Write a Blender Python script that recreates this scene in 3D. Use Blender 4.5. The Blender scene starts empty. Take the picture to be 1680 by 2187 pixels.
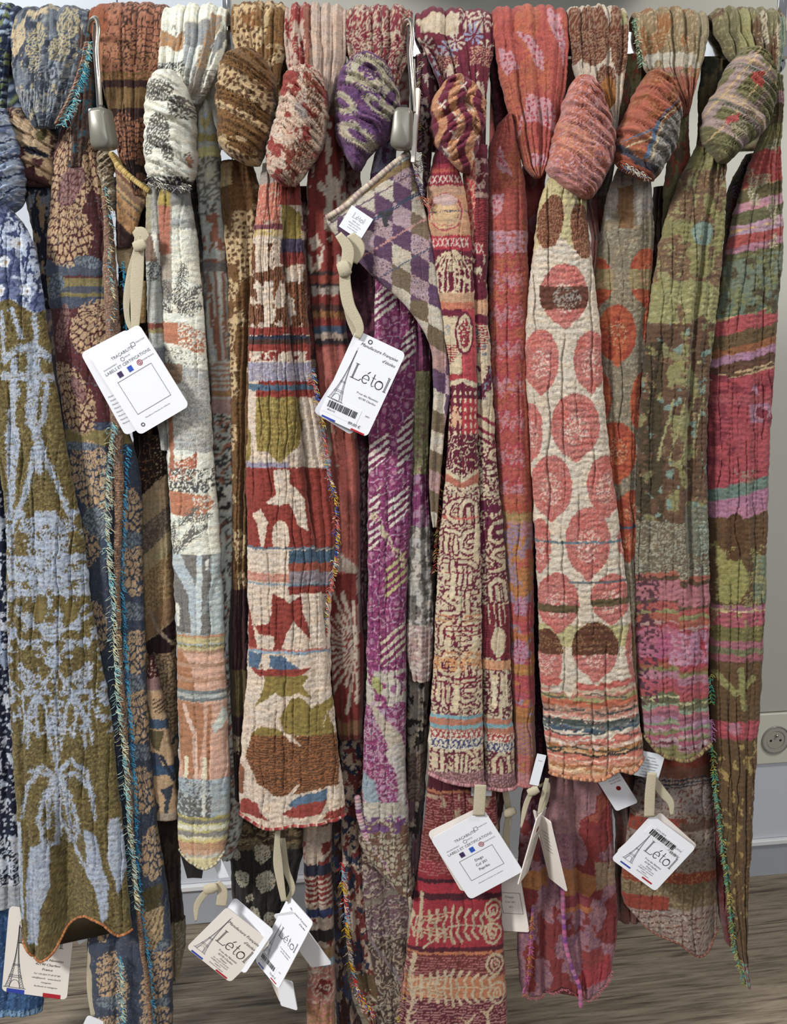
import bpy, math, random
import numpy as np
from mathutils import Vector, Matrix
rng = np.random.RandomState(7)
random.seed(7)
scn = bpy.context.scene

# ------------------------------------------------------------------ camera
W, H, FPX = 1680.0, 2187.0, 2150.0
PITCH = math.radians(12.0)
CAM = np.array([0.0, -1.05, 0.95])
cd = bpy.data.cameras.new('camera'); cam = bpy.data.objects.new('camera', cd)
scn.collection.objects.link(cam); scn.camera = cam
cam.location = CAM; cam.rotation_euler = (math.pi/2 - PITCH, 0, 0)
cd.sensor_fit = 'HORIZONTAL'; cd.sensor_width = 36.0; cd.lens = 36.0*FPX/W
cd.clip_start = 0.05; cd.clip_end = 50

# ------------------------------------------------------------------ light
scn.view_settings.view_transform = 'Standard'; scn.view_settings.look = 'None'
scn.view_settings.exposure = 0.0; scn.view_settings.gamma = 1.0
scn.view_settings.use_curve_mapping = False
wd = bpy.data.worlds.new('shop_light'); scn.world = wd; wd.use_nodes = True
wd.node_tree.nodes['Background'].inputs[0].default_value = (0.93, 0.96, 1.0, 1)
wd.node_tree.nodes['Background'].inputs[1].default_value = 0.22
def area(name, loc, rot, sx, sy, power, col):
    l = bpy.data.lights.new(name, 'AREA'); l.shape = 'RECTANGLE'; l.size = sx; l.size_y = sy
    l.energy = power; l.color = col
    o = bpy.data.objects.new(name, l); scn.collection.objects.link(o)
    o.location = loc; o.rotation_euler = rot
    return o
def lamp(x, y, z, tx, ty, tz, size, power, col):
    d = Vector((tx-x, ty-y, tz-z)); area('unseen_area_light', (x, y, z), d.to_track_quat('-Z', 'Y').to_euler(), size, size, power, col)
lamp(-2.1, -1.85, 2.45, 0, 0, .65, .5, 112, (1.0, 0.98, 0.95))  # unseen key lamp, set to the side so the upright creases show
lamp(1.35, -0.7, 2.3, .4, .3, .7, .35, 20, (1.0, 0.95, 0.88))  # unseen fill lamp added to brighten the right side of the wall
lamp(0.5, -2.6, 2.0, .1, 0, .45, .9, 22, (0.96, 0.98, 1.0))  # frontal fill lamp added to lift the lower right wall

# ------------------------------------------------------------------ projection helpers
sp, cp = math.sin(PITCH), math.cos(PITCH)
def unp(px, py, Y):
    """the point of the vertical plane at depth Y that stands at px, py of the photograph"""
    px, py, Y = np.broadcast_arrays(np.asarray(px, float), np.asarray(py, float), np.asarray(Y, float))
    a = px - W/2; b = H/2 - py
    dy = cp*FPX + sp*b; dz = -sp*FPX + cp*b
    t = (Y - CAM[1])/dy
    return np.stack([CAM[0] + a*t, Y + 0*t, CAM[2] + dz*t], -1)
def py_of(z, Y):
    r = (z - CAM[2])/(Y - CAM[1])
    b = (r*cp*FPX + sp*FPX)/(cp - r*sp)
    return H/2 - b
def lin(h):
    v = np.array([int(h[i:i+2], 16) for i in (0, 2, 4)])/255.0
    return np.where(v <= 0.04045, v/12.92, ((v + 0.055)/1.055)**2.4)
def c4(h): return tuple(lin(h)) + (1.0,)

# ------------------------------------------------------------------ noise
def hsh(i, j, s):
    v = np.sin(i*127.1 + j*311.7 + s*74.7)*43758.5453
    return v - np.floor(v)
def vn(x, y, s=0):
    xi = np.floor(x); yi = np.floor(y); fx = x - xi; fy = y - yi
    fx = fx*fx*(3 - 2*fx); fy = fy*fy*(3 - 2*fy)
    return (hsh(xi, yi, s)*(1-fx) + hsh(xi+1, yi, s)*fx)*(1-fy) + (hsh(xi, yi+1, s)*(1-fx) + hsh(xi+1, yi+1, s)*fx)*fy
def fb(x, y, s=0): return (vn(x, y, s)*.6 + vn(x*2.1, y*2.1, s+5)*.27 + vn(x*4.3, y*4.3, s+9)*.13)
def vor(x, y, s=0):
    xi = np.floor(x); yi = np.floor(y)
    f1 = np.full(x.shape, 9.0); f2 = f1.copy(); cid = np.zeros(x.shape)
    for i in (-1, 0, 1):
        for j in (-1, 0, 1):
            cx = xi+i; cy = yi+j
            d = np.hypot(cx + .15+.7*hsh(cx, cy, s) - x, cy + .15+.7*hsh(cx, cy, s+3) - y)
            m = d < f1
            f2 = np.where(m, f1, np.minimum(f2, d)); cid = np.where(m, hsh(cx, cy, s+7), cid); f1 = np.where(m, d, f1)
    return f1, f2, cid

# ------------------------------------------------------------------ painter (the woven pattern of a cloth, one colour per vertex)
class Paint:
    def __init__(s, x, y, seed):
        s.x0, s.y0, s.s = x, y, seed
        s.x = x + 5*(fb(x/13, y/13, seed) - .5) + 2.5*(vn(x/3.1, y/3.1, seed+4) - .5)
        s.y = y + 5*(fb(x/13, y/13, seed+2) - .5) + 2.5*(vn(x/3.1, y/3.1, seed+6) - .5)
        s.c = np.zeros((x.size, 3)); s.k = seed
        s.all = np.ones(x.size, bool)
    def m(s, mask, col, a=1.0):
        s.c[mask] = s.c[mask]*(1-a) + lin(col)*a
    def fill(s, col): s.c[:] = lin(col)
    def stops(s, st, soft=0):
        ys = s.y + soft*(vn(s.x0/2.2, s.y0/2.2, s.k+3) - .5)
        for y, col in st: s.m(ys >= y, col)
    def box(s, x0, x1, y0, y1): return (s.x > x0) & (s.x < x1) & (s.y > y0) & (s.y < y1)
    def yr(s, y0, y1): return (s.y > y0) & (s.y < y1)
    def ell(s, cx, cy, rx, ry, rot=0):
        a = math.radians(rot); dx = s.x-cx; dy = s.y-cy
        return ((dx*math.cos(a)+dy*math.sin(a))/rx)**2 + ((-dx*math.sin(a)+dy*math.cos(a))/ry)**2 < 1
    def poly(s, pts):
        r = np.zeros(s.x.size, bool); n = len(pts)
        for i in range(n):
            x1, y1 = pts[i]; x2, y2 = pts[(i+1) % n]
            if y1 == y2: continue
            c = ((y1 > s.y) != (y2 > s.y)) & (s.x < (x2-x1)*(s.y-y1)/(y2-y1) + x1)
            r ^= c
        return r
    def seg(s, pts, w, w2=None):
        r = np.zeros(s.x.size, bool); n = len(pts)-1; w2 = w if w2 is None else w2
        for i in range(n):
            (x1, y1), (x2, y2) = pts[i], pts[i+1]
            L = max((x2-x1)**2 + (y2-y1)**2, 1e-6)
            t = np.clip(((s.x-x1)*(x2-x1) + (s.y-y1)*(y2-y1))/L, 0, 1)
            ww = w + (w2-w)*(i+t)/n
            r |= np.hypot(s.x-x1-t*(x2-x1), s.y-y1-t*(y2-y1)) < ww/2
        return r
    def nz(s, sx, sy, thr, k=0): return fb(s.x/sx, s.y/sy, s.k+k+11) > thr
    def spk(s, dens, sc=2.6, k=0): return vn(s.x0/sc, s.y0/sc, s.k+k+21) < dens
    def scl(s, sx, sy, thr, k=0, rot=0):
        a = math.radians(rot); X = s.x*math.cos(a)+s.y*math.sin(a); Y = -s.x*math.sin(a)+s.y*math.cos(a)
        f1, f2, cid = vor(X/sx, Y/sy, s.k+k)
        return (f2-f1) < thr
    def dots(s, per, r, k=0):
        f1, f2, cid = vor(s.x/per, s.y/per, s.k+k); return f1 < r
    def st(s, per, duty, ang=0, wob=0, ph=0):
        a = math.radians(ang); q = (s.x*math.cos(a)+s.y*math.sin(a) + wob*(fb(s.x/20, s.y/20, s.k+31)-.5))/per + ph
        return (q - np.floor(q)) < duty
    def zig(s, per, amp, hper, duty, ph=0):
        q = (s.y + amp*np.abs(((s.x/hper) % 1)*2-1))/per + ph
        return (q-np.floor(q)) < duty
    def xs(s, x0, x1, y0, y1, n, w, col):
        stp = (x1-x0)/n
        for i in range(n):
            a = x0+i*stp+stp*.15; b = x0+(i+1)*stp-stp*.15
            s.m(s.seg([(a, y0), (b, y1)], w) | s.seg([(a, y1), (b, y0)], w), col)
    def fan(s, cx, cy, rx, ry, rot, col, line, sz=9, leaf=None):
        e = s.ell(cx, cy, rx, ry, rot)
        s.m(e, col)
        a = math.radians(rot); dx = s.x-cx; dy = s.y-cy
        X = dx*math.cos(a)+dy*math.sin(a); Y = -dx*math.sin(a)+dy*math.cos(a)
        ang = np.arctan2(X, Y+ry*1.3)*ry*1.5
        f1, f2, cid = vor(ang/sz, Y/(sz*2.0), s.k+2)
        s.m(e & ((f2-f1) < .2), line)
        s.m(s.ell(cx, cy, rx*1.12, ry*1.08, rot) & ~e & s.scl(8, 16, .22, 3, rot), col)
    def mixed(s, mask, col, dens=.5, sc=2.6, k=0): s.m(mask & s.spk(dens, sc, k), col)
    def mir(s, pts, cx): return [(2*cx-x, y) for x, y in pts]

# ------------------------------------------------------------------ materials
def nt(name):
    m = bpy.data.materials.new(name); m.use_nodes = True
    return m, m.node_tree, m.node_tree.nodes['Principled BSDF']
def flat(name, hexc, rough=.5, metal=0, noise=0, nscale=60, bump=0, spec=.5):
    m, t, b = nt(name)
    b.inputs['Roughness'].default_value = rough; b.inputs['Metallic'].default_value = metal
    b.inputs['Specular IOR Level'].default_value = spec
    b.inputs['Base Color'].default_value = c4(hexc)
    if noise or bump:
        tc = t.nodes.new('ShaderNodeTexCoord'); n = t.nodes.new('ShaderNodeTexNoise')
        n.inputs['Scale'].default_value = nscale; n.inputs['Detail'].default_value = 4
        t.links.new(tc.outputs['Object'], n.inputs['Vector'])
        mr = t.nodes.new('ShaderNodeMapRange'); mr.inputs[3].default_value = 1-noise; mr.inputs[4].default_value = 1+noise
        t.links.new(n.outputs['Fac'], mr.inputs[0])
        mx = t.nodes.new('ShaderNodeVectorMath'); mx.operation = 'SCALE'; mx.inputs[0].default_value = c4(hexc)[:3]
        t.links.new(mr.outputs[0], mx.inputs['Scale']); t.links.new(mx.outputs[0], b.inputs['Base Color'])
        if bump:
            bp = t.nodes.new('ShaderNodeBump'); bp.inputs['Strength'].default_value = bump; bp.inputs['Distance'].default_value = .002
            t.links.new(n.outputs['Fac'], bp.inputs['Height']); t.links.new(bp.outputs[0], b.inputs['Normal'])
    return m
def cloth_mat(name, amt=.26, bump=.5, dist=.0012):
    m, t, b = nt(name)
    b.inputs['Roughness'].default_value = .92; b.inputs['Specular IOR Level'].default_value = .15
    b.inputs['Sheen Weight'].default_value = .12; b.inputs['Sheen Roughness'].default_value = .5
    at = t.nodes.new('ShaderNodeAttribute'); at.attribute_name = 'Col'
    tc = t.nodes.new('ShaderNodeTexCoord')
    acc = None
    for sc in ((260, 260, 1500), (1700, 600, 300)):
        mp = t.nodes.new('ShaderNodeMapping'); mp.inputs['Scale'].default_value = sc
        n = t.nodes.new('ShaderNodeTexNoise'); n.inputs['Scale'].default_value = 1; n.inputs['Detail'].default_value = 2
        t.links.new(tc.outputs['Object'], mp.inputs[0]); t.links.new(mp.outputs[0], n.inputs['Vector'])
        if acc is None: acc = n.outputs['Fac']
        else:
            ad = t.nodes.new('ShaderNodeMath'); ad.operation = 'ADD'
            t.links.new(acc, ad.inputs[0]); t.links.new(n.outputs['Fac'], ad.inputs[1]); acc = ad.outputs[0]
    mr = t.nodes.new('ShaderNodeMapRange'); mr.inputs[1].default_value = .55; mr.inputs[2].default_value = 1.45
    mr.inputs[3].default_value = 1-amt; mr.inputs[4].default_value = 1+amt
    t.links.new(acc, mr.inputs[0])
    sc = t.nodes.new('ShaderNodeVectorMath'); sc.operation = 'SCALE'
    t.links.new(at.outputs['Color'], sc.inputs[0]); t.links.new(mr.outputs[0], sc.inputs['Scale'])
    t.links.new(sc.outputs[0], b.inputs['Base Color'])
    bp = t.nodes.new('ShaderNodeBump'); bp.inputs['Strength'].default_value = bump; bp.inputs['Distance'].default_value = dist
    t.links.new(acc, bp.inputs['Height']); t.links.new(bp.outputs[0], b.inputs['Normal'])
    return m
M_cloth = cloth_mat('woven_jacquard_cloth')
M_thread = cloth_mat('cotton_thread', .15, .3)
M_print = cloth_mat('printed_card', .03, .0)
M_card = flat('white_card', 'e6e8ee', .45, noise=.02, nscale=30)
M_cardb = flat('cream_card', 'e4ddd6', .5, noise=.02, nscale=30)
M_ink = flat('black_ink', '1c1c1e', .6)
M_grey = flat('grey_ink', '6a6c74', .6)
M_blue = flat('blue_ink', '2c3fa0', .5)
M_red = flat('red_ink', 'a81c2c', .5)
M_rib = flat('beige_cotton_tape', 'b5ac94', .9, noise=.12, nscale=900, bump=.3)
M_chrome = flat('chrome', 'e0e2e6', .12, 1)
M_steel = flat('brushed_steel_wire', 'b9b3a8', .28, 1)
M_tagbox = flat('grey_plastic_housing', '77756c', .38, .25)
M_dark = flat('dark_plastic', '1b1c1e', .4)

# ------------------------------------------------------------------ objects
def mesh_np(name, V, F, mat, col=None, smooth=True):
    """V (n,3), F list of arrays of faces with a constant size each"""
    me = bpy.data.meshes.new(name)
    me.vertices.add(len(V)); me.vertices.foreach_set('co', np.ascontiguousarray(V, np.float32).ravel())
    F = [np.asarray(f, np.int32) for f in F if len(f)]
    tot = sum(f.size for f in F); cnt = sum(len(f) for f in F)
    me.loops.add(tot); me.loops.foreach_set('vertex_index', np.concatenate([f.ravel() for f in F]))
    me.polygons.add(cnt)
    sz = np.concatenate([np.full(len(f), f.shape[1], np.int32) for f in F])
    me.polygons.foreach_set('loop_start', np.concatenate([[0], np.cumsum(sz)[:-1]]).astype(np.int32))
    me.update(calc_edges=True); me.validate()
    me.polygons.foreach_set('use_smooth', np.full(len(me.polygons), smooth))
    if col is not None:
        a = me.color_attributes.new('Col', 'FLOAT_COLOR', 'POINT')
        a.data.foreach_set('color', np.hstack([col, np.ones((len(col), 1))]).astype(np.float32).ravel())
    me.materials.append(mat)
    return me
def link(name, me, parent=None):
    o = bpy.data.objects.new(name, me); scn.collection.objects.link(o)
    if parent is not None: o.parent = parent
    return o
def thing(name, label, cat, loc, group=None):
    o = bpy.data.objects.new(name, None); scn.collection.objects.link(o)
    o.empty_display_size = .02; o.location = [float(v) for v in loc]
    o['label'] = label; o['category'] = cat
    if group: o['group'] = group
    return o
def wloc(o):
    v = Vector((0, 0, 0))
    while o is not None: v = v + o.location; o = o.parent
    return np.array(v)
def part(name, V, F, mat, parent=None, col=None, smooth=True, stuff=False, label=None):
    off = wloc(parent) if parent is not None else np.zeros(3)
    o = link(name, mesh_np(name, np.asarray(V, float) - off, F, mat, col, smooth), parent)
    if stuff: o['kind'] = 'stuff'
    if label: o['label'] = label
    return o
def hermite(xs, ys, x):
    xs = np.asarray(xs, float); ys = np.asarray(ys, float)
    if len(xs) == 2: return np.interp(x, xs, ys)
    d = np.diff(ys)/np.diff(xs); mm = np.concatenate([[d[0]], (d[:-1]+d[1:])/2, [d[-1]]])
    i = np.clip(np.searchsorted(xs, x) - 1, 0, len(xs)-2); h = xs[i+1]-xs[i]; t = np.clip((x-xs[i])/h, 0, 1)
    return ((2*t**3-3*t**2+1)*ys[i] + (t**3-2*t**2+t)*h*mm[i] + (-2*t**3+3*t**2)*ys[i+1] + (t**3-t**2)*h*mm[i+1])

SAT = .80
RES = 2.45
_seed = [10]; LAST = [None]
RAILZ = float(unp(840, 95, 0)[2])       # middle of the rail bar
def cloth(name, rows, painter, parent, Y=0.0, thick=.006, bulge=.012, pleats=0, pamp=.004, crx=.0006, cry=.0003,
          px=22, py=13, diag=None, creases=(), bottom=None, loop=None, res=RES, wob=1.5, mat=None, bp=2.2, dY=None, stuff=False, label=None, frill=0, seed=None):
    _seed[0] += 13; sd = _seed[0] if seed is None else seed
    rows = sorted(rows); ry = [r[0] for r in rows]
    y0, y1 = ry[0], ry[-1]
    if name in ('rear_tail', 'under_tail'): res = res*1.8
    wmax = max(r[2]-r[1] for r in rows)
    nx = max(8, int(wmax/res)); 
    u = np.linspace(0, 1, nx)
    if loop:
        R = loop; ztop = float(unp(840, y0, 0)[2]); zc = ztop - R
        yst = float(py_of(zc, -R)); ny = max(6, int((y1-yst)/res)); pys = np.linspace(yst, y1, ny)
        na = int(math.pi*R/.00049/res/1.4); nb_ = 24
        ang = np.linspace(math.pi, 0, na)[:-1][::-1][::-1]      # back -> front
    else:
        ny = max(6, int((y1-y0)/res)); pys = np.linspace(y0, y1, ny)
    xl = hermite(ry, [r[1] for r in rows], pys) + wob*2*(vn(pys/24, pys*0, sd)-.5) + wob*(vn(pys/7, pys*0, sd+1)-.5)
    xr = hermite(ry, [r[2] for r in rows], pys) + wob*2*(vn(pys/24, pys*0, sd+2)-.5) + wob*(vn(pys/7, pys*0, sd+3)-.5)
    if diag:
        ww_ = 3.2; xl = xl + ww_*2*(vn(pys/11, pys*0, sd+41)-.5)*np.sin(np.clip((pys-y0)/(y1-y0), 0, 1)*math.pi); xr = xr + ww_*2*(vn(pys/11, pys*0, sd+42)-.5)*np.sin(np.clip((pys-y0)/(y1-y0), 0, 1)*math.pi)
    if loop: Yr = -R + np.minimum(0, (np.interp(pys, [yst, y1], [0, Y+R])))
    else: Yr = np.full(ny, float(Y))
    if dY is not None: Yr = Yr + hermite([a for a, b in dY], [b for a, b in dY], np.clip(pys, dY[0][0], dY[-1][0]))
    PX = xl[:, None]*(1-u) + xr[:, None]*u; PY = np.repeat(pys[:, None], nx, 1)
    if bottom is not None:
        bu = np.interp(u, [a for a, b in bottom], [b for a, b in bottom])
        bu = hermite([a for a, b in bottom], [b for a, b in bottom], u)
        v = np.clip((pys - (y1-220))/220, 0, 1)**1.5
        PY = PY + v[:, None]*bu[None, :]
    P = unp(PX, PY, Yr[:, None]); N = np.zeros_like(P); N[..., 1] = -1
    if loop:
        # rows that run over the bar and down behind it
        rows_extra = []; nrm = []; pxe = []; pye = []
        zb = np.linspace(zc - .10, zc, nb_)[:-1]
        xw = P[0, :, 0]; cxw = xw.mean()
        for z in zb:
            rows_extra.append(np.stack([cxw + (xw-cxw)*.92, np.full(nx, R), np.full(nx, z)], -1)); nrm.append([0, 1, 0])
            pye.append(yst - math.pi*R/.00049 - (zc-z)/.00049)
        for a in np.linspace(math.pi, 0, na)[:-1]:
            rows_extra.append(np.stack([xw, np.full(nx, -R*math.cos(a)), np.full(nx, zc + R*math.sin(a))], -1)); nrm.append([0, -math.cos(a), math.sin(a)])
            pye.append(yst - a*R/.00049)
        P = np.concatenate([np.array(rows_extra), P]); N = np.concatenate([np.repeat(np.array(nrm)[:, None, :], nx, 1), N])
        PX = np.concatenate([np.repeat(PX[:1], len(pye), 0), PX]); PY = np.concatenate([np.repeat(np.array(pye)[:, None], nx, 1), PY])
        ny = P.shape[0]
    U = np.repeat(u[None, :], ny, 0)
    prof = np.clip(1 - np.abs(2*U-1)**bp, 0, 1)**.5
    if loop:   h = prof*np.interp(np.arange(ny), [len(pye)-30, len(pye)+26], [bulge*.35, bulge])[:, None]
    else:      h = prof*bulge
    if not loop and diag:      # swollen body: close it at the ends too
        vv = np.linspace(-1, 1, ny)[:, None]; h = h*np.clip(1-np.abs(vv)**6, 0, 1)**.5
    if pleats:
        q = U*pleats + .55*(fb(U*2.5+sd, PY/260, sd+1)-.5)*pleats*.35 + sd*.37
        pl = np.abs(np.sin(math.pi*q))**.55
        q2 = U*pleats*2.3 + .9*(fb(U*3, PY/140, sd+4)-.5) + sd
        pl2 = np.abs(np.sin(math.pi*q2))**.7
        am = .45 + 1.1*hsh(np.floor(q), np.floor(q)*0, sd)
        pa_ = pamp
        if loop: pa_ = pamp*np.interp(np.arange(ny), [len(pye)-32, len(pye)+18], [.35, 1])[:, None]
        h = h + prof**.5*(pa_*am*(pl-.6) + pa_*.4*(pl2-.5))
    for cr in creases:   # (u at top, u at bottom, width in px, depth in m)
        ua, ub, cw, dep = cr[:4]; va, vb = (cr[4], cr[5]) if len(cr) > 4 else (-1e9, 1e9)
        t = np.clip((PY-y0)/(y1-y0), 0, 1); uc = ua + (ub-ua)*t + .03*(vn(PY/60, PY*0, sd+8)-.5)
        fade = np.clip((PY-va)/60, 0, 1)*np.clip((vb-PY)/60, 0, 1)
        wpx = (xr-xl).mean()
        h = h - dep*np.exp(-(((U-uc)*wpx)/cw)**2)*fade
    if diag:
        a, per, amp = diag; a = math.radians(a)
        xs0 = PX[:, :1]; ww = PX[:, -1:] - PX[:, :1]
        xw_ = xs0 + ww*(.62*U + .38*U*U)*1.12
        q = (xw_*math.sin(a) + PY*math.cos(a) + 20*(fb(PX/58, PY/40, sd+2)-.5))/per
        q = q + .8*(vn(q*.7, q*0, sd+31)-.5)
        f = q - np.floor(q); am = .5 + 1.0*hsh(np.floor(q), np.floor(q)*0, sd+1)
        rid = f**.6*np.clip((1-f)/.22, 0, 1)**.8
        q2 = q*2.6 + 1.5*(fb(PX/30, PY/30, sd+5)-.5); f2 = q2-np.floor(q2)
        h = h + prof**.3*(amp*am*(rid-.5)*1.45 + amp*.62*(np.sin(math.pi*f2)**.6-.5)*(.3+1.4*vn(PX/26, PY/26, sd+7)))
    # crinkled double gauze: upright ridges, level puckers, small lumps
    wx = PX + 16*(fb(PX/40, PY/70, sd+3)-.5); wy = PY + 9*(fb(PX/34, PY/30, sd+6)-.5)
    wy = wy + py*1.3*vn(PX/(px*.9), PY/130, sd+14)
    gx = np.exp(-(np.sin(math.pi*wx/px)/.20)**2)*np.clip((vn(np.floor(wx/px+.5)*1.7, PY/110, sd+15)-.25)*2.2, 0, 1)
    ryy = np.abs(np.sin(math.pi*wy/py))**.7
    mod = .2 + 1.3*fb(PX/60, PY/60, sd+9)
    h = h - crx*4.2*gx + crx*.8*(np.abs(np.sin(math.pi*wx/px*.5+1))-.6) + cry*mod*(ryy-.6)*1.5 + (crx+cry)*.7*(vn(PX/5.5, PY/4.2, sd+12)-.5) + .003*(fb(PX/90, PY/150, sd+19)-.5)*prof
    if frill:
        h = h + frill*(np.clip((pys[-1]-PY)/-1+40, 0, 40)/40)*np.sin(PX/14 + sd)
    V = P + N*h[..., None]
    LAST[0] = V[-1].copy()
    # rear sheet: a few columns
    nbk = max(4, min(10, nx//6)); ub = np.linspace(1, 0, nbk+2)[1:-1]
    idx = np.clip((ub*(nx-1)).round().astype(int), 0, nx-1)
    tb = thick if np.isscalar(thick) else thick
    tt = tb*(np.clip(1-np.abs(2*ub-1)**4, 0, 1)**.5)
    if diag:
        tt = tt[None, :]*np.clip(1-np.abs(np.linspace(-1, 1, ny)[:, None])**4, 0, 1)**.5
    else: tt = np.repeat(tt[None, :], ny, 0)
    B = P[:, idx] - N[:, idx]*tt[..., None]
    ALL = np.concatenate([V, B], 1); n = nx + nbk
    CX = np.concatenate([PX, PX[:, idx]], 1); CY = np.concatenate([PY, PY[:, idx]], 1)
    ii = np.arange(ny*n).reshape(ny, n)
    a = ii[:-1]; b = ii[1:]
    F = np.stack([a, np.roll(a, -1, 1), np.roll(b, -1, 1), b], -1).reshape(-1, 4)[:, ::-1]
    p = Paint(CX.ravel(), CY.ravel(), sd); painter(p)
    col = p.c*(1 + .34*(vn(p.x0/2.1, p.y0/1.7, 77)-.5) + .30*(fb(p.x0/9, p.y0/6, 78)-.5) + .16*(vn(p.x0/30, p.y0/3, 79)-.5))[:, None]
    tw = fb(p.x0/24, p.y0/7, sd+80)[:, None] - .5; col = col*(1 + tw*np.array([.22, .02, -.22]))
    lum = (col @ np.array([.25, .6, .15]))[:, None]; col = np.clip(lum + (col-lum)*SAT, 0.002, .9)
    caps = [ii[0][None, :], ii[-1][None, ::-1]]
    return part(name, ALL.reshape(-1, 3), [F] + caps, mat or M_cloth, parent, col, True, stuff, label)

def edge3(n):
    """the lower edge of the cloth made last"""
    C = LAST[0] + np.array([0, -.0006, 0]); d = np.concatenate([[0], np.cumsum(np.linalg.norm(np.diff(C, axis=0), axis=1))])
    n = n or int(d[-1]/.0008); t = np.linspace(0, d[-1], n)
    return np.stack([np.interp(t, d, C[:, i]) for i in range(3)], -1), t/.00049
def path3(pts, Y, n):
    """smooth path through photograph points at a depth (a number, or one per point)"""
    pts = np.asarray(pts, float); d = np.concatenate([[0], np.cumsum(np.hypot(*np.diff(pts[:, :2], axis=0).T))])
    t = np.linspace(0, d[-1], n)
    x = hermite(d, pts[:, 0], t); y = hermite(d, pts[:, 1], t)
    Yv = hermite(d, Y, t) if not np.isscalar(Y) else np.full(n, float(Y))
    return unp(x, y, Yv), t
_tot = [0]
def tube(name, C, r, mat, parent, col=None, k=8, stuff=False, lab=None, flatn=None):
    """C (n,3) path, r radius or array; flatn = (nx,ny,nz) squeezes it into a tape"""
    C = np.asarray(C); n = len(C); T = np.gradient(C, axis=0); T /= np.linalg.norm(T, axis=1)[:, None] + 1e-12
    ref = np.array([0, 1.0, 0]) if abs(T[:, 1]).mean() < .8 else np.array([1.0, 0, 0])
    A = np.cross(T, ref); A /= np.linalg.norm(A, axis=1)[:, None] + 1e-12; B = np.cross(T, A)
    r = np.broadcast_to(np.asarray(r, float), (n,)); an = np.arange(k)/k*2*math.pi
    sa, sb = (1, 1) if flatn is None else flatn
    V = C[:, None] + r[:, None, None]*(sa*np.cos(an)[None, :, None]*A[:, None] + sb*np.sin(an)[None, :, None]*B[:, None])
    ii = np.arange(n*k).reshape(n, k); a = ii[:-1]; b = ii[1:]
    F = np.stack([a, np.roll(a, -1, 1), np.roll(b, -1, 1), b], -1).reshape(-1, 4)
    cc = None
    if col is not None: cc = np.repeat(np.asarray(col), k, 0)
    return part(name, V.reshape(-1, 3), [F, ii[0][None, ::-1], ii[-1][None, :]], mat, parent, cc, True, stuff, lab)
def hem(pts, Y, parent, cols, r=.0022, per=6.0, name='hem', amp=.25, label=None):
    """overlocked edge: a lumpy cord whose stitches alternate in colour"""
    C, t = edge3(0) if pts is None else path3(pts, Y, max(12, int(sum(math.hypot(pts[i+1][0]-pts[i][0], pts[i+1][1]-pts[i][1]) for i in range(len(pts)-1))/1.6)))
    per = per*(.6 if pts is None else 1); q = t/per; k = np.floor(q + .25*np.sin(t/11)).astype(int)
    L = np.array([lin(c) for c in cols]); col = L[(k*7 + (k//3)) % len(L)]*(1 + .25*(hsh(k, k*0, 3)-.5))[:, None]
    if pts is None: r, amp, col = r*.66, amp*.55, col*.72
    rr = r*(1 + amp*(np.abs(np.sin(math.pi*q))-.5))
    return tube(name, C, rr, M_thread, parent, col, 8, False, label)
def fringe(pts, Y, parent, cols, n, lng=.008, side=1, name='fringe', base=True, r=.00042, spread=1.0):
    """loose cut threads along a selvedge"""
    C, t = edge3(n) if pts is None else path3(pts, Y, n); Vs = []; Fs = []; Cs = []; o = 0
    T = np.gradient(C, axis=0); T /= np.linalg.norm(T, axis=1)[:, None]
    cl = [lin(c) for c in cols]; blk = vn(t/28, t*0, 5+n)
    for i in range(n):
        nseg = 5; s = side*(1 if random.random() < .82 else -1); L = lng*(.5+random.random()*.8)
        d = np.array([s*(.5+random.random()*.6), -random.random()*1.0, (random.random()-.65)*1.1*spread]); d /= np.linalg.norm(d)
        q = np.linspace(0, 1, nseg)[:, None]; g = np.array([0, 0, -1.0])*L*.55
        curl = np.array([random.uniform(-1, 1), random.uniform(-1, 0), random.uniform(-1, 1)])*L*.4
        c = C[i] + np.array([0, -.001, 0]) + d*L*q + g*q**2 + curl*np.sin(q*math.pi)
        sdv = np.array([0.3, 0, 1.0])*r; sdw = np.array([0, 1.0, 0])*r
        ring = np.stack([c+sdv, c-sdv*.6+sdw, c-sdv*.6-sdw], 1)
        Vs.append(ring.reshape(-1, 3))
        ii = np.arange(nseg*3).reshape(nseg, 3)+o; a = ii[:-1]; b = ii[1:]
        Fs.append(np.stack([a, np.roll(a, -1, 1), np.roll(b, -1, 1), b], -1).reshape(-1, 4)); o += nseg*3
        cc = cl[int(blk[i]*len(cl)*.999)] if random.random() < .6 else random.choice(cl)
        Cs.append(np.repeat((cc*(.8+.4*random.random()))[None], nseg*3, 0))
    return part(name, np.concatenate(Vs), [np.concatenate(Fs)], M_thread, parent, np.concatenate(Cs), True, True)

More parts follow.
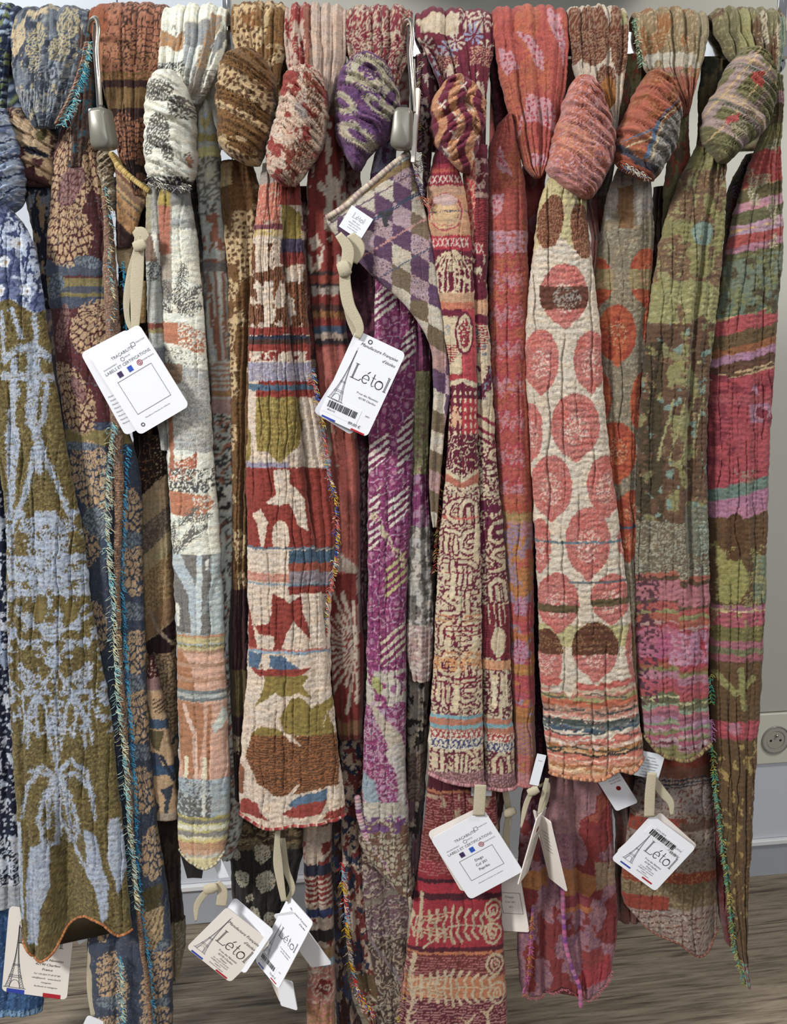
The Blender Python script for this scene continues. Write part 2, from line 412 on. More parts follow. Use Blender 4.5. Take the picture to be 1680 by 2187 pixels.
# ------------------------------------------------------------------ setting
WS, W0 = 0.1433, 0.389                      # wall line  y = W0 + WS*x
def wallpt(px, py, off=0.0):
    a = px - W/2; b = H/2 - py; dy = cp*FPX + sp*b; dz = -sp*FPX + cp*b
    t = (W0 - off + WS*CAM[0] - CAM[1])/(dy - WS*a)
    return np.array([CAM[0]+a*t, CAM[1]+dy*t, CAM[2]+dz*t])
wd_ = np.array([1, WS, 0])/math.hypot(1, WS); wn = np.array([WS, -1, 0])/math.hypot(1, WS)   # along, towards the room
def boxm(P0, ax, ay, az, sx, sy, sz, bev=0.0):
    """box with corner P0 and edge vectors; bevelled"""
    ax, ay, az = [np.asarray(v, float) for v in (ax, ay, az)]
    b = min(bev, sx/2.01, sy/2.01, sz/2.01)
    V = []; 
    for x in (0, 1):
        for y in (0, 1):
            for z in (0, 1):
                for k in range(3):
                    o = [b, b, b]; o[k] = 0
                    c = [(o[0] if x == 0 else sx-o[0]), (o[1] if y == 0 else sy-o[1]), (o[2] if z == 0 else sz-o[2])]
                    V.append(np.asarray(P0) + ax*c[0] + ay*c[1] + az*c[2])
    return np.array(V)
def hullpart(name, P0, ax, ay, az, sx, sy, sz, bev, mat, parent=None):
    import bmesh
    V = boxm(P0, ax, ay, az, sx, sy, sz, bev); off = wloc(parent) if parent is not None else np.zeros(3)
    bm = bmesh.new(); vs = [bm.verts.new(Vector(v-off)) for v in V]
    bmesh.ops.remove_doubles(bm, verts=bm.verts, dist=1e-6)
    bmesh.ops.convex_hull(bm, input=bm.verts[:]); 
    bmesh.ops.dissolve_limit(bm, angle_limit=.01, verts=bm.verts[:], edges=bm.edges[:])
    bmesh.ops.recalc_face_normals(bm, faces=bm.faces[:])
    me = bpy.data.meshes.new(name); bm.to_mesh(me); bm.free(); me.materials.append(mat)
    return link(name, me, parent)
def wz(px, py): return float(wallpt(px, py)[2])
M_wl = flat('white_laminate', 'ccd4de', .42, noise=.015, nscale=4)
M_wr = flat('warm_grey_laminate', 'b4b4ab', .5, noise=.015, nscale=4)
M_band = flat('ivory_trunking', 'd2d1c4', .4)
M_low = flat('pale_blue_grey_panel', 'ccd1da', .42)
M_sk = flat('grey_skirting', 'a9adb5', .4)
M_led = flat('white_edge', 'e4e6e8', .35)
base = wallpt(840, 1936); 
wall = hullpart('wall_back', np.array([-1.6, W0-1.6*WS, 0]) - wn*.1, wd_, wn, (0, 0, 1), 3.4, .094, 2.6, 0, M_wr); wall['kind'] = 'structure'
xs_ = [-1.6, float(wallpt(252, 14)[0]), float(wallpt(487, 14)[0]), 1.75]
zb1, zb0 = wz(1640, 1523), wz(1640, 1629); zs1, zs0 = wz(1640, 1792), wz(1640, 1801)
for i in range(3):
    x0 = xs_[i]; L = (xs_[i+1]-x0)/wd_[0] - .0015
    hullpart('panel', np.array([x0, W0+WS*x0, zb1+.002]) - wn*.006, wd_, wn, (0, 0, 1), L, .006, 2.6-zb1-.002, .0006, M_wl if i < 2 else M_wr, wall)
st = lambda n, o: (o.__setitem__('kind', 'structure'), o)[1]
P = lambda z: np.array([-1.6, W0-1.6*WS, z])
st(0, hullpart('trim_1', P(zb0) - wn*.006, wd_, wn, (0, 0, 1), 3.35, .010, zb1-zb0, .0012, M_band))
st(0, hullpart('trim_2', P(zs1+.001) - wn*.006, wd_, wn, (0, 0, 1), 3.35, .004, zb0-zs1-.002, .0005, M_low))
st(0, hullpart('trim_3', P(zs0) - wn*.006, wd_, wn, (0, 0, 1), 3.35, .012, zs1-zs0, .0008, M_led))
st(0, hullpart('baseboard_back', P(0) - wn*.006, wd_, wn, (0, 0, 1), 3.35, .006, zs0, .0005, M_sk))

# floor of oak boards
def floor_mat():
    m, t, b = nt('grey_oak'); b.inputs['Roughness'].default_value = .55
    tc = t.nodes.new('ShaderNodeTexCoord'); mp = t.nodes.new('ShaderNodeMapping')
    mp.vector_type = 'TEXTURE'; mp.inputs['Rotation'].default_value = (0, 0, math.atan(.159)); mp.inputs['Scale'].default_value = (1/9, 1/130, 1/9)
    oi = t.nodes.new('ShaderNodeObjectInfo'); ad = t.nodes.new('ShaderNodeVectorMath'); ad.operation = 'ADD'
    t.links.new(tc.outputs['Object'], mp.inputs[0]); t.links.new(mp.outputs[0], ad.inputs[0]); 
    ml = t.nodes.new('ShaderNodeMath'); ml.operation = 'MULTIPLY'; ml.inputs[1].default_value = 40; t.links.new(oi.outputs['Random'], ml.inputs[0]); t.links.new(ml.outputs[0], ad.inputs[1])
    n = t.nodes.new('ShaderNodeTexNoise'); n.inputs['Scale'].default_value = 1; n.inputs['Detail'].default_value = 6; n.inputs['Distortion'].default_value = .9
    t.links.new(ad.outputs[0], n.inputs['Vector'])
    cr = t.nodes.new('ShaderNodeValToRGB'); e = cr.color_ramp.elements
    e[0].position = .3; e[0].color = c4('4c4338'); e[1].position = .72; e[1].color = c4('9a8d7a')
    k = e.new(.46); k.color = c4('7c7060')
    t.links.new(n.outputs['Fac'], cr.inputs[0])
    mp2 = t.nodes.new('ShaderNodeVectorMath'); mp2.operation = 'MULTIPLY'; mp2.inputs[1].default_value = (6, 5, 1); t.links.new(ad.outputs[0], mp2.inputs[0])
    n2 = t.nodes.new('ShaderNodeTexNoise'); n2.inputs['Scale'].default_value = 1; n2.inputs['Detail'].default_value = 2; t.links.new(mp2.outputs[0], n2.inputs['Vector'])
    r2 = t.nodes.new('ShaderNodeMapRange'); r2.inputs[1].default_value = .3; r2.inputs[2].default_value = .42; r2.inputs[3].default_value = .62; r2.inputs[4].default_value = 1; t.links.new(n2.outputs['Fac'], r2.inputs[0])
    sc = t.nodes.new('ShaderNodeVectorMath'); sc.operation = 'SCALE'; t.links.new(cr.outputs[0], sc.inputs[0]); t.links.new(r2.outputs[0], sc.inputs['Scale'])
    t.links.new(sc.outputs[0], b.inputs['Base Color'])
    bp = t.nodes.new('ShaderNodeBump'); bp.inputs['Strength'].default_value = .35; bp.inputs['Distance'].default_value = .001
    t.links.new(n.outputs['Fac'], bp.inputs['Height']); t.links.new(bp.outputs[0], b.inputs['Normal'])
    return m
M_oak = floor_mat(); M_gap = flat('dark_joint', '1d1a16', .9)
fl = hullpart('floor', (-2, -2.2, -.06), (1, 0, 0), (0, 1, 0), (0, 0, 1), 4.2, 2.9, .05, 0, M_gap); fl['kind'] = 'structure'
fd = np.array([1, .159, 0])/math.hypot(1, .159); fn = np.array([-fd[1], fd[0], 0]); FP = np.array([-.4825, .1775, -.01])
for r in range(-5, 3):
    for k in range(-1, 1):
        off = (.72 if r % 2 else .18) + .13*r % .3
        hullpart('plank', FP + fn*(.235*r+.0012) + fd*(-.35 - .08*r % .2 + 1.9*k+.0006), fd, fn, (0, 0, 1), 1.8976, .2326, .01, .0007, M_oak, fl)

# chrome rail with its drop rods
C0 = unp(475, 95, 0); rz0 = float(unp(840, 125, -.011)[2]); rz1 = float(unp(840, 64, -.011)[2])
rail = thing('clothes_rail', 'rectangular chrome clothes rail the scarves are knotted over, hung from chrome rods', 'clothes rail', (0, 0, rz0))
hullpart('bar', (-.62, -.011, rz0), (1, 0, 0), (0, 1, 0), (0, 0, 1), 1.0+.105, .022, rz1-rz0, .002, M_chrome, rail)
xr_ = float(unp(1664, 90, 0)[0]); xl_ = float(unp(487, 90, .02)[0])
for x, y in ((xl_, .017), (xr_, .0), ):
    yw = W0 + WS*x
    C_ = [(x, y, z) for z in np.linspace(rz0-.004, 1.9, 12)] + [(x, y+.05*(1-math.cos(a)), 1.9+.05*math.sin(a)) for a in np.linspace(.3, math.pi/2, 5)] + [(x, v, 1.95) for v in np.linspace(y+.08, yw, 6)]
    tube('rod', C_, .0048, M_chrome, rail, k=16)
    Cc = [(x, y, rz0-.012+.016*q) for q in np.linspace(0, 1, 8)]
    tube('rod_end', Cc, .0075*np.sin(np.linspace(.35, math.pi-.5, 8)), M_chrome, rail, k=16)
hullpart('bracket', (xl_-.006, .010, rz0+.002), (1, 0, 0), (0, 1, 0), (0, 0, 1), .012, .012, rz1-rz0-.004, .001, M_chrome, rail)
xa, xb = xl_-.02, xr_+.03
shelf = hullpart('unseen_shade_shelf', np.array([xa, W0+WS*xa, 1.43]), wd_, wn, (0, 0, 1), (xb-xa)/wd_[0], .33, .02, .001, M_wr)  # unseen board added to cast shade on the upper wall
shelf['label'] = 'added unseen shelf above the frame, shading the upper wall'; shelf['category'] = 'shelf'

# power socket on the trunking, lower right
sc_ = wallpt(1655, 1580, .004); so = thing('power_socket', 'round grey two-pin power socket in the ivory trunking, lower right', 'socket', sc_)
def disc(name, c, r, d0, d1, mat, parent, k=48, ring=0.0):
    A = wd_; B = np.array([0, 0, 1.0]); an = np.arange(k)/k*2*math.pi; off = wloc(parent)
    def rg(rr, d): return c + wn*d + rr*(np.cos(an)[:, None]*A + np.sin(an)[:, None]*B)
    L = [rg(r, d0), rg(r, d1-.0006), rg(r-.0006, d1)] + ([rg(r*ring, d1), rg(r*ring-.0005, d1-.003)] if ring else [rg(r*.5, d1)])
    V = np.concatenate(L); ii = np.arange(len(L)*k).reshape(len(L), k); a = ii[:-1]; b = ii[1:]
    F = np.stack([a, np.roll(a, -1, 1), np.roll(b, -1, 1), b], -1).reshape(-1, 4)
    return part(name, V, [F, ii[-1][None, :]], mat, parent, smooth=False)
M_so = flat('socket_plastic', 'a7a49a', .35); M_sor = flat('socket_rim', '8d8c86', .3)
pxm = .00064
disc('rim', sc_, 38*pxm, -.001, .003, M_sor, so, ring=.93)
disc('face_plate', sc_, 34.5*pxm, -.001, .0022, M_so, so, ring=.72)
disc('well', sc_, 24*pxm, -.001, .0014, M_so, so)
for dx in (-13, 13): disc('pin_hole', sc_ + wd_*dx*pxm + np.array([0, 0, 1])*-1*pxm, 3.6*pxm, .0010, .0019, M_dark, so, 16)
disc('earth_pin', sc_ + np.array([0, 0, 13*pxm]), 3.2*pxm, 0, .006, M_steel, so, 16)

# ------------------------------------------------------------------ scarves
def scarf(label, px, group='scarves knotted over the chrome rail'):
    c = unp(px, 30, 0)
    return thing('scarf', label, 'scarf', (c[0], 0, RAILZ), group)

def gap_dark(a, b, c, seed=3):  # dark tones that put the shade of the gaps into the cloth colour
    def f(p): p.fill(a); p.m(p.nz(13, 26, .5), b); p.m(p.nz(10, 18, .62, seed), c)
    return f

# ---- 1 blue and olive scarf, left edge
S1 = scarf('olive and pale blue scarf with blue knot, at the left edge of the photo', 0)
def pt(p):
    p.fill('2c3a55'); p.m(p.nz(18, 22, .5), '6e7b4a'); p.m(p.nz(9, 9, .6, 2), '8fa3bd'); p.m(p.st(16, .3, 80), '1c2740')
cloth('rail_loop', [(22, -70, 38), (60, -70, 36), (120, -60, 24), (180, -60, 18), (250, -50, 14)], pt, S1, Y=-.022, cry=0, loop=.02, pleats=4)
def pt(p):
    p.fill('93a5c0'); p.m(p.nz(14, 20, .58), '5c6d92'); p.m(p.st(30, .16, 55, 20), '2a3350'); p.m(p.spk(.2), 'c3ccd8')
cloth('knot', [(232, -60, 12), (270, -70, 30), (310, -75, 42), (360, -75, 52), (405, -72, 54), (440, -60, 44), (466, -40, 12)], pt, S1, Y=-.03, bulge=.03, thick=.03, diag=(24, 26, .006))
def olive(p):
    p.fill('63552a'); p.mixed(p.all, '7c6d38', .35); p.mixed(p.all, '4c3f1c', .25, 3, 2)
    b = '9ca7b8'
    def s(pts, w, w2=None, cx=None):
        m = p.seg(pts, w, w2)
        if cx: m |= p.seg(p.mir(pts, cx), w, w2)
        p.m(m & ~p.spk(.22), b); e = p.seg(pts, w+7, (w2 or w)+7); e = (e | p.seg(p.mir(pts, cx), w+7, (w2 or w)+7)) if cx else e; p.m(e & ~m & p.spk(.3, 2.4), b)
    # upper floral blue part
    u = p.y < 652 - 14*np.sin(p.x/17)
    p.m(u, '5f6a92'); p.m(u & p.nz(20, 26, .55), 'a9b6cd'); p.m(u & p.nz(8, 10, .6, 3), '39466f'); p.m(u & p.st(28, .14, 8, 12), '2f3a60')
    for x, y in ((20, 560), (62, 620), (45, 520), (78, 500), (10, 620)): p.m(p.ell(x, y, 11, 13), 'c9d0dc'); p.m(p.ell(x+3, y+2, 3, 4), 'a58c6a')
    s([(15, 665), (18, 760)], 8); s([(35, 660), (55, 720)], 8); s([(80, 670), (82, 730)], 10)
    s([(20, 770), (45, 745), (75, 740), (112, 765)], 13); s([(18, 800), (112, 806)], 15); s([(40, 770), (36, 900)], 13); s([(78, 742), (80, 830), (76, 900)], 22)
    s([(50, 830), (30, 880), (44, 930)], 9); s([(105, 820), (100, 890), (84, 930)], 10)
    s([(80, 900), (96, 960), (92, 1000)], 16); s([(90, 940), (60, 1060), (20, 1150)], 13, 9); s([(92, 950), (125, 1020), (150, 1090)], 11, 7)
    s([(36, 920), (34, 1000), (26, 1100)], 30, 14)
    z = p.yr(1085, 1390); X = np.abs(p.x-(105+(p.y-1085)*.055))
    n = fb(X/17, p.y/19, 3); p.m(z & (n > .54) & ~p.spk(.25), b); p.m(z & (n > .46) & (n <= .54) & p.spk(.45), b)
    z = p.yr(1100, 1250) & (X < 42); p.m(z & p.spk(.55), b)
    for y in (1190, 1230, 1262): s([(30, y), (95, y-4), (118, y-22)], 15, 9, 122)
    for cx, cy in ((92, 1300), (158, 1300)): p.m(p.ell(cx, cy, 15, 24), '6d5c2a'); p.m(p.ell(cx, cy, 12, 20), '74642e')
    s([(38, 1300), (70, 1320), (125, 1348), (128, 1352)], 7, 6, 125)
    n2 = fb(X/12, p.y/13, 8); z = p.yr(1390, 1560); p.m(z & (n2 > .53) & p.spk(.7), b)
    s([(126, 1350), (127, 1640)], 4); s([(55, 1470), (60, 1530), (52, 1580)], 6, 4, 127); s([(60, 1470), (85, 1470), (104, 1500), (112, 1560), (126, 1620)], 8, 6, 127)
    s([(85, 1478), (66, 1520), (66, 1590)], 9, 4, 127); s([(85, 1478), (84, 1520), (90, 1560)], 8, 4, 127); s([(104, 1450), (126, 1415)], 8, 4, 127)
    # palm
    s([(128, 1650), (90, 1640), (62, 1675), (50, 1740)], 10, 7, 130); s([(128, 1650), (100, 1628), (70, 1640)], 9, 6); s([(130, 1640), (160, 1612), (190, 1640), (204, 1700)], 11, 6)
    s([(128, 1655), (104, 1690), (88, 1740), (96, 1790), (116, 1800)], 11, 7, 130); s([(128, 1655), (128, 1760), (120, 1800)], 18, 9); s([(115, 1660), (105, 1760)], 9, 9, 130)
    s([(140, 1700), (170, 1730), (176, 1770), (150, 1770)], 8, 6)
    s([(130, 1750), (165, 1820), (200, 1870)], 11, 7)
    for pg in ([(68, 1802), (98, 1792), (110, 1800), (110, 1890), (92, 1935), (86, 2010), (66, 2010), (62, 1940), (60, 1870)],
               [(186, 1760), (212, 1775), (222, 1840), (236, 1880), (234, 1950), (222, 1958), (208, 1890), (188, 1850)],
               [(238, 1742), (254, 1740), (268, 1800), (272, 1850), (256, 1905), (248, 1870), (232, 1820)], [(38, 1750), (48, 1750), (52, 1850), (56, 1960), (46, 1960)]):
        p.m(p.poly(pg), b)
    p.mixed(p.yr(640, 2100) & (p.c[:, 2] > .3), '828da0', .3, 3, 5)
cloth('front_tail', [(440, -60, 20), (480, -64, 52), (540, -64, 78), (600, -64, 88), (650, -62, 97), (720, -60, 105), (800, -50, 117), (900, -30, 134), (1000, -2, 150), (1100, 12, 172), (1200, 14, 186), (1300, 15, 198), (1400, 17, 216), (1500, 22, 234), (1600, 26, 245), (1700, 32, 256), (1800, 38, 266), (1900, 43, 275), (1975, 48, 283)],
      olive, S1, Y=-.042, bulge=.012, thick=.01, crx=.0008, cry=0.00049, px=26, py=11, pleats=2.2, pamp=.003,
      creases=[(.36, .42, 26, .011, 1700, 3000), (.55, .52, 30, .010, 1750, 3000), (.1, .12, 6, .004)], bottom=[(0, 30), (.16, 66), (.3, 50), (.4, 8), (.6, -22), (.75, -14), (.88, 14), (1, 8)])
hem(None, -.047, S1, ['b5764a', 'a5663e', 'c98a5c'], r=.0022, per=7)
def pt(p):
    p.fill('161c33'); p.m(p.nz(9, 14, .62), 'b4bbc6'); p.m(p.dots(13, .22), 'aab3c2'); z = p.y > 1780; p.m(z & p.spk(.45), 'b9bfc8'); p.m((p.y > 1880), '9aa0a8'); p.m(p.yr(1300, 1440) & p.nz(20, 40, .5), '7d8fa8')
cloth('back_tail', [(520, -70, 6), (900, -70, 14), (1100, -70, 26), (1400, -70, 45), (1700, -70, 60), (1930, -70, 70)], pt, S1, Y=.012, pleats=3)
def pt(p):
    p.fill('234a78'); p.m(p.nz(12, 30, .55), '2f5d90'); p.m(p.spk(.2), '4a78a8'); p.m(p.y > 2145, '6d98bd'); p.m(p.st(9, .2, 2) & (p.y > 2140), '1b2c4a')
cloth('denim_tail', [(1860, -70, 60), (2000, -70, 80), (2100, -70, 95), (2158, -70, 92)], pt, S1, Y=.03, pleats=2, label='denim blue tail end')

# ---- 2 slate and maroon scarf
S2 = scarf('slate blue and maroon scarf with tan leaf fans and turquoise fringe, second from left', 105)
def pt(p):
    p.fill('3a4150'); p.m(p.nz(22, 20, .56), '666e78'); p.m(p.nz(11, 16, .68, 2), 'a89a78'); p.m(p.st(12, .25, 70, 40) & p.nz(20, 20, .5, 6), '7c8488')
    for pg in ([(62, 36), (105, 34), (108, 46), (62, 50)], [(28, 70), (60, 50), (62, 90), (34, 130)]): p.m(p.poly(pg), 'b5a27c')
    for cx, cy, w, h in ((85, 95, 20, 36), (150, 60, 24, 30), (135, 110, 22, 32), (85, 140, 14, 22)):
        e = p.ell(cx, cy, w, h, 20); p.m(e, '4a5260'); p.m(e & p.scl(6, 7, .34, 1, 30), 'a89c78')
    p.m(p.ell(120, 160, 17, 25), '8b929a'); p.m(p.ell(120, 160, 12, 19), '444c5c'); p.m(p.ell(120, 160, 8, 12), '8b929a'); p.m(p.ell(120, 160, 4, 6), '3c4352')
    p.m(p.yr(195, 245) & p.st(7, .35, 5), '8a8f92'); p.mixed(p.all, '5a6272', .2)
cloth('rail_loop', [(30, 24, 188), (60, 20, 190), (110, 24, 186), (150, 27, 172), (200, 36, 154), (250, 56, 132), (274, 72, 118)], pt, S2, Y=-.036, cry=0, loop=.021, pleats=4, pamp=.005)
def pt(p):
    p.fill('3a2a28'); p.m(p.nz(10, 16, .55), '2d5666'); p.m(p.st(8, .4, 4), '5b4236')
cloth('back_tail', [(60, 160, 198), (120, 158, 200), (200, 150, 200), (280, 140, 195), (360, 140, 190)], pt, S2, Y=.006, loop=.02, pleats=2, seed=80)
def pt(p):
    p.fill('4c2528'); p.m(p.nz(16, 22, .56), 'b3936c'); p.m(p.poly([(35, 262), (70, 262), (116, 290), (116, 345), (80, 345), (55, 310)]), 'b79a74'); p.m(p.ell(102, 295, 9, 12), '6a6230'); p.m(p.yr(232, 262) & p.dots(7, .2), 'c0a58a'); p.m(p.ell(90, 330, 26, 8, 20), '2e3342')
cloth('knot', [(230, 24, 46), (255, 19, 70), (290, 20, 122), (330, 26, 124), (365, 38, 122), (400, 62, 118)], pt, S2, Y=-.012, bulge=.022, thick=.02, diag=(-24, 30, .005))
def pt(p):
    p.fill('1e2230'); p.m(p.nz(14, 24, .58), '6f7680'); p.m(p.nz(10, 30, .64, 2), '8a7150')
cloth('side_tail', [(370, 40, 118), (450, 60, 115), (550, 85, 110), (660, 92, 108)], pt, S2, Y=.0, pleats=3)
def pt(p):
    p.fill('4e2629'); L = '4e2629'
    p.stops([(556, '454e60'), (590, '55292c'), (594, '7d6f40'), (612, '4a4e5a'), (626, '7d6f40'), (634, '454e60'), (658, '57282b'), (900, '3d475c'), (915, '80703c'), (948, '3a4356')])
    sl = '363d4e'; tn = 'b5946c'
    for cx, cy, rx, ry, rot, ln in ((158, 380, 42, 105, 12, L), (150, 505, 50, 62, 0, L), (216, 360, 24, 60, -12, L), (215, 700, 50, 60, 35, L), (160, 850, 40, 78, -25, L), (205, 1015, 44, 74, -18, sl), (178, 1160, 40, 44, -20, sl),
            (285, 1090, 22, 48, -8, sl), (288, 1210, 26, 56, -8, sl), (212, 1330, 22, 50, -6, sl), (292, 1390, 28, 46, 0, sl), (296, 1520, 28, 62, -10, sl), (305, 1680, 30, 48, -8, sl), (330, 1815, 24, 52, 0, sl),
            (245, 2085, 32, 60, -12, sl), (340, 2075, 28, 70, 16, sl), (335, 2170, 30, 34, 0, sl), (240, 2180, 30, 22, 0, sl), (220, 1960, 20, 40, 0, sl)):
        p.fan(cx, cy, rx, ry, rot, tn, ln, 9)
    for cx, cy, rx, ry, rot in ((158, 400, 24, 48, 25), (140, 700, 14, 52, 10), (175, 830, 14, 32, -30)): e = p.ell(cx, cy, rx, ry, rot); p.m(e, '8b6660'); p.m(e & p.scl(7, 16, .18, 5, rot), '5c3034')
    for cx, cy, rx, ry, rot in ((195, 560, 28, 14, 10), (125, 610, 18, 30, 20), (170, 950, 50, 9, 0), (215, 1110, 34, 30, 40), (280, 1150, 30, 17, 0), (290, 1300, 28, 18, 30), (285, 1450, 30, 18, 30), (300, 1600, 30, 17, 20), (240, 2130, 34, 14, 0), (345, 2010, 26, 12, 0), (345, 2130, 24, 9, 0)):
        e = p.ell(cx, cy, rx, ry, rot); p.m(e, '6f7b84'); p.m(e & p.scl(6, 14, .2, 5, rot), '434c5c')
    e = p.poly([(296, 1930), (352, 1920), (352, 1990), (330, 2020), (305, 2010)]); p.m(e, 'a98e64'); p.m(e & p.st(9, .3, 20, 14), '5d5236')
    p.m(p.poly([(300, 1890), (350, 1880), (350, 1925), (320, 1935), (300, 1920)]), '4b4222')
    p.mixed(p.all & (p.c[:, 0] < .2), '5a5a62', .15)
cloth('front_tail', [(245, 148, 166), (270, 136, 182), (330, 116, 208), (400, 110, 222), (500, 101, 240), (600, 100, 250), (700, 112, 258), (800, 122, 262), (900, 138, 270), (1000, 140, 298), (1200, 165, 305), (1400, 190, 312), (1600, 212, 322), (1750, 222, 336), (1900, 210, 358), (2000, 188, 366), (2187, 200, 370), (2230, 202, 370)],
      pt, S2, Y=-.018, bulge=.012, pleats=1.5, pamp=.003, crx=.0004, cry=0.00022, creases=[(.93, .3, 6, .006, 900, 2300)])
def pt(p):
    p.fill('7c5a48'); p.m(p.st(5, .35, 0) & p.st(5.5, .5, 90), 'a58a70'); p.m(p.y > 1000, '6a4f3e'); p.m((p.y > 1000) & p.st(5, .4, 90), 'a07a58')
cloth('selvedge', [(400, 216, 226), (480, 220, 240), (600, 220, 250), (700, 226, 254), (900, 236, 262), (1050, 244, 264), (1200, 243, 258), (1400, 250, 262), (1600, 262, 276), (1850, 280, 292), (2000, 296, 306), (2100, 310, 320), (2230, 318, 330)], pt, S2, Y=-.033, bulge=.004, thick=.002, crx=.0003, cry=0.00011)
tq = ['4f8fa6', '7fb4bd', 'a8c4b8', 'c6c2a0', '2f6f96']
fringe([(224, 400), (236, 500), (230, 560), (242, 640), (236, 700)], -.038, S2, ['86b8c0', 'c4b58c', '3c3c36', '5b97ac'], 120, .006)
fringe([(240, 900), (229, 1000), (226, 1100), (232, 1220), (240, 1300), (244, 1400), (250, 1500), (262, 1600), (270, 1720), (280, 1830), (290, 1930)], -.036, S2, ['7fb4bd', 'a8c4b8', 'c6c2a0', '8aa9ae', 'b9c4b0'], 620, .0075)
fringe([(262, 560), (265, 640), (268, 700)], -.03, S2, ['2f86ad', '4a9cc0'], 90, .004)
fringe([(272, 950), (266, 1020), (262, 1130), (258, 1200), (262, 1320), (268, 1430), (278, 1560), (286, 1700), (292, 1850), (302, 1960), (318, 2060), (325, 2187)], -.03, S2, ['2f86ad', '4a9cc0', '2c6fa0', '3d7f9a'], 620, .0055)
fringe([(255, 2040), (258, 2110), (262, 2187)], -.038, S2, tq, 120, .006)
def pt(p): p.fill('7a4a3c'); p.m(p.st(5, .5, 60), 'b08e74')
cloth('edging', [(90, 182, 190), (150, 166, 176), (200, 148, 158), (265, 116, 126)], pt, S2, Y=-.044, bulge=.003, thick=.002)
fringe([(190, 92), (178, 150), (160, 205), (145, 245), (130, 266)], -.048, S2, ['7fb4bd', '3f8fa6', 'c0c4a8', '5a9aa8'], 230, .0055)
cloth('rear_tail', [(400, 60, 200), (600, 78, 250), (900, 100, 262), (1300, 120, 300), (1800, 230, 345)], gap_dark('20222c', '37303a', '5c4c40'), S2, Y=.03, pleats=5)  # dark sheet filling the gaps behind; their shade is in its colour
# ---- 3 terracotta scarf
S3 = scarf('terracotta and brown scarf with dark bands, behind the first silver security tag', 275)
def pt(p):
    p.fill('9c6244'); p.m((p.y < 75) & (p.x < 235), '8a4a2a'); 
    r = (p.y < 165) & (p.x > 262); p.m(r & p.scl(11, 13, .16, 1), '3b2420'); p.m((p.y < 150) & (p.x > 225) & p.scl(15, 19, .10, 4) & p.nz(20, 24, .5), '452a22')
    p.mixed(p.yr(90, 150), '8f6a3a', .25)
    p.stops([(158, '6d5424'), (176, '3a2322'), (192, '74572e'), (236, '38231f'), (262, '3a2320')])
    p.m((p.y < 176) & (p.y > 158) & p.spk(.4), '9c6244')
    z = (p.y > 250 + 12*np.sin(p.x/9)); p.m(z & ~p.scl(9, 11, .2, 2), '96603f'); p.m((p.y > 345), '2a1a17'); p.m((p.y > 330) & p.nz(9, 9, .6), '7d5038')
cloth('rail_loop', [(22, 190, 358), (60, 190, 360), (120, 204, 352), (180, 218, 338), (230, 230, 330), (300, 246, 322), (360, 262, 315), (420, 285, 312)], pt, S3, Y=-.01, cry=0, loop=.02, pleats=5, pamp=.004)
def pt(p):
    p.fill('2e201b'); p.m(p.nz(12, 20, .62), '6e4c34')
cloth('back_tail', [(380, 240, 335), (500, 250, 345), (700, 255, 350), (900, 280, 352), (1100, 295, 365)], pt, S3, Y=.02, pleats=3)
def pt(p):
    p.fill('a98a60'); p.mixed(p.all, '8a6a44', .3)
    p.m(p.y < 1060, '2d1f1b'); p.m((p.y < 1060) & (p.x > 335) & p.dots(7, .22), 'a08c6a'); p.m((p.y < 1060) & (p.x < 335) & p.scl(12, 20, .07), '8a5a36')
    q = p.y + .9*(p.x-300)
    p.m((q > 1060) & (q < 1130), 'a08862'); z = (q > 1130) & (q < 1190); p.m(z, '665647'); p.m(z & p.spk(.4), '877763'); p.m((q > 1190) & (q < 1235), 'ab9568')
    z = (q > 1235) & (q < 1330); p.m(z, '8b6c40'); p.m(z & p.scl(7, 12, .2), 'a98a5c'); z = (q > 1330) & (q < 1380); p.m(z, '8d6b46')
    p.m(p.poly([(312, 1370), (376, 1320), (376, 1380), (340, 1420), (320, 1400)]), '2e1a1c'); p.m(p.seg([(320, 1300), (340, 1340), (376, 1375)], 7), '9a8468')
    z = p.yr(1390, 1560) & (p.x > 330); p.m(z, 'a58a62'); p.m(z & p.scl(8, 9, .25, 2), '5d4a34'); p.m(p.yr(1560, 1700) & p.nz(14, 14, .5), '3a3f3f')
cloth('middle_tail', [(930, 296, 352), (1100, 294, 364), (1300, 306, 374), (1500, 312, 380), (1745, 320, 382)], pt, S3, Y=.004, bulge=.008, pleats=1.2)
def pt(p):
    p.fill('b8956c'); p.m(p.y < 1445, '4c2023'); p.m((p.y < 1445) & p.dots(7.5, .26), 'b09078'); p.m(p.yr(1445, 1470), '8d6a66')
    p.m(p.poly([(316, 1490), (325, 1530), (316, 1560)]), '5b4d2c'); p.m(p.yr(1490, 1520) & (p.x > 330) & p.st(7, .4, 60), '4d3c2b')
    p.m(p.yr(1532, 1552), '3c5166'); p.m(p.poly([(316, 1556), (352, 1556), (342, 1600), (328, 1590)]), '5d5230'); p.m(p.poly([(318, 1600), (340, 1605), (352, 1650), (320, 1655)]), '3a4358'); p.m(p.yr(1630, 1652), '34506c'); p.m(p.seg([(345, 1610), (372, 1660)], 8), '2b3040')
    p.m(p.poly([(345, 1680), (372, 1672), (366, 1700), (362, 1735), (350, 1735), (356, 1700)]), '343c48'); p.m(p.seg([(325, 1690), (340, 1720), (334, 1735)], 6), '3d3c38'); p.m((p.y > 1732), 'a29179')
cloth('front_end', [(1400, 318, 330), (1440, 312, 340), (1500, 312, 352), (1600, 316, 368), (1700, 325, 378), (1748, 330, 380)], pt, S3, Y=-.012, bulge=.006, crx=.0003, cry=0.00016)
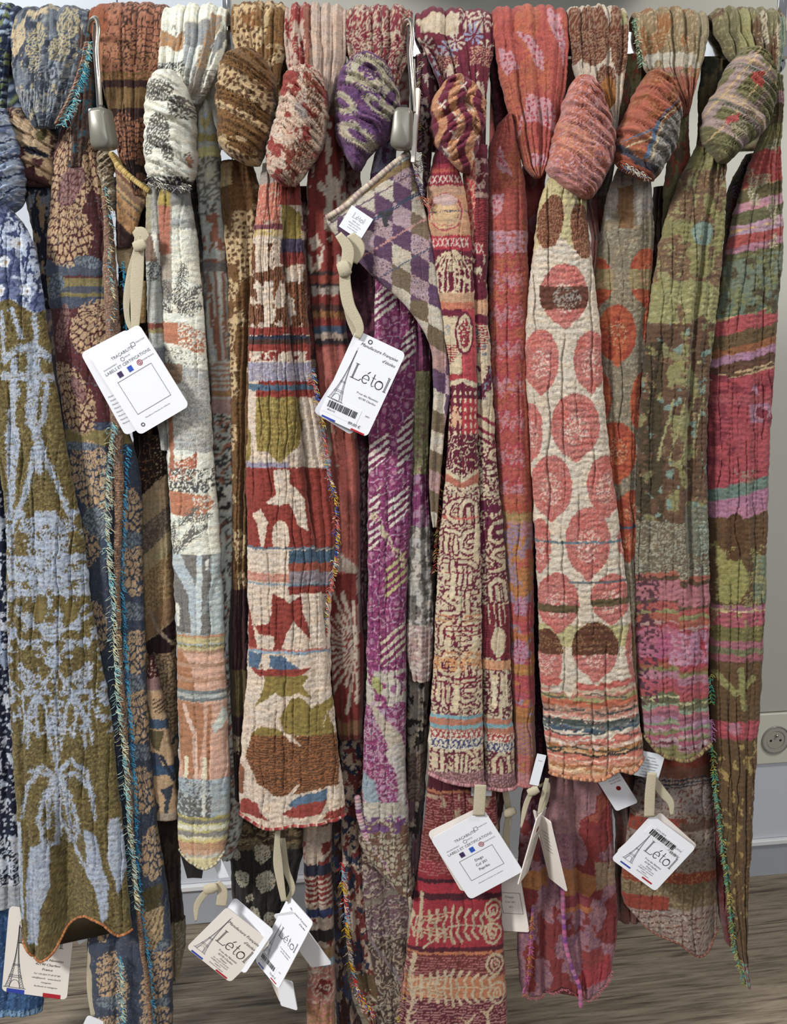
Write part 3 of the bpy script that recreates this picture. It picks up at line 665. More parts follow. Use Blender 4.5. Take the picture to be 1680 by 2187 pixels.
def pt(p):
    p.fill('2b1e19'); p.m(p.nz(6, 30, .6), '44352a'); p.m((p.y > 1960), '6d6148'); p.m((p.y > 1960) & p.spk(.4), '8f8566')
cloth('lower_tail', [(1700, 318, 388), (1800, 326, 384), (1900, 332, 388), (1980, 345, 396), (2040, 352, 392), (2085, 362, 384)], pt, S3, Y=.02, pleats=3)
# its folded-out striped corner
def pt(p):
    q = p.y - .95*(p.x-250)
    p.fill('b0814e'); p.mixed(p.all, '9f7040', .3)
    for a, b, c in ((0, 346, 'c7ab6c'), (346, 362, 'bf9d5e'), (362, 372, '6d4a38'), (372, 380, '9a7a52'), (380, 396, '7b5e48'), (396, 404, 'ac8a58'), (404, 409, '5f5548'), (430, 434, '5f5548')):
        p.m((q > a) & (q <= b), c)
    p.m(q > 470, '3a2522')
cloth('folded_corner', [(325, 234, 243), (350, 240, 268), (375, 246, 292), (400, 247, 316), (425, 248, 314), (460, 248, 302), (500, 247, 290), (530, 249, 280)], pt, S3, Y=-.026, bulge=.006, thick=.003, crx=.0002, cry=0.00011, pleats=0, label='golden striped underside corner')
hem([(236, 326), (252, 352), (285, 383), (318, 408)], -.036, S3, ['d0b87c', 'c2a768', 'a98d55'], r=.0026, per=5)
def pt(p): p.fill('9a8a6a'); p.m(p.st(6, .4, 40), '5e5142'); p.m(p.spk(.2), 'c9c0a6')
cloth('frayed_edge', [(322, 210, 232), (345, 208, 246), (370, 212, 242), (400, 216, 246), (450, 226, 248)], pt, S3, Y=-.024, bulge=.009, thick=.008, diag=(30, 12, .003))
def pt(p): p.fill('a98f64')
cloth('corner_lining', [(525, 246, 284), (560, 250, 286), (585, 262, 286)], pt, S3, Y=-.022, bulge=.004, thick=.002, crx=.0002)
def pt(p): p.fill('b28e52')
cloth('corner_lining', [(600, 292, 313), (650, 290, 314), (690, 296, 312)], pt, S3, Y=-.018, bulge=.004, thick=.002, crx=.0002)

# ---- 4 white and grey scarf
S4 = scarf('white and grey scarf with palm trees and coral bands, big white knot', 405)
def pt(p):
    p.fill('d6d6c4'); p.m(p.yr(58, 105) & p.box(398, 450, 0, 400), '8e9090'); p.m(p.yr(105, 200) & p.box(398, 425, 0, 400), 'b4b8b4')
    p.m(p.poly([(345, 66), (362, 72), (380, 88), (392, 70), (397, 72), (397, 112), (380, 116), (360, 100), (345, 105)]), 'a87c4c'); p.mixed(p.yr(66, 116) & (p.x < 398), '8a7c6c', .25)
    z = p.poly([(455, 40), (478, 45), (440, 150), (430, 225), (405, 215), (440, 100)]); p.m(z, '8b8173'); p.mixed(z, 'a87c4c', .4); p.m(p.poly([(480, 60), (488, 80), (450, 150), (462, 90)]), '7b7d7c')
    z = p.yr(138, 165) & (p.x < 398); p.m(z & ~p.scl(6, 9, .2, 1), '5c5a56'); p.mixed(p.yr(150, 240) & (p.x > 395), '8a8780', .5)
cloth('rail_loop', [(30, 347, 466), (60, 342, 484), (110, 338, 482), (150, 338, 466), (190, 345, 448), (225, 360, 430)], pt, S4, Y=-.03, cry=0, loop=.021, pleats=4.5, pamp=.0085, crx=.0003)
def pt(p):
    p.fill('d4d4c4'); 
    for cx, cy, rx, ry, rot in ((350, 205, 34, 24, 10), (352, 290, 26, 36, 0), (330, 320, 12, 20, 0), (370, 330, 12, 26, -20), (398, 240, 26, 22, 40), (412, 348, 6, 16, 0)):
        e = p.ell(cx, cy, rx, ry, rot); p.m(e & p.scl(5, 8, .42, 1, 30), '5d5952')
    p.m(p.ell(412, 352, 5, 12), 'a8785c'); p.m((p.y > 384) & p.spk(.6), '3a3a40'); p.m((p.y > 400), '4a4a4c')
cloth('knot', [(150, 336, 372), (175, 322, 392), (205, 316, 408), (245, 312, 420), (290, 310, 420), (330, 311, 422), (368, 314, 421), (388, 330, 414), (404, 352, 404)], pt, S4, Y=-.05, bulge=.03, thick=.02, diag=(-26, 44, .006), crx=.0003, cry=0.00016, creases=[(.75, .95, 9, .008, 230, 330)])
fringe([(316, 378), (340, 392), (370, 400), (402, 396)], -.068, S4, ['3a3a40', 'c9c7ba', '77766f'], 150, .006, spread=1)
def pt(p):
    p.fill('d6d5c4')
    p.stops([(400, '8f928e'), (440, 'c9cabc'), (470, '9b9d98'), (490, 'd8d8c6')], 4)
    p.m((p.y < 640) & (p.x < 372), '9a8f80'); z = (p.x < 368) & (p.y < 545) & (p.x > 340); p.m(z, 'a8664c'); p.m(z & (p.y < 440), 'a5913c')
    def leaf(x0, y0, x1, y1, w, c, n=9):
        L = math.hypot(x1-x0, y1-y0); ux, uy = (x1-x0)/L, (y1-y0)/L
        p.m(p.seg([(x0, y0), (x1, y1)], 2.5), c)
        for i in range(int(L/4.2)):
            t = (i+.5)/int(L/4.2); cx, cy = x0+(x1-x0)*t, y0+(y1-y0)*t; ww = w*(.35+math.sin(math.pi*min(1, t*.9+.12))*.8)
            for s in (1, -1): p.m(p.seg([(cx, cy), (cx+ux*ww*.6-uy*s*ww, cy+uy*ww*.6+ux*s*ww)], 2.4, 1.2), c)
    for c, dy in (('5f5d5a', 0),):
        for a in ((385, 660, 398, 565), (385, 660, 430, 612), (380, 650, 352, 600), (384, 668, 432, 652), (372, 668, 345, 640)): leaf(*a[:4], 13, c)
    z = p.poly([(340, 684), (400, 690), (440, 712), (440, 760), (380, 735), (345, 728)]); p.m(z, 'b5714f'); p.mixed(z & (p.x > 385), 'd6d5c4', .5)
    z = p.poly([(348, 740), (370, 742), (445, 762), (420, 790), (350, 770)]); p.mixed(z, '77736c', .3)
    z = p.poly([(350, 772), (447, 790), (455, 965), (356, 955)]); p.m(z, 'aaa9a4'); p.mixed(z, '8d8d8c', .4); p.m(z & p.st(4, .3, 20), 'b9b9b0')
    p.m(p.poly([(352, 772), (394, 778), (392, 815), (370, 830), (352, 815)]), '8b7159'); p.m(p.seg([(366, 800), (370, 1000)], 11), 'a5694a')
    z = p.poly([(360, 992), (405, 975), (425, 955), (428, 990), (400, 1010), (430, 1005), (395, 1030), (362, 1020)]); p.mixed(z, 'b5694a', .62)
    z = p.yr(998, 1048) & ~p.nz(9, 12, .6); p.mixed(z, '55534f', .6)
    z = p.poly([(360, 1044), (450, 1056), (462, 1075), (430, 1102), (362, 1094)]); p.m(z, 'ba7450'); p.mixed(z & (p.x > 415), 'd6d5c4', .4)
    for a in ((400, 1110, 455, 1098), (395, 1150, 448, 1118), (385, 1120, 430, 1075), (372, 1180, 375, 1110), (380, 1180, 420, 1120)): leaf(*a, 9, '6a6862')
    z = p.yr(1180, 1348); p.m(z, '6f6c68'); p.m(z & p.st(4, .4, 0), '7b7974'); p.m(z & (p.poly([(368, 1180), (390, 1180), (424, 1250), (424, 1350), (412, 1350), (405, 1262), (368, 1205)])), 'a9b5ba')
    p.m(z & p.seg([(430, 1186), (428, 1350)], 12), 'b9c4c4'); p.m(z & (p.x > 452), 'aab6b4'); p.m(z & p.seg([(476, 1200), (440, 1300)], 10), '8d9694'); p.m(p.box(370, 386, 1285, 1335), 'd8d8c8'); p.m(p.box(442, 449, 1190, 1212), 'd8d8c8')
    z = p.yr(1348, 1382); p.m(z, 'b9ab74'); p.m(z & (p.y < 1356), 'b98058'); p.m(z & p.st(24, .3, 90), '9aa6a4'); p.m(p.yr(1370, 1376) & p.spk(.6), '8b7a40')
    z = p.yr(1382, 1466); p.m(z, 'cf9f86'); p.m(z & p.poly([(375, 1382), (395, 1390), (414, 1420), (420, 1470), (380, 1470)]), 'ab7148')
    p.m(z & p.st(30, .3, 90), 'ab8062'); z = p.yr(1466, 1490); p.m(z, '6f7676'); p.m(z & p.st(22, .4, 90), 'a5a9a2')
    z = p.yr(1490, 1655); p.m(z, 'cb9d84'); p.m(z & p.poly([(380, 1492), (440, 1492), (440, 1560), (425, 1655), (395, 1655), (380, 1560)]), 'a9714a'); p.m(z & p.seg([(395, 1500), (420, 1560), (422, 1655)], 9), 'd4b09a'); p.m(z & p.seg([(452, 1500), (445, 1655)], 8), 'a9714a'); p.m(p.poly([(478, 1500), (488, 1530), (462, 1560), (456, 1545)]), 'c3cabc')
    for x in (402, 442): p.m(p.seg([(x, 1612), (x-3, 1650)], 9), 'd9cfae')
    z = p.yr(1655, 1735); p.m(z, '62625f'); p.mixed(z, 'a8afae', .35, 3); p.m(z & (p.x > 455), '9aa5a6'); p.m(z & p.seg([(440, 1660), (438, 1735)], 7), 'c9c9bc'); p.mixed(z & (p.y < 1690), '95a2a8', .6)
    p.stops([(1735, 'a59b50'), (1741, '77746c'), (1750, 'c3ba74'), (1755, 'd0cdb4'), (1764, 'b3aa62'), (1768, '837f78'), (1778, 'cfc9a4'), (1784, 'c9b96a'), (1790, 'b98a62'), (1805, 'c79a76'), (1815, 'b9b4a4'), (1822, 'cabd86')], 4)
cloth('front_tail', [(385, 352, 400), (420, 338, 408), (500, 340, 420), (560, 342, 427), (650, 347, 434), (800, 352, 444), (900, 355, 452), (1000, 359, 459), (1100, 364, 467), (1200, 369, 472), (1300, 374, 478), (1400, 378, 481), (1500, 380, 486), (1600, 383, 490), (1700, 380, 492), (1780, 379, 488), (1822, 384, 480)],
      pt, S4, Y=-.036, bulge=.010, crx=.0005, cry=0.00044, px=30, py=14, pleats=1, pamp=.002, bottom=[(0, -10), (.3, 10), (.6, 22), (.85, 12), (1, -8)])
hem(None, -.038, S4, ['cfc59a', '9a8a78', 'd8d2b4', '8d8c8a'], per=6)
def pt(p):
    p.fill('9a9a92'); p.stops([(470, 'a7a79c'), (500, '7d6556'), (560, 'b1b3aa'), (690, '8e4a3a'), (702, 'a89a60'), (712, 'b5b8b2'), (740, '7b7f88'), (770, '95968f')], 4); p.m(p.seg([(332, 500), (345, 560)], 10), 'd2d2c4'); p.mixed(p.yr(560, 600), '5d5b58', .5); p.m(p.yr(400, 500) & (p.x < 325), '9a9272')
cloth('side_fold', [(392, 316, 345), (450, 311, 350), (550, 311, 352), (700, 316, 356), (850, 326, 360), (960, 345, 362)], pt, S4, Y=-.030, bulge=.007, pleats=1, crx=.0004)
def pt(p):
    p.fill('a9aba2'); 
    e = p.ell(442, 258, 11, 20); p.m(e, 'b5a860'); p.m(p.ell(442, 250, 6, 10), 'a5b0bb'); p.m(p.yr(290, 305), '9a8c44'); p.m(p.yr(318, 338), 'c4bd74'); 
    z = p.yr(338, 430); p.m(z, '6e6a62'); p.mixed(z, 'b1b0a0', .45); p.m(p.ell(450, 372, 9, 18), 'b5b39a')
    p.m(p.yr(430, 460) & p.nz(10, 9, .5), '5c5652'); p.m(p.yr(455, 560) & p.nz(14, 13, .56, 2), '8a5540'); p.m(p.yr(560, 580), '6d6a66')
    z = p.yr(580, 770); 
    for x0, x1 in ((436, 470), (446, 474), (462, 476), (478, 486)): p.m(z & p.seg([(x0, 580), (x1, 765)], 6), '8e5940')
    p.m(z & p.st(60, .12, 4), '6c6c6a'); z = p.yr(770, 850); p.m(z & p.st(11, .45, 88), '9a6a52'); p.m(p.yr(835, 842), '9a7a3c'); z = p.yr(850, 880); p.m(z, 'a08078')
    z = p.yr(880, 1030); p.m(z & p.st(15, .35, 70, 50), '3f3f3c'); p.m(z & p.st(22, .2, 60, 60, .4), '9a5c44'); z = p.yr(1030, 1090); p.m(z & p.nz(12, 10, .48), '33322f'); p.m(p.ell(492, 1045, 13, 12), 'c4c3b6'); p.m(p.zig(26, 8, 9, .16) & p.yr(1070, 1100), 'b9b8ac')
    z = p.y > 1100; p.m(z & p.st(19, .4, 60, 60), '4a4744'); p.m(z & p.st(27, .15, 50, 70, .4), '8d5240'); p.m(z & p.nz(10, 40, .6, 4), 'b4bbb2')
cloth('rear_tail', [(215, 428, 444), (260, 423, 458), (350, 420, 472), (430, 421, 478), (500, 430, 483), (600, 433, 490), (700, 440, 496), (800, 448, 501), (900, 452, 506), (1000, 458, 508), (1150, 465, 512), (1250, 462, 500), (1400, 465, 494), (1500, 466, 500), (1650, 470, 513), (1760, 472, 518), (1830, 455, 498)], pt, S4, Y=-.012, bulge=.010, pleats=1.4, crx=.0004)
cloth('rear_tail', [(300, 390, 470), (500, 350, 480), (900, 370, 520), (1300, 390, 525), (1720, 400, 515)], gap_dark('3a3835', '5c5650', '7d7668'), S4, Y=.03, pleats=5)  # added back layer, coloured dark for the shade between the tails
# ---- 5 mustard leopard scarf
S5 = scarf('mustard brown scarf with cream leopard patches and a ribbed knot', 545)
def leo(p, base='7a5424', q=None):
    p.fill(base); p.mixed(p.all, '5c3e1a', .35, 3)
    n = fb((p.x*.8+p.y*.5)/34, (p.y*.8-p.x*.5)/62, p.k+1) if q is None else q
    z = n > .52; p.m(z, 'bb9f70'); p.m((n > .49) & (n <= .52) & p.spk(.6), 'a98e60'); f1, f2, c = vor(p.x/11, p.y/12, p.k); p.m(z & (f1 < .33), '5f4022')
def pt(p): leo(p); p.m(p.box(500, 548, 22, 110), 'b99c6c'); f1, f2, c = vor(p.x/11, p.y/13, 3); p.m(p.box(500, 548, 30, 110) & (f1 < .34), '5f4024'); p.mixed(p.poly([(505, 45), (550, 35), (545, 65), (520, 55)]), '8a5a2a', .7)
cloth('rail_loop', [(20, 494, 602), (50, 491, 611), (100, 498, 612), (140, 512, 604), (180, 545, 596), (230, 570, 592)], pt, S5, Y=-.03, cry=0, loop=.021, pleats=5, pamp=.0085)
def pt(p):
    q = (p.x - 465)*.55 - (p.y - 120) ; qq = -q
    p.fill('76501f'); p.mixed(p.all, '523612', .4, 3)
    b = ((qq > 18) & (qq < 66)) | ((qq > 96) & (qq < 112)) | ((qq > 180) & (qq < 206)); p.m(b, 'b89b6c'); f1, f2, c = vor(p.x/11, p.y/12, 4); p.m(b & (f1 < .36), '5a3a20'); p.m((qq > 150) & p.nz(24, 16, .6), 'ab9064')
cloth('knot', [(105, 498, 540), (125, 480, 564), (160, 466, 582), (210, 462, 588), (260, 464, 588), (300, 467, 578), (330, 484, 566), (356, 530, 556)], pt, S5, Y=-.05, bulge=.032, thick=.02, diag=(-27, 16, .0052), crx=.0002, cry=0.00016)
def pt(p): leo(p, '6d4a22', fb(p.x/26, p.y/52, 71)*.8+.12*(np.sin(p.y/36)>0)); p.m(p.yr(1250, 1420), '351a1b'); p.m(p.yr(1420, 1520), '4f4120'); p.m(p.y > 1520, '2f1a1a'); p.m(p.yr(1560, 1600) & p.spk(.6), '8d7a5c'); p.m(p.yr(350, 400) & (p.x < 500), 'b39868')
cloth('front_tail', [(345, 470, 540), (400, 470, 554), (500, 478, 563), (600, 486, 562), (700, 486, 556), (800, 488, 550), (1000, 492, 540), (1200, 494, 534), (1400, 488, 540), (1600, 495, 535), (1700, 500, 530)], pt, S5, Y=-.014, bulge=.012, pleats=2, pamp=.005)
def pt(p):
    p.fill('3a2c1e'); p.m(p.nz(24, 9, .5), '6b5a38'); p.m(p.st(5, .35, 90) & p.nz(20, 8, .5), '8b7a58'); p.m(p.yr(1795, 1830), '5a4c36')
    z = p.y > 1805; p.m(z, '24211e')
    for cx, cy, r in ((505, 1815, 12), (520, 1865, 15), (545, 1940, 14), (562, 1810, 18), (570, 1870, 20), (580, 1950, 14), (536, 1905, 8), (600, 1840, 10)): e = p.ell(cx, cy, r, r*1.15); p.m(e & p.scl(5, 5, .55, 2), 'a39c86'); 
    p.m(p.seg([(480, 1840), (510, 1960)], 10), '3f3832')
cloth('lower_tail', [(1720, 480, 650), (1800, 484, 650), (1850, 492, 640), (1950, 505, 612), (2000, 545, 596), (2040, 560, 590)], pt, S5, Y=.014, pleats=4, pamp=.004)
cloth('rear_tail', [(420, 470, 545), (600, 480, 570), (1000, 490, 560), (1400, 495, 560), (1740, 480, 640)], gap_dark('2b1f16', '4c371e', '6a4c2a'), S5, Y=.03, pleats=4)  # gap filler at the back, with the shade painted in
# ---- 6 rust red and cream scarf
S6 = scarf('rust red and cream scarf with ochre patches and a red stitched hem, in front', 672)
def pt(p):
    p.fill('b39a88'); z = (p.x < 664) & (p.y < 150); p.m(z & p.nz(14, 34, .5), '8a2e2c'); p.mixed(z, 'b08a7a', .3); p.m(p.poly([(650, 30), (664, 30), (664, 150), (655, 150)]), '8c5642')
cloth('rail_loop', [(26, 607, 736), (60, 606, 740), (110, 607, 740), (150, 614, 734), (190, 635, 722), (230, 660, 706), (260, 680, 698)], pt, S6, Y=-.034, cry=0, loop=.021, pleats=6, pamp=.0085)
def pt(p):
    q = (p.x-600)*.75 - (p.y-150) + 300
    p.fill('bda089'); p.m(p.nz(20, 16, .55), '8c3028'); z = p.nz(12, 30, .6, 3); p.m(z, 'c4ae98'); p.mixed(p.all, '9a5a48', .22); z = p.poly([(610, 320), (680, 310), (660, 370), (625, 390)]) | p.poly([(655, 160), (692, 200), (690, 300), (665, 240)]); p.m(z & p.st(5, .5, 20, 6), '80492a')
    p.m(p.poly([(605, 170), (628, 165), (618, 205), (600, 215)]), '94362c'); p.m(p.ell(650, 250, 20, 8, 50), '9a8c86')
cloth('knot', [(140, 628, 668), (160, 610, 686), (195, 600, 698), (240, 590, 702), (290, 574, 698), (335, 567, 680), (370, 572, 656), (400, 606, 632)], pt, S6, Y=-.054, bulge=.032, thick=.02, diag=(-40, 17, .005), crx=.0002, cry=0.00016)
def redmot(p, dark='8b3226'):
    cr = 'cdb9a3'
    p.fill(cr)
    z = p.yr(355, 480); p.m(z & (p.x < 600), 'b86a54'); p.m(p.yr(355, 395) & (p.x < 590), '9a8d84'); p.m(p.yr(480, 492), '7a3f4a'); p.m(p.yr(492, 504), 'c9ac68'); p.m(p.yr(504, 520), cr)
    p.m(p.poly([(603, 430), (645, 460), (645, 545), (605, 515)]), '8a7628'); p.m(p.yr(385, 440) & (p.x > 600), dark)
    z = p.yr(520, 700) & p.nz(15, 28, .47, 1); p.m(z, '86502c'); p.m(z & p.st(5, .35, 0), '3f2a20')
    p.m(p.box(548, 575, 520, 580), cr); p.m(p.box(566, 586, 600, 690), cr); p.m(p.yr(512, 540) & (p.x > 600), '4c4058'); p.m(p.yr(540, 565) & (p.x > 600), '82322a')
    p.m(p.yr(698, 715), dark); p.m(p.yr(716, 724), '33384a'); p.m(p.yr(724, 734), '4a3028'); p.m(p.yr(734, 750), dark); p.m(p.ell(585, 765, 24, 18), cr); p.m(p.yr(740, 770) & p.nz(12, 20, .55, 2), dark)
    p.m(p.yr(772, 812), '8d879a'); p.m(p.yr(772, 812) & p.spk(.4), 'a9a3b0'); p.m(p.yr(812, 820) & (p.x > 555), dark); p.m(p.yr(820, 832), '4a6478'); p.m(p.yr(832, 845) & (p.x > 550), dark)
    p.m(p.poly([(552, 845), (640, 845), (648, 900), (640, 950), (600, 985), (575, 960), (552, 960), (548, 900)]), '857028'); p.m(p.poly([(526, 900), (540, 930), (536, 980), (526, 985)]), '857028'); p.mixed(p.yr(845, 985) & (p.c[:, 2] < .05), '9f8a3e', .35)
    p.m(p.yr(984, 996) & (p.x < 620), '8f89a0'); p.m(p.yr(995, 1165), dark)
    p.m(p.poly([(585, 1000), (620, 1000), (622, 1030), (650, 1060), (660, 1130), (640, 1120), (620, 1070), (600, 1075), (572, 1070), (592, 1050)]), cr); p.m(p.poly([(540, 1095), (560, 1080), (575, 1110), (565, 1165), (560, 1165), (552, 1115)]), cr); p.m(p.ell(602, 1140, 18, 34), cr)
    p.m(p.yr(1163, 1168), '5d6f80'); p.m(p.yr(1168, 1220), cr); z = p.x > 620; p.m(p.yr(1170, 1196) & z, '40596f'); p.m(p.yr(1196, 1214) & z, '93452f'); p.m(p.yr(1214, 1240) & z, '8a7c82'); p.m(p.yr(1240, 1248) & z, '4c5c6c'); p.m(p.yr(1218, 1236) & ~z, 'c07e68'); p.m(p.yr(1239, 1243), '7d8c96')
    p.m(p.yr(1246, 1262) & z, dark)
    z = p.poly([(585, 1262), (606, 1270), (620, 1280), (645, 1265), (650, 1300), (662, 1345), (668, 1362), (648, 1340), (628, 1320), (612, 1350), (600, 1385), (586, 1384), (588, 1350), (556, 1350), (545, 1330), (575, 1325), (582, 1300)]); p.m(z, dark)
    p.m(p.poly([(530, 1270), (538, 1320), (552, 1380), (530, 1380)]), dark)
    p.m(p.yr(1379, 1383), 'b0685c'); p.m(p.yr(1383, 1388), '7d98a8')
    z = p.poly([(530, 1388), (562, 1390), (555, 1412), (552, 1425), (534, 1420)]) | p.poly([(578, 1390), (610, 1395), (640, 1418), (600, 1425), (580, 1415)]); p.m(z, '4a6580'); p.m(p.poly([(535, 1422), (668, 1418), (640, 1436), (555, 1436)]), '8d3528')
    oc = '857128'; p.m(p.poly([(566, 1436), (660, 1434), (650, 1455), (668, 1485), (640, 1470), (606, 1480), (590, 1470), (548, 1500), (568, 1460)]), oc); p.m(p.poly([(625, 1480), (650, 1482), (668, 1505), (712, 1480), (716, 1502), (696, 1520), (690, 1560), (700, 1510), (716, 1560), (690, 1562), (612, 1558), (600, 1525)]), oc)
    p.m(p.poly([(540, 1558), (560, 1542), (600, 1548), (610, 1565), (540, 1565)]), oc)
    z = p.poly([(540, 1562), (724, 1560), (724, 1668), (660, 1680), (620, 1690), (590, 1690), (550, 1660), (526, 1610)]) & ~p.poly([(600, 1545), (630, 1565), (646, 1585), (618, 1572)]); p.m(z, '8f5628'); p.m(z & p.st(5.2, .42, 0 + 90, 8), '4d3220')
    p.m(p.poly([(510, 1620), (524, 1640), (520, 1690), (508, 1690)]), '7e4a2c'); p.m(p.seg([(612, 1700), (640, 1665)], 12, 4), cr)
    p.m(p.poly([(612, 1714), (640, 1690), (700, 1676), (700, 1700), (640, 1712)]), '4f6a84'); p.m(p.poly([(605, 1728), (640, 1706), (700, 1698), (686, 1728), (620, 1738)]), '90372c'); p.m(p.poly([(520, 1700), (552, 1706), (556, 1726), (580, 1745), (505, 1728)]), '90372c'); p.m(p.poly([(700, 1725), (738, 1718), (738, 1745), (690, 1740)]), '90372c')
    p.mixed(p.all & (p.c[:, 0] > .45), 'b5a08a', .25, 3)
cloth('front_tail', [(350, 562, 612), (420, 551, 620), (500, 542, 604), (600, 536, 608), (700, 532, 618), (800, 530, 628), (900, 528, 640), (1000, 526, 650), (1100, 527, 662), (1200, 528, 678), (1300, 529, 690), (1400, 529, 700), (1500, 523, 712), (1600, 515, 723), (1700, 509, 735), (1748, 511, 738)],
      redmot, S6, Y=-.046, bulge=.012, thick=.01, pleats=2.6, pamp=.0035, crx=.001, cry=0.00044, px=17, py=12, bottom=[(0, -14), (.25, 10), (.55, 4), (.8, 0), (1, -10)])
hem(None, -.05, S6, ['8e2f30', 'c9b0a0', 'b06a60', '94383a'], r=.0026, per=6)
cloth('second_fold', [(360, 598, 640), (420, 598, 642), (500, 596, 650), (600, 598, 655), (700, 608, 660), (800, 616, 668), (900, 626, 690), (1000, 636, 706), (1100, 646, 714), (1200, 656, 714), (1300, 668, 706), (1400, 680, 706), (1480, 690, 708)],
      redmot, S6, Y=-.034, bulge=.010, pleats=2, pamp=.004, crx=.0008, px=16)
fringe([(664, 790), (672, 840), (684, 880), (690, 930), (697, 1000), (708, 1040), (716, 1100), (716, 1170), (706, 1240), (695, 1290), (690, 1350)], -.042, S6, ['b03c34', '6f94b0', 'd8cab0', 'c4a838', '3050a0', 'c9685c'], 420, .005)
def pt(p):
    p.fill('7c2b24'); p.m(p.nz(16, 40, .55), 'b8a491'); p.stops([(580, '3c302e'), (588, '8a3a2a'), (600, '8a4230'), (606, '33292a'), (614, '9a8a7c'), (630, '7c2b24'), (650, '4c2f2c'), (664, '8a5a2c'), (680, '7c2b24'), (696, '3c4c60'), (710, 'a08c7c'), (722, '33282c'), (736, '7c3028'), (750, '9c4c40')], 5)
    p.m(p.yr(740, 850) & (p.x > 688), '9c5044'); p.m(p.yr(850, 1000) & p.nz(18, 40, .52, 3), 'b5a08c'); p.m(p.yr(1060, 1170) & (p.x > 715), '94493c'); z = p.poly([(720, 1150), (768, 1210), (768, 1230), (722, 1205)]); p.m(z | p.yr(1165, 1215), 'a39080'); p.m(p.poly([(715, 1160), (768, 1212), (768, 1160)]), '94493c')
    z = p.y > 1218; p.m(z, '6f221e')
    for k in range(18):
        a = math.radians(92 + k*10.5); r0 = 6; c = (766, 1372)
        p.m(z & p.seg([(c[0]+r0*math.cos(a), c[1]+r0*math.sin(a)), (c[0]+(95+25*math.sin(k*2.3))*math.cos(a), c[1]+(95+25*math.sin(k*2.3))*1.25*math.sin(a))], 2, 9), 'ab9886')
    p.m(p.y > 1530, '5c2420'); p.m(p.yr(1530, 1560), '7a5230')
cloth('rear_tail', [(250, 692, 716), (300, 672, 732), (350, 660, 736), (450, 654, 742), (550, 655, 746), (650, 664, 738), (750, 672, 746), (900, 688, 760), (1000, 698, 768), (1100, 703, 770), (1200, 700, 770), (1400, 703, 777), (1500, 712, 776), (1570, 720, 776)], pt, S6, Y=-.018, bulge=.012, pleats=2.4, pamp=.006)
def pt(p):
    p.fill('ab9784'); z = p.nz(15, 20, .5); p.m(z, '70241f')
    for a, b, c in ((1755, 1790, 'a08c78'), (1838, 1860, '23263a'), (1860, 1920, '7a2822'), (1925, 1935, '9a8570'), (1932, 1948, '28345e'), (1975, 2000, '2c2322'), (2012, 2035, '8f6f48'), (2035, 2052, '7d97a0'), (2125, 2187, '8a6a34')): p.m(p.yr(a, b), c)
    p.m(p.yr(1862, 1920) & p.st(11, .45, 82), 'b3a08c'); z = p.yr(2052, 2130); p.m(z, 'a8685a'); p.m(p.ell(692, 2095, 18, 16), '7c2622'); p.m(z & p.st(18, .3, 40, 60), 'b8a390'); p.mixed(p.yr(2130, 2187), 'a8685a', .5)
cloth('lower_tail', [(1730, 646, 712), (1850, 648, 708), (1950, 654, 712), (2050, 656, 716), (2150, 655, 716), (2230, 656, 716)], pt, S6, Y=-.004, bulge=.010, pleats=1.6)
def pt(p):
    p.fill('6c2622'); p.m(p.nz(9, 14, .5), 'a8917c'); p.m(p.nz(9, 12, .6, 2), '252a40'); p.m(p.y > 2070, '5e4a2a'); p.m((p.y > 2100) & p.nz(10, 7, .52, 6), 'b5a58c'); p.m((p.y > 2100) & p.nz(8, 6, .6, 7), '7a2420')
cloth('lower_tail', [(1560, 722, 782), (1650, 728, 790), (1750, 726, 782), (1850, 730, 780), (1950, 738, 790), (2050, 752, 808), (2110, 758, 822), (2150, 768, 815), (2180, 790, 806)], pt, S6, Y=.004, bulge=.010, pleats=2)
fringe([(728, 1840), (735, 1930), (740, 2010), (752, 2080), (770, 2130), (795, 2165)], -.014, S6, ['c0302c', '86a8c0', 'd8b030', 'd8cab8', '2c4c98', 'c0302c'], 300, .006)
cloth('lower_tail', [(1640, 708, 738), (1800, 706, 740), (2000, 712, 742), (2100, 716, 745), (2230, 720, 790)], lambda p: (p.fill('3a1f1c'), p.m(p.nz(8, 20, .58), '8a7460'), p.m(p.nz(9, 12, .62, 3), '2c3658')), S6, Y=.02, pleats=2)
cloth('under_tail', [(400, 560, 720), (600, 560, 760), (1000, 560, 780), (1400, 560, 790), (1740, 560, 790)], gap_dark('341716', '551f1c', '6e5a4e'), S6, Y=.03, pleats=6)  # sheet added behind the tails, painted as dark as the shaded gaps
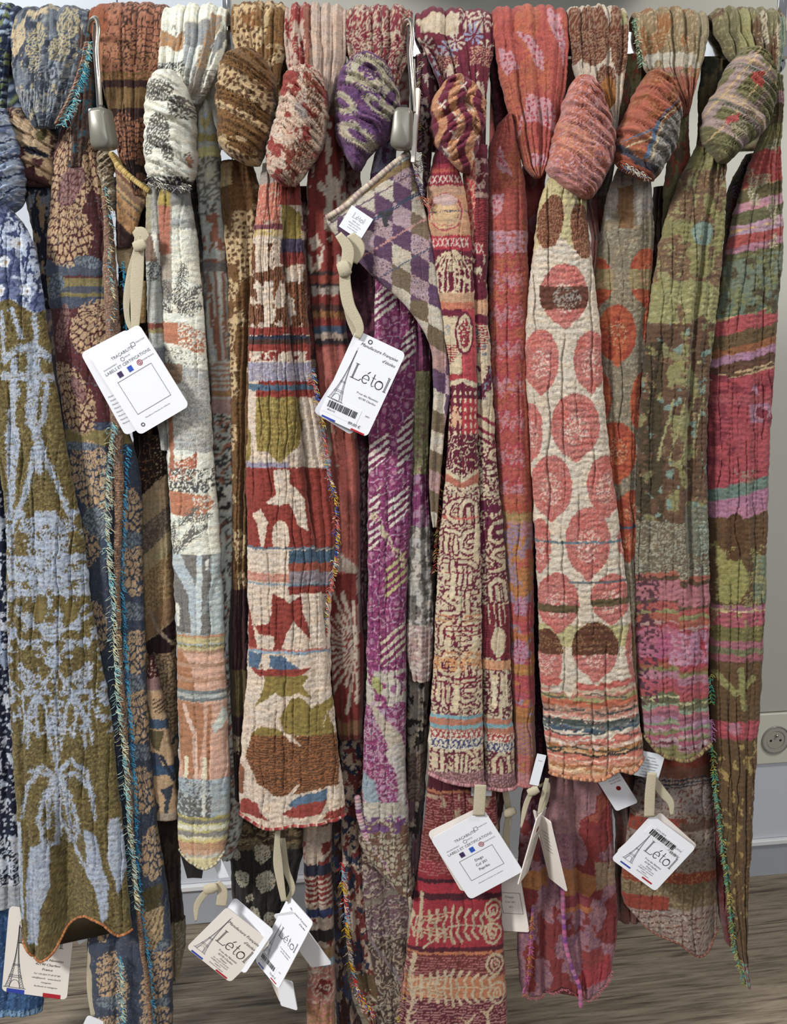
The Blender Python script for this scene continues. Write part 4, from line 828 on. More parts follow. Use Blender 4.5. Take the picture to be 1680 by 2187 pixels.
# ---- 7 purple and magenta scarf
S7 = scarf('purple and magenta scarf with a folded diamond-check corner, between the red ones', 805)
def pt(p):
    p.fill('7a2634'); f = fb(p.x/17, p.y/17, 5); z = (np.abs((f*6) % 1 - .5) < .17); p.m(z, 'b09c84'); p.m(p.nz(9, 11, .66, 3), 'b09c84')
cloth('rail_loop', [(30, 736, 872), (70, 734, 882), (110, 740, 880), (140, 752, 868), (180, 800, 852), (230, 826, 846)], pt, S7, Y=-.016, cry=0, loop=.02, pleats=4, pamp=.0085)
def pt(p):
    p.fill('5a3560'); p.mixed(p.all, '6f4474', .4)
    for cx, cy, rx, ry, rot in ((790, 170, 40, 30, 30), (735, 230, 30, 14, 40), (765, 300, 40, 16, 35), (835, 220, 16, 34, 20), (805, 240, 30, 10, 40)):
        e = p.ell(cx, cy, rx, ry, rot); i = p.ell(cx, cy, rx*.62, ry*.5, rot); p.m(e & ~i, 'a39a80')
        p.m(p.ell(cx, cy, rx*1.3, ry*1.3, rot) & ~e & p.scl(4, 10, .3, 1, rot), 'a39a80')
    p.m(p.box(780, 820, 165, 200) & p.dots(8, .25), 'b5a894'); p.m(p.box(740, 780, 170, 190), 'a39a80')
cloth('knot', [(113, 768, 792), (130, 748, 818), (165, 722, 840), (210, 714, 852), (255, 713, 852), (300, 720, 828), (335, 738, 790), (366, 756, 772)], pt, S7, Y=-.046, bulge=.032, thick=.02, diag=(-34, 30, .006), crx=.0003, cry=0.00016)
def pt(p): p.fill('564060'); p.m(p.nz(10, 20, .5), '8c88a0'); p.m(p.nz(8, 12, .6, 3), '6d3c70')
cloth('side_tail', [(190, 838, 852), (260, 822, 852), (330, 800, 845), (400, 788, 840), (470, 785, 835)], pt, S7, Y=-.02, bulge=.008, pleats=2)
def pt(p): p.fill('702636'); p.m(p.nz(11, 14, .55), '9a8074'); p.m(p.y > 550, '40202c'); p.m((p.y > 560) & p.nz(12, 30, .55), '6b3048'); p.m((p.y > 950) & p.spk(.4), '8c7a74')
cloth('rear_tail', [(335, 722, 768), (400, 716, 772), (500, 716, 792), (600, 720, 810), (800, 730, 815), (1000, 750, 800), (1300, 765, 800), (1600, 765, 790)], pt, S7, Y=.004, pleats=3)
def pt(p):
    a = math.radians(-31); X = (p.x-760)*math.cos(a) + (p.y-480)*math.sin(a); Yq = -(p.x-760)*math.sin(a) + (p.y-480)*math.cos(a)
    p.fill('b6ab98')
    D1 = (X + Yq*.62)/46; D2 = (X - Yq*.62)/46; i = np.floor(D1); j = np.floor(D2); par = (i + j) % 2
    h = hsh(i, j, 5)
    p.m((par == 0) & (h < .7), '5d3f5c'); p.m((par == 0) & (h >= .7), '74614a'); p.m((par == 1) & (h < .28), 'a88c92'); p.m((par == 1) & (h < .14) & p.dots(6, .2), '5f4458')
    low = p.y > 640; p.m(low & (par == 0) & (h > .45), '6c5a42'); p.m(low & (par == 1) & (h > .5), 'a5807c')
    e1 = Yq < -46; p.m(e1, '80663f'); p.m(Yq < -60, '5d646c'); p.m((Yq < -60) & p.st(7, .3, 60), '9c998a'); p.m(Yq < -74, 'b09c70'); z = (Yq < -74); p.m(z & p.st(6, .5, 60), '8a7a66'); p.m(Yq < -98, '8a6a70'); p.m(Yq < -104, 'b9aea0')
    for o, c in ((10, '3b4660'), (14, '3b4660'), (66, 'b88078'), (124, '4c5468'), (-30, '6b5266')): p.m((np.abs(Yq-o) < 1.6) & (p.y < 760), c)
    p.m(p.ell(823, 466, 9, 12, 0) | p.ell(815, 456, 6, 6) | p.ell(832, 456, 6, 6) | p.ell(823, 478, 6, 8), '3d3c42')
cloth('folded_corner', [(325, 862, 876), (345, 838, 880), (380, 797, 888), (410, 758, 897), (440, 724, 905), (465, 697, 911), (490, 706, 916), (520, 732, 922), (560, 766, 928), (600, 806, 935), (640, 853, 940), (690, 893, 946), (740, 918, 952), (800, 924, 960), (850, 925, 960), (900, 922, 952), (1000, 916, 942), (1080, 918, 936), (1125, 924, 931)],
      pt, S7, Y=-.056, bulge=.008, thick=.004, crx=.0002, cry=0.00016, pleats=0, wob=.5, creases=[(.75, .55, 26, .006, 560, 1200)], label='checked underside corner folded out towards the viewer')
hem([(872, 326), (838, 352), (800, 385), (770, 410), (740, 438), (697, 466)], -.062, S7, ['b9ac9a', 'a58c8a', 'c7bba8'], r=.0028, per=5)
fringe([(882, 340), (886, 380), (900, 420), (908, 440)], -.062, S7, ['c0705c', '5d4c6c', 'a09488', '2f2f3c'], 70, .006)
def mag(p):
    p.fill('7a2c5c'); p.mixed(p.all, '9a3c74', .35)
    f1, f2, c = vor(p.x/26, p.y/30, 5); p.m((f2-f1) < .05, 'b08ca0'); p.m(f1 < .2, 'a8708c')
    for cx, cy, w, h in ((822, 640, 24, 52), (870, 740, 15, 60), (866, 940, 17, 75), (808, 960, 22, 50), (852, 1075, 22, 52), (800, 1080, 12, 50), (800, 1140, 14, 40)):
        z = p.poly([(cx-w, cy-h*.2), (cx+w, cy-h), (cx+w, cy+h*.2), (cx-w, cy+h)]); p.m(z, '742552'); p.m(z & p.st(13, .5, 52, 3), 'c9c1b4')
    for cx, cy, w, h in ((846, 1220, 24, 58), (840, 1370, 28, 50)):
        z = p.poly([(cx-w, cy-h*.3), (cx+w, cy-h), (cx+w, cy+h*.3), (cx-w, cy+h)]); p.m(z, '7d2c5a'); p.m(z & p.st(14, .5, 50, 3), 'ada46a' if cy < 1300 else 'b9ae98')
    z = p.poly([(785, 1090), (800, 1090), (864, 1190), (864, 1215)]); p.m(z & p.spk(.6, 4), 'b9a888')
    z = p.yr(1425, 1500); p.m(z & p.nz(13, 14, .45, 4), 'b1a898'); p.m(p.ell(805, 1455, 9, 20, -20), '9a9a58'); p.m(p.ell(840, 1462, 16, 20), 'bdb4a8'); p.m(p.ell(840, 1465, 7, 9), '9c5c80')
    z = p.y > 1490; n = fb(p.x/22, p.y/22, 9); p.m(z & (np.abs((n*5) % 1-.5) < .13), 'a8889c'); p.m(p.poly([(790, 1500), (800, 1500), (860, 1570), (860, 1600), (830, 1590)]), 'b1a490'); p.m(p.poly([(820, 1600), (845, 1580), (866, 1590), (866, 1740), (850, 1740), (850, 1650)]), 'b5aca4'); p.m(p.poly([(770, 1640), (800, 1660), (815, 1720), (775, 1700)]), '8494a0')
    z = p.y > 1705; p.m(z & p.nz(14, 14, .42, 6), 'ada494'); z = p.y > 1745; p.m(z, 'a1967c'); p.m(z & p.scl(13, 13, .2, 2), '5e4238'); p.m(z & p.nz(12, 12, .6, 8), '6b4a38'); p.m(p.yr(1735, 1770) & p.nz(10, 10, .5, 5), '6a4270')
cloth('front_tail', [(560, 806, 834), (600, 802, 862), (640, 801, 882), (700, 799, 890), (800, 794, 888), (900, 789, 884), (1000, 786, 882), (1100, 785, 877), (1200, 785, 872), (1300, 785, 868), (1400, 783, 866), (1500, 780, 868), (1600, 776, 866), (1650, 773, 868), (1750, 768, 872), (1800, 766, 873), (1850, 800, 876), (1905, 855, 880)],
      mag, S7, Y=-.030, bulge=.010, thick=.008, crx=.0009, cry=0.00049, px=14, py=12, pleats=1, pamp=.002)
hem([(762, 1700), (768, 1745), (785, 1790), (820, 1840), (862, 1895), (872, 1902)], -.036, S7, ['b08a94', '6d3c66', 'a4969a', 'b89a98'], r=.0035, per=7)
def pt(p):
    p.fill('65404e'); p.m(p.nz(10, 16, .5), '77365c'); z = p.yr(790, 1010); p.m(z, '8a8454'); p.mixed(z, 'a49c74', .4); p.m(p.yr(880, 1010) & p.dots(26, .18), '8c6460'); p.m(p.yr(700, 790) & p.nz(16, 20, .5, 3), '6c2c50')
    z = p.yr(1010, 1120); p.m(z, '7d3060'); p.m(z & p.nz(12, 14, .5), '9a7088'); z = p.y > 1120; p.m(z, 'aaa49a'); p.m(z & p.nz(9, 12, .52), '6d6660'); p.m(p.yr(1330, 1450), 'a98a84'); p.m(p.yr(1330, 1450) & p.nz(8, 10, .55, 4), 'b9aaa0')
cloth('second_fold', [(660, 876, 905), (740, 880, 918), (850, 880, 918), (950, 880, 915), (1050, 876, 915), (1120, 872, 918), (1200, 868, 922), (1300, 868, 925), (1400, 868, 926), (1450, 880, 918)], pt, S7, Y=-.022, bulge=.010, pleats=2, crx=.001, cry=0.00055, px=12, py=11)
def pt(p):
    p.fill('2c2624'); p.m(p.nz(10, 16, .5), '8c8276'); p.m(p.nz(9, 12, .62, 4), 'aa9a84'); p.m(p.yr(1700, 1900) & p.nz(9, 40, .5, 5), '6a4a50'); p.m(p.yr(1600, 1700), '7d6a5c'); p.m(p.yr(1600, 1700) & p.st(9, .4, 60, 30), '5a4038')
cloth('lace_tail', [(1100, 878, 925), (1300, 872, 930), (1500, 868, 915), (1700, 868, 905), (1900, 872, 898), (2050, 868, 890), (2187, 862, 880), (2230, 862, 878)], pt, S7, Y=-.008, bulge=.010, pleats=2, crx=.001)
def pt(p):
    p.fill('4a3630'); n = fb(p.x/26, p.y/26, 5); z = (np.abs((n*7) % 1-.5) < .2); p.m(z, '988874'); a = p.yr(1850, 1990); p.m(a & p.st(16, .5, 50, 50), '6a4c54'); p.m(a & p.st(16, .2, 50, 50, .5), 'a09284'); p.m(p.seg([(775, 1975), (830, 2050), (880, 2110)], 7), '77666a'); p.m(p.seg([(770, 1930), (870, 1880)], 12), '75685a')
cloth('lower_tail', [(1780, 765, 870), (1900, 768, 885), (2000, 775, 885), (2080, 790, 880), (2187, 800, 872), (2230, 805, 870)], pt, S7, Y=.0, bulge=.008, pleats=2)

cloth('under_tail', [(420, 740, 830), (600, 770, 900), (900, 780, 950), (1400, 780, 925), (1900, 775, 895)], gap_dark('261722', '45223c', '5f4a50'), S7, Y=.03, pleats=6)  # added backing whose dark colour stands in for shade between tails

# ---- 8 burgundy and cream scarf
S8 = scarf('burgundy and cream scarf with letter-like motifs and an orange-striped knot', 970)
def pt(p):
    p.fill('6b1f33'); p.m(p.poly([(884, 48), (980, 42), (978, 80), (940, 78), (900, 72)]), 'b9a78c')
    for cx, cy, c in ((905, 100, 'b5a692'), (925, 150, '8084a0'), (955, 110, '8084a0'), (972, 95, 'b5a692'), (1010, 80, '8084a0'), (1035, 110, 'b5a692'), (940, 130, 'a59a98'), (1030, 55, 'b5a692'), (995, 50, 'b5a692')):
        dx, dy = p.x-cx, p.y-cy; r = np.hypot(dx, dy); a = np.arctan2(dy, dx); p.m((r < 21) & (r > 4) & (np.sin(a*8) > -.1+.02*r), c)
    for x0, y0, x1, y1 in ((930, 125, 975, 158), (1002, 105, 1052, 145)): z = p.box(x0, x1, y0, y1); p.m(z, 'b5886c'); p.m(z & p.scl(5, 5, .3), '6b1f33')
    z = (p.y > 145); p.m(z & p.nz(9, 18, .62, 2), 'b9a690')
cloth('rail_loop', [(36, 888, 1046), (70, 886, 1056), (110, 905, 1054), (150, 925, 1046), (185, 938, 1040), (230, 945, 1034)], pt, S8, Y=-.032, cry=0, loop=.021, pleats=3.4, pamp=.0085, crx=.0003)
def pt(p): p.fill('521c2c'); p.m(p.nz(9, 12, .6), 'a89484'); p.m(p.nz(8, 10, .66, 3), '222028')
cloth('side_tail', [(120, 886, 925), (200, 890, 935), (300, 900, 925), (380, 902, 918), (480, 905, 920)], pt, S8, Y=-.012, pleats=2)
fringe([(900, 130), (896, 200), (900, 300), (905, 370)], -.022, S8, ['b090a0', 'b0a060', '2a2a30', '8c7088'], 130, .005, side=-1)
def pt(p):
    p.fill('6b1c34'); n = p.x + 9*np.sin(p.y/16) ; z = ((n-925)/36) % 1 < .5; p.m(z, 'bd8458'); p.m(z & p.st(5, .35, 40), 'a8683f'); p.m(~z & p.zig(13, 9, 7, .0), 'd0c0b0')
    for cx, cy in ((940, 235), (972, 262), (965, 300), (1000, 240), (1015, 300), (985, 195), (950, 330), (1010, 340)):
        p.m(p.seg([(cx-8, cy-8), (cx+7, cy+9)], 3) | p.seg([(cx+7, cy-8), (cx-6, cy+7)], 3), 'c9b8a8')
cloth('knot', [(162, 962, 992), (185, 940, 1015), (215, 922, 1032), (250, 917, 1034), (290, 920, 1026), (320, 935, 1018), (350, 960, 1008), (370, 985, 1004)], pt, S8, Y=-.055, bulge=.030, thick=.02, diag=(30, 46, .006), crx=.0002, cry=0.00011, creases=[(.62, .8, 10, .012, 170, 260)])
cloth('knot_loop', [(185, 1000, 1015), (215, 990, 1036), (245, 992, 1039), (270, 1002, 1036), (290, 1012, 1026)], pt, S8, Y=-.066, bulge=.016, thick=.012, diag=(-30, 20, .003), crx=.0002)
def gly(p, x, y, k, s, col='6a1b33', hi='c4b290'):
    G = {0: [[(1, 0), (.35, .05), (0, .4), (0, .8), (.4, 1), (1, .9)], [(.5, .5), (1, .5)]], 1: [[(1, 0), (.3, 0), (.1, .3), (.9, .6), (.9, .9), (0, 1)]], 2: [[(0, 0), (0, 1)], [(0, 0), (.6, 0), (1, .3)], [(.6, .3), (.6, 1)]], 3: [[(0, 1), (0, .3), (.4, 0), (.9, .2), (1, 1)], [(.4, .4), (.5, 1)]], 4: [[(0, 0), (1, 0)], [(.5, 0), (.5, 1), (.2, 1)]]}
    for st in G[k % 5]:
        q = [(x+a*s[0], y+b*s[1]) for a, b in st]; p.m(p.seg(q, 15), col); p.m(p.seg(q, 8), hi)
def let(p):
    cr = 'c2b08e'; bu = '6a1b33'; rd = '9a1f34'; oran = 'c08358'
    p.fill(bu)
    p.stops([(352, '96263a'), (362, 'b04a3c'), (372, '8c1f36'), (398, 'b58a6c'), (418, 'bd8a62'), (505, 'a82838'), (536, bu), (625, 'b9906c'), (645, 'bb6a4c'), (660, bu), (675, cr)], 4)
    p.xs(910, 990, 378, 392, 7, 2.4, 'c9b0a0'); p.xs(918, 1000, 511, 528, 8, 2.4, 'c9b0a0')
    e = p.ell(950, 455, 36, 40); p.m(e, 'c4a070'); p.m(p.ell(950, 455, 36, 40) & ~p.ell(950, 455, 32, 36), 'a8434a'); p.m(p.ell(950, 455, 28, 31) & ~p.ell(950, 455, 26, 29), 'b0605c'); p.m(p.ell(950, 430, 26, 12), 'bb9a94'); p.m(p.seg([(912, 456), (1000, 452)], 3.4) & p.spk(.7), '4c5268'); p.m(p.yr(470, 476) & e, 'b5906c')
    z = p.yr(536, 628); 
    for sx in (-1, 1):
        for r in (8, 18, 30, 42): p.m(z & p.seg([(962+sx*r*.3, 540), (962+sx*r, 580), (962+sx*r*.9, 625)], 3.4), cr)
    p.m(z & p.nz(8, 8, .62, 3), cr); p.m(p.ell(975, 575, 6, 9) & ~p.ell(975, 575, 3, 5), cr)
    z = p.yr(660, 800); p.m(z & (p.x > 985), 'b03c44'); p.m(p.ell(990, 710, 20, 46), bu); p.m(p.ell(990, 710, 16, 40), cr); p.m(p.ell(990, 710, 12, 32), '8c2438'); p.mixed(p.ell(990, 710, 12, 32), cr, .35); p.m(p.ell(960, 755, 16, 24, 20) & p.st(5, .5, 90), rd); p.m(p.ell(955, 705, 8, 12) & p.spk(.5), '8a8c90')
    p.stops([(795, '')] if False else [(798, 'a8303a')]); p.m(p.y > 798 + .02*np.abs(p.x-985)*20, 'a8303a')
    z = p.y > 806 + np.abs(p.x-985)*.35; p.m(z, cr); z = p.y > 816 + np.abs(p.x-985)*.35; p.m(z, bu)
    z = p.yr(835, 930); p.m(z & (p.y > 850) & p.spk(.0), cr); q = p.yr(825, 935) & (((p.x/11) % 1) < .36) & (((p.y/17) % 1) < .55); p.m(p.yr(850, 925) & (p.x > 985), 'a92b3a'); p.m(q, cr); p.m(p.ell(972, 890, 14, 26) & p.nz(8, 12, .45), 'c79a74'); 
    z = p.yr(925, 1030); p.m(z, '5f1830'); n = fb(p.x/17, p.y/26, 4); p.m(z & (np.abs((n*5) % 1-.5) < .12), cr)
    z = p.y > 1010 - np.abs(p.x-985)*.5 + 8; p.m(z & (p.y > 990), cr); p.m((p.y > 1026 - np.abs(p.x-985)*.5) & (p.y > 1000), 'b0624a'); 
    z = p.y > 1038 - np.abs(p.x-985)*.3; z &= p.y > 1005; p.m(z, cr); p.mixed(z, '6a2038', .42, 3.2)
    k = 0
    for r, y in enumerate((1060, 1125, 1190, 1255, 1320, 1385, 1440, 1590)):
        for c, x in enumerate((940, 990)):
            xx = 925 + c*52 - max(0, (y-1100))*.02 + (40-(y-1060)*.06)*(c == 0)*.6
            if c == 0 or True:
                zc = p.box(xx+2, xx+20, y+6, y+56); p.m(zc & p.nz(30, 30, .4, k), cr); gly(p, xx+6, y+4, k + r, (34, 46)); k += 3
    for x, y0, y1 in ((1018, 1120, 1190), (968, 1210, 1270), (958, 1330, 1400), (1015, 1330, 1420), (975, 1430, 1500)): p.m(p.seg([(x, y0), (x-4, y1)], 11), 'cbb994')
    for y, c in ((1308, 'bf7a4c'), (1318, 'b58a5c'), (1100, 'bb5a4c'), (1400, 'd0a05c'), (1410, 'c9824c')): p.m(p.yr(y, y+5) & p.nz(20, 8, .4), c)
    z = p.yr(1385, 1425); p.mixed(z, 'c88a4c', .4, 4)
    for y in (1330, 1340, 1350, 1440, 1450, 1215): p.m(p.yr(y, y+3) & (p.x > 950), '841c34')
    z = p.yr(1520, 1552); p.m(z, 'b06c50'); p.m(z & p.st(22, .42, 90), '6e9aa2'); z = p.yr(1552, 1592); p.m(z, 'c9bfa8')
    p.xs(918, 1038, 1553, 1568, 11, 3, '9c2c34'); p.xs(918, 1038, 1572, 1588, 11, 3, '3c3f6c')
    z = p.y > 1640; p.m(z, 'b58088'); p.m(z & p.scl(5, 5, .35), '77504c')
cloth('front_tail', [(300, 936, 962), (340, 925, 972), (380, 914, 985), (450, 911, 1000), (520, 918, 1008), (600, 930, 1011), (700, 944, 1015), (800, 958, 1018), (900, 957, 1019), (1000, 951, 1021), (1100, 941, 1025), (1200, 934, 1027), (1300, 930, 1028), (1400, 926, 1029), (1500, 920, 1031), (1600, 914, 1033), (1660, 915, 1034)],
      let, S8, Y=-.052, bulge=.010, thick=.008, crx=.0005, cry=0.00028, px=24, py=15, pleats=1, pamp=.003, bottom=[(0, -12), (.5, 4), (1, 12)])
hem(None, -.056, S8, ['b98088', '8d5c60', 'c49a98'], r=.003, per=5)
def pt(p):
    cr = 'b9a888'; bu = '64192f'; p.fill(bu)
    p.stops([(330, '571626'), (420, '8a2c30')]); p.m(p.yr(340, 425) & p.nz(10, 12, .52), '9a7c72'); p.m(p.yr(425, 560) & p.st(5, .45, 90), '5a1424')
    z = (p.x < 1012) & (p.y < 560); p.m(z, 'a83a3c'); p.m(z & p.scl(12, 14, .2), 'c08a6c'); p.m(p.yr(520, 545) & (p.x < 1030), '9a2838'); p.xs(1000, 1030, 522, 540, 3, 2.4, 'c9b0a0')
    p.stops([(545, bu), (640, 'b98c68'), (672, bu), (692, cr)], 4); p.m(p.yr(545, 640) & p.nz(8, 12, .64), cr)
    p.m(p.ell(1020, 720, 22, 34) & p.st(6, .5, 90), '8c2438'); z = p.yr(780, 850); p.m(z & p.nz(12, 14, .5), '5f1c38'); p.m(p.yr(700, 850) & p.nz(9, 9, .66, 3), '6c7480')
    for y0 in (880, 905, 925): p.m(p.seg([(1010, y0), (1055, y0+26)], 7), '84203a')
    z = p.y > 935; p.mixed(z, '5c1830', .5, 3); p.m(p.yr(1060, 1180) & p.nz(16, 18, .5, 5), '62183a')
    for y, k in ((960, 1), (1110, 0), (1170, 1), (1230, 3), (1420, 2), (1480, 4), (1600, 3)): gly(p, 1040+(y-960)*.02, y, k, (34, 46), bu, cr)
    z = p.yr(1286, 1400); p.m(z, '7a2030'); p.m(z & p.st(5, .4, 90), '5c1626'); 
    for x in (1040, 1052, 1064, 1074): p.m(p.seg([(x, 1288), (x+4, 1330+20*math.sin(x))], 4, 2), cr)
    p.m(p.ell(1062, 1365, 16, 32), cr); p.m(p.yr(1405, 1425), 'c98c5c')
    for x in (1055, 1078): p.m(p.seg([(x, 1440), (x-2, 1500)], 10), 'cbb994')
    z = p.yr(1528, 1560); p.m(z, 'b06c50'); p.m(z & p.st(20, .42, 90), '6e9aa2'); z = p.yr(1560, 1598); p.m(z, 'c9bfa8'); p.xs(1036, 1098, 1562, 1577, 6, 3, '9c2c34'); p.xs(1036, 1098, 1581, 1596, 6, 3, '3c3f6c')
    z = p.y > 1645; p.m(z, 'a87880'); p.m(z & p.scl(5, 5, .35), '6d4844')
cloth('second_fold', [(310, 985, 1040), (400, 988, 1042), (500, 1000, 1043), (600, 1006, 1040), (650, 1008, 1041), (800, 1014, 1050), (900, 1016, 1055), (1000, 1018, 1062), (1100, 1020, 1072), (1200, 1022, 1080), (1300, 1024, 1088), (1400, 1027, 1090), (1500, 1030, 1093), (1600, 1032, 1098), (1678, 1034, 1101)], pt, S8, Y=-.044, bulge=.009, pleats=1.4, pamp=.003, crx=.0005, px=20)
hem(None, -.046, S8, ['b98088', '8d5c60', 'c49a98'], r=.003, per=5)
fringe([(942, 1010), (936, 1080), (934, 1150), (928, 1220)], -.05, S8, ['b0603c', '8a8a4c', 'a03838', 'b89a6c'], 130, .004, side=-1)
def pt(p):
    bu = '581a2c'; rd = '9c2030'; cr = 'b59f7e'; p.fill('5d1d24')
    p.stops([(1650, '4f1626'), (1680, 'a8623c'), (1686, '6a2426'), (1750, '6f2a26'), (1830, '8a1f2c'), (1868, '3f1626'), (1876, 'a51c30'), (1892, 'a81e30'), (1898, '4a1828'), (1912, rd), (2012, '511628'), (2022, 'b0663c'), (2028, '6a2a2a'), (2075, 'b06a40'), (2120, '5d1a2c')], 3)
    z = p.yr(1690, 1860) | p.yr(2030, 2072) | p.yr(2120, 2160); p.m(z & p.st(6, .3, 90, 6), 'a5605c'); p.m(p.yr(2120, 2187) & p.st(6, .35, 90, 6), 'a8746c')
    n = fb(p.x/15, p.y/19, 4); p.m(p.yr(1690, 1770) & (n > .58), 'a08468')
    S = lambda pts, w, w2: p.m(p.seg(pts, w, w2), cr)
    for cy in (1965, 2098):
        S([(905, cy+48), (960, cy+2), (1010, cy), (1060, cy+10)] if cy < 2000 else [(880, cy), (1060, cy)], 4, 3)
        for i in range(-5, 6):
            x = 962+i*17; 
            for s in (-1, 1): S([(x, cy), (x-6*np.sign(i), cy+s*16), (x+5, cy+s*38-3*abs(i)*s)], 4, 7)
            if cy > 2000: continue
        for r in (10, 20, 31):
            S([(930+r, cy-r*.9), (925-r*1.1, cy-r*.5), (922-r*1.2, cy+r*.4), (935+r, cy+r*.9)], 4, 3)
    for cx, cy in ((1052, 1935), (1050, 1985), (1055, 2050), (1060, 2110)):
        r = np.hypot((p.x-cx)/1.0, (p.y-cy)/1.25); p.m((np.abs(r-17) < 2.4) | (np.abs(r-8) < 2) | (r < 3), cr)
    for x0 in (880, 900): S([(x0, 1900), (x0-4, 1960), (x0-12, 2010)], 7, 4)
    S([(885, 2030), (872, 2080), (880, 2130), (868, 2180)], 8, 5)
    for y in range(2035, 2187, 22): S([(878, y+12), (892, y)], 5, 2); S([(876, y+12), (862, y)], 5, 2)
    for a in ((1000, 2170), (1040, 2150), (960, 2187)): S([(a[0], a[1]+30), a, (a[0]+14, a[1]-16)], 8, 3); S([(a[0], a[1]+10), (a[0]-18, a[1]-8)], 6, 2)
cloth('lower_tail', [(1630, 918, 1052), (1750, 905, 1062), (1850, 893, 1068), (1950, 877, 1072), (2050, 865, 1078), (2187, 853, 1085), (2230, 850, 1088)], pt, S8, Y=-.024, bulge=.010, crx=.0003, cry=0.00016, pleats=1, pamp=.003)
fringe([(862, 2060), (858, 2120), (852, 2187)], -.03, S8, ['c0a040', 'a8707c'], 60, .004, side=-1)
def pt(p): p.fill('4a2024'); p.m(p.nz(9, 20, .6), '7a5a48')
cloth('rear_tail', [(420, 900, 1110), (700, 930, 1060), (1100, 905, 1110), (1500, 905, 1120), (1760, 985, 1068), (1830, 1010, 1062)], pt, S8, Y=.012, pleats=4)

# ---- 9 coral scarf looped without a bulky knot
S9 = scarf('coral red scarf with pink dotted patches, looped through itself on the rail', 1130)
def coral(p):
    p.fill('a5483c'); p.m(p.nz(40, 60, .52), 'a85638'); p.mixed(p.all, '963e3a', .3, 3)
    pk = 'b57f86'
    for pg in ([(1100, 70), (1130, 85), (1155, 120), (1158, 158), (1140, 150), (1120, 100), (1100, 78)], [(1062, 105), (1090, 118), (1105, 150), (1078, 168), (1066, 140)], [(1118, 205), (1165, 215), (1182, 240), (1180, 285), (1150, 268), (1118, 268)], [(1165, 35), (1195, 40), (1205, 90), (1200, 150), (1190, 100), (1168, 60)], [(1130, 330), (1162, 335), (1160, 358), (1130, 362)], [(1118, 235), (1108, 290), (1100, 300), (1110, 250)],
               [(1062, 310), (1072, 335), (1090, 380), (1066, 372), (1056, 350)], [(1045, 420), (1075, 415), (1070, 450), (1050, 470)]):
        z = p.poly(pg); p.m(z, pk); p.m(z & p.dots(12, .25), 'a03a44')
    z = p.yr(520, 1050); n = p.zig(74, 22, 24, .48, 0); p.m(z & n & p.spk(.55, 3.2), 'ad7078'); p.m(z & p.zig(37, 20, 22, .3, .2) & p.spk(.6, 3), 'a13040'); p.m(z & (p.x > 1115), 'ab5038'); z = p.yr(495, 540); p.mixed(z, 'b5808c', .6, 5)
    p.stops([(1072, 'a84a34'), (1090, '9a7c44'), (1110, 'a8707c'), (1140, 'a8682c')], 10); z = p.y > 1115; p.m(z & p.nz(16, 26, .52, 1), '8f7284'); p.m(z & p.nz(20, 20, .6, 3), 'ab4c3c'); p.m(p.yr(1095, 1300) & p.dots(9, .25), 'a06c34')
    z = p.yr(1280, 1510); p.m(z & p.nz(26, 28, .48, 2), 'a53f46'); p.m(p.ell(1105, 1385, 16, 28) | p.ell(1108, 1290, 15, 24), 'a87488'); p.m((p.ell(1105, 1385, 16, 28) | p.ell(1108, 1290, 15, 24)) & p.dots(8, .25), '9c3c50')
    for y, c in ((1305, 'a84a38'), (1345, 'a5602c'), (1410, '9c6428'), (1420, 'a8702c'), (1470, 'a0404c'), (1500, 'a8682c'), (1520, '96622c')): p.m(p.yr(y, y+13), c)
    z = p.yr(1535, 1650); p.m(z & (p.y < 1600), '94606a'); p.m(z & p.st(6, .4, 60), 'a06c34'); p.m(z & (p.y > 1600) & p.nz(12, 12, .45), 'a8564c'); p.m(p.y > 1640, 'b07070')
cloth('rail_loop', [(30, 1056, 1200), (70, 1052, 1212), (120, 1058, 1214), (180, 1068, 1208), (230, 1082, 1200), (280, 1096, 1194), (330, 1108, 1182), (356, 1118, 1172), (372, 1132, 1160), (380, 1142, 1152)], coral, S9, Y=-.040, loop=.021, pleats=3.2, pamp=.009, crx=.0003, cry=0.00016, thick=.01)
def pt(p): p.fill('4a1a24'); p.mixed(p.all, '6a2a34', .4)
cloth('side_tail', [(128, 1044, 1064), (200, 1048, 1072), (280, 1056, 1085)], pt, S9, Y=-.0, crx=.0002)
cloth('left_tail', [(245, 1082, 1092), (270, 1062, 1098), (310, 1045, 1106), (350, 1041, 1114), (400, 1040, 1121), (500, 1041, 1126), (600, 1042, 1128), (800, 1047, 1131), (1000, 1060, 1136), (1100, 1068, 1138), (1200, 1076, 1139), (1400, 1088, 1141), (1600, 1096, 1143), (1666, 1098, 1144)], coral, S9, Y=-.034, bulge=.014, thick=.012, crx=.0006, cry=0.00033, px=24, py=11, pleats=1)
hem(None, -.040, S9, ['b07070', 'a05c5c', 'bf8888'], r=.0028, per=6)
def pt(p): p.fill('823434'); p.m(p.nz(16, 30, .55), '8c5560'); p.m(p.y > 700, '46222a'); p.m((p.y > 900) & p.spk(.3), '3b2c4c')
cloth('right_tail', [(355, 1115, 1168), (420, 1115, 1160), (600, 1118, 1150), (900, 1120, 1148), (1200, 1125, 1155), (1600, 1130, 1168), (1680, 1135, 1168)], pt, S9, Y=-.010, bulge=.008, pleats=2)
fringe([(1133, 850), (1132, 950), (1131, 1000)], -.036, S9, ['9a4c48', '6c3444', '5b4a7c'], 60, .003, side=1)
fringe([(1137, 1150), (1140, 1300), (1146, 1420), (1150, 1600)], -.028, S9, ['4c3c68', '6c3444', '37324a'], 160, .004, side=1)
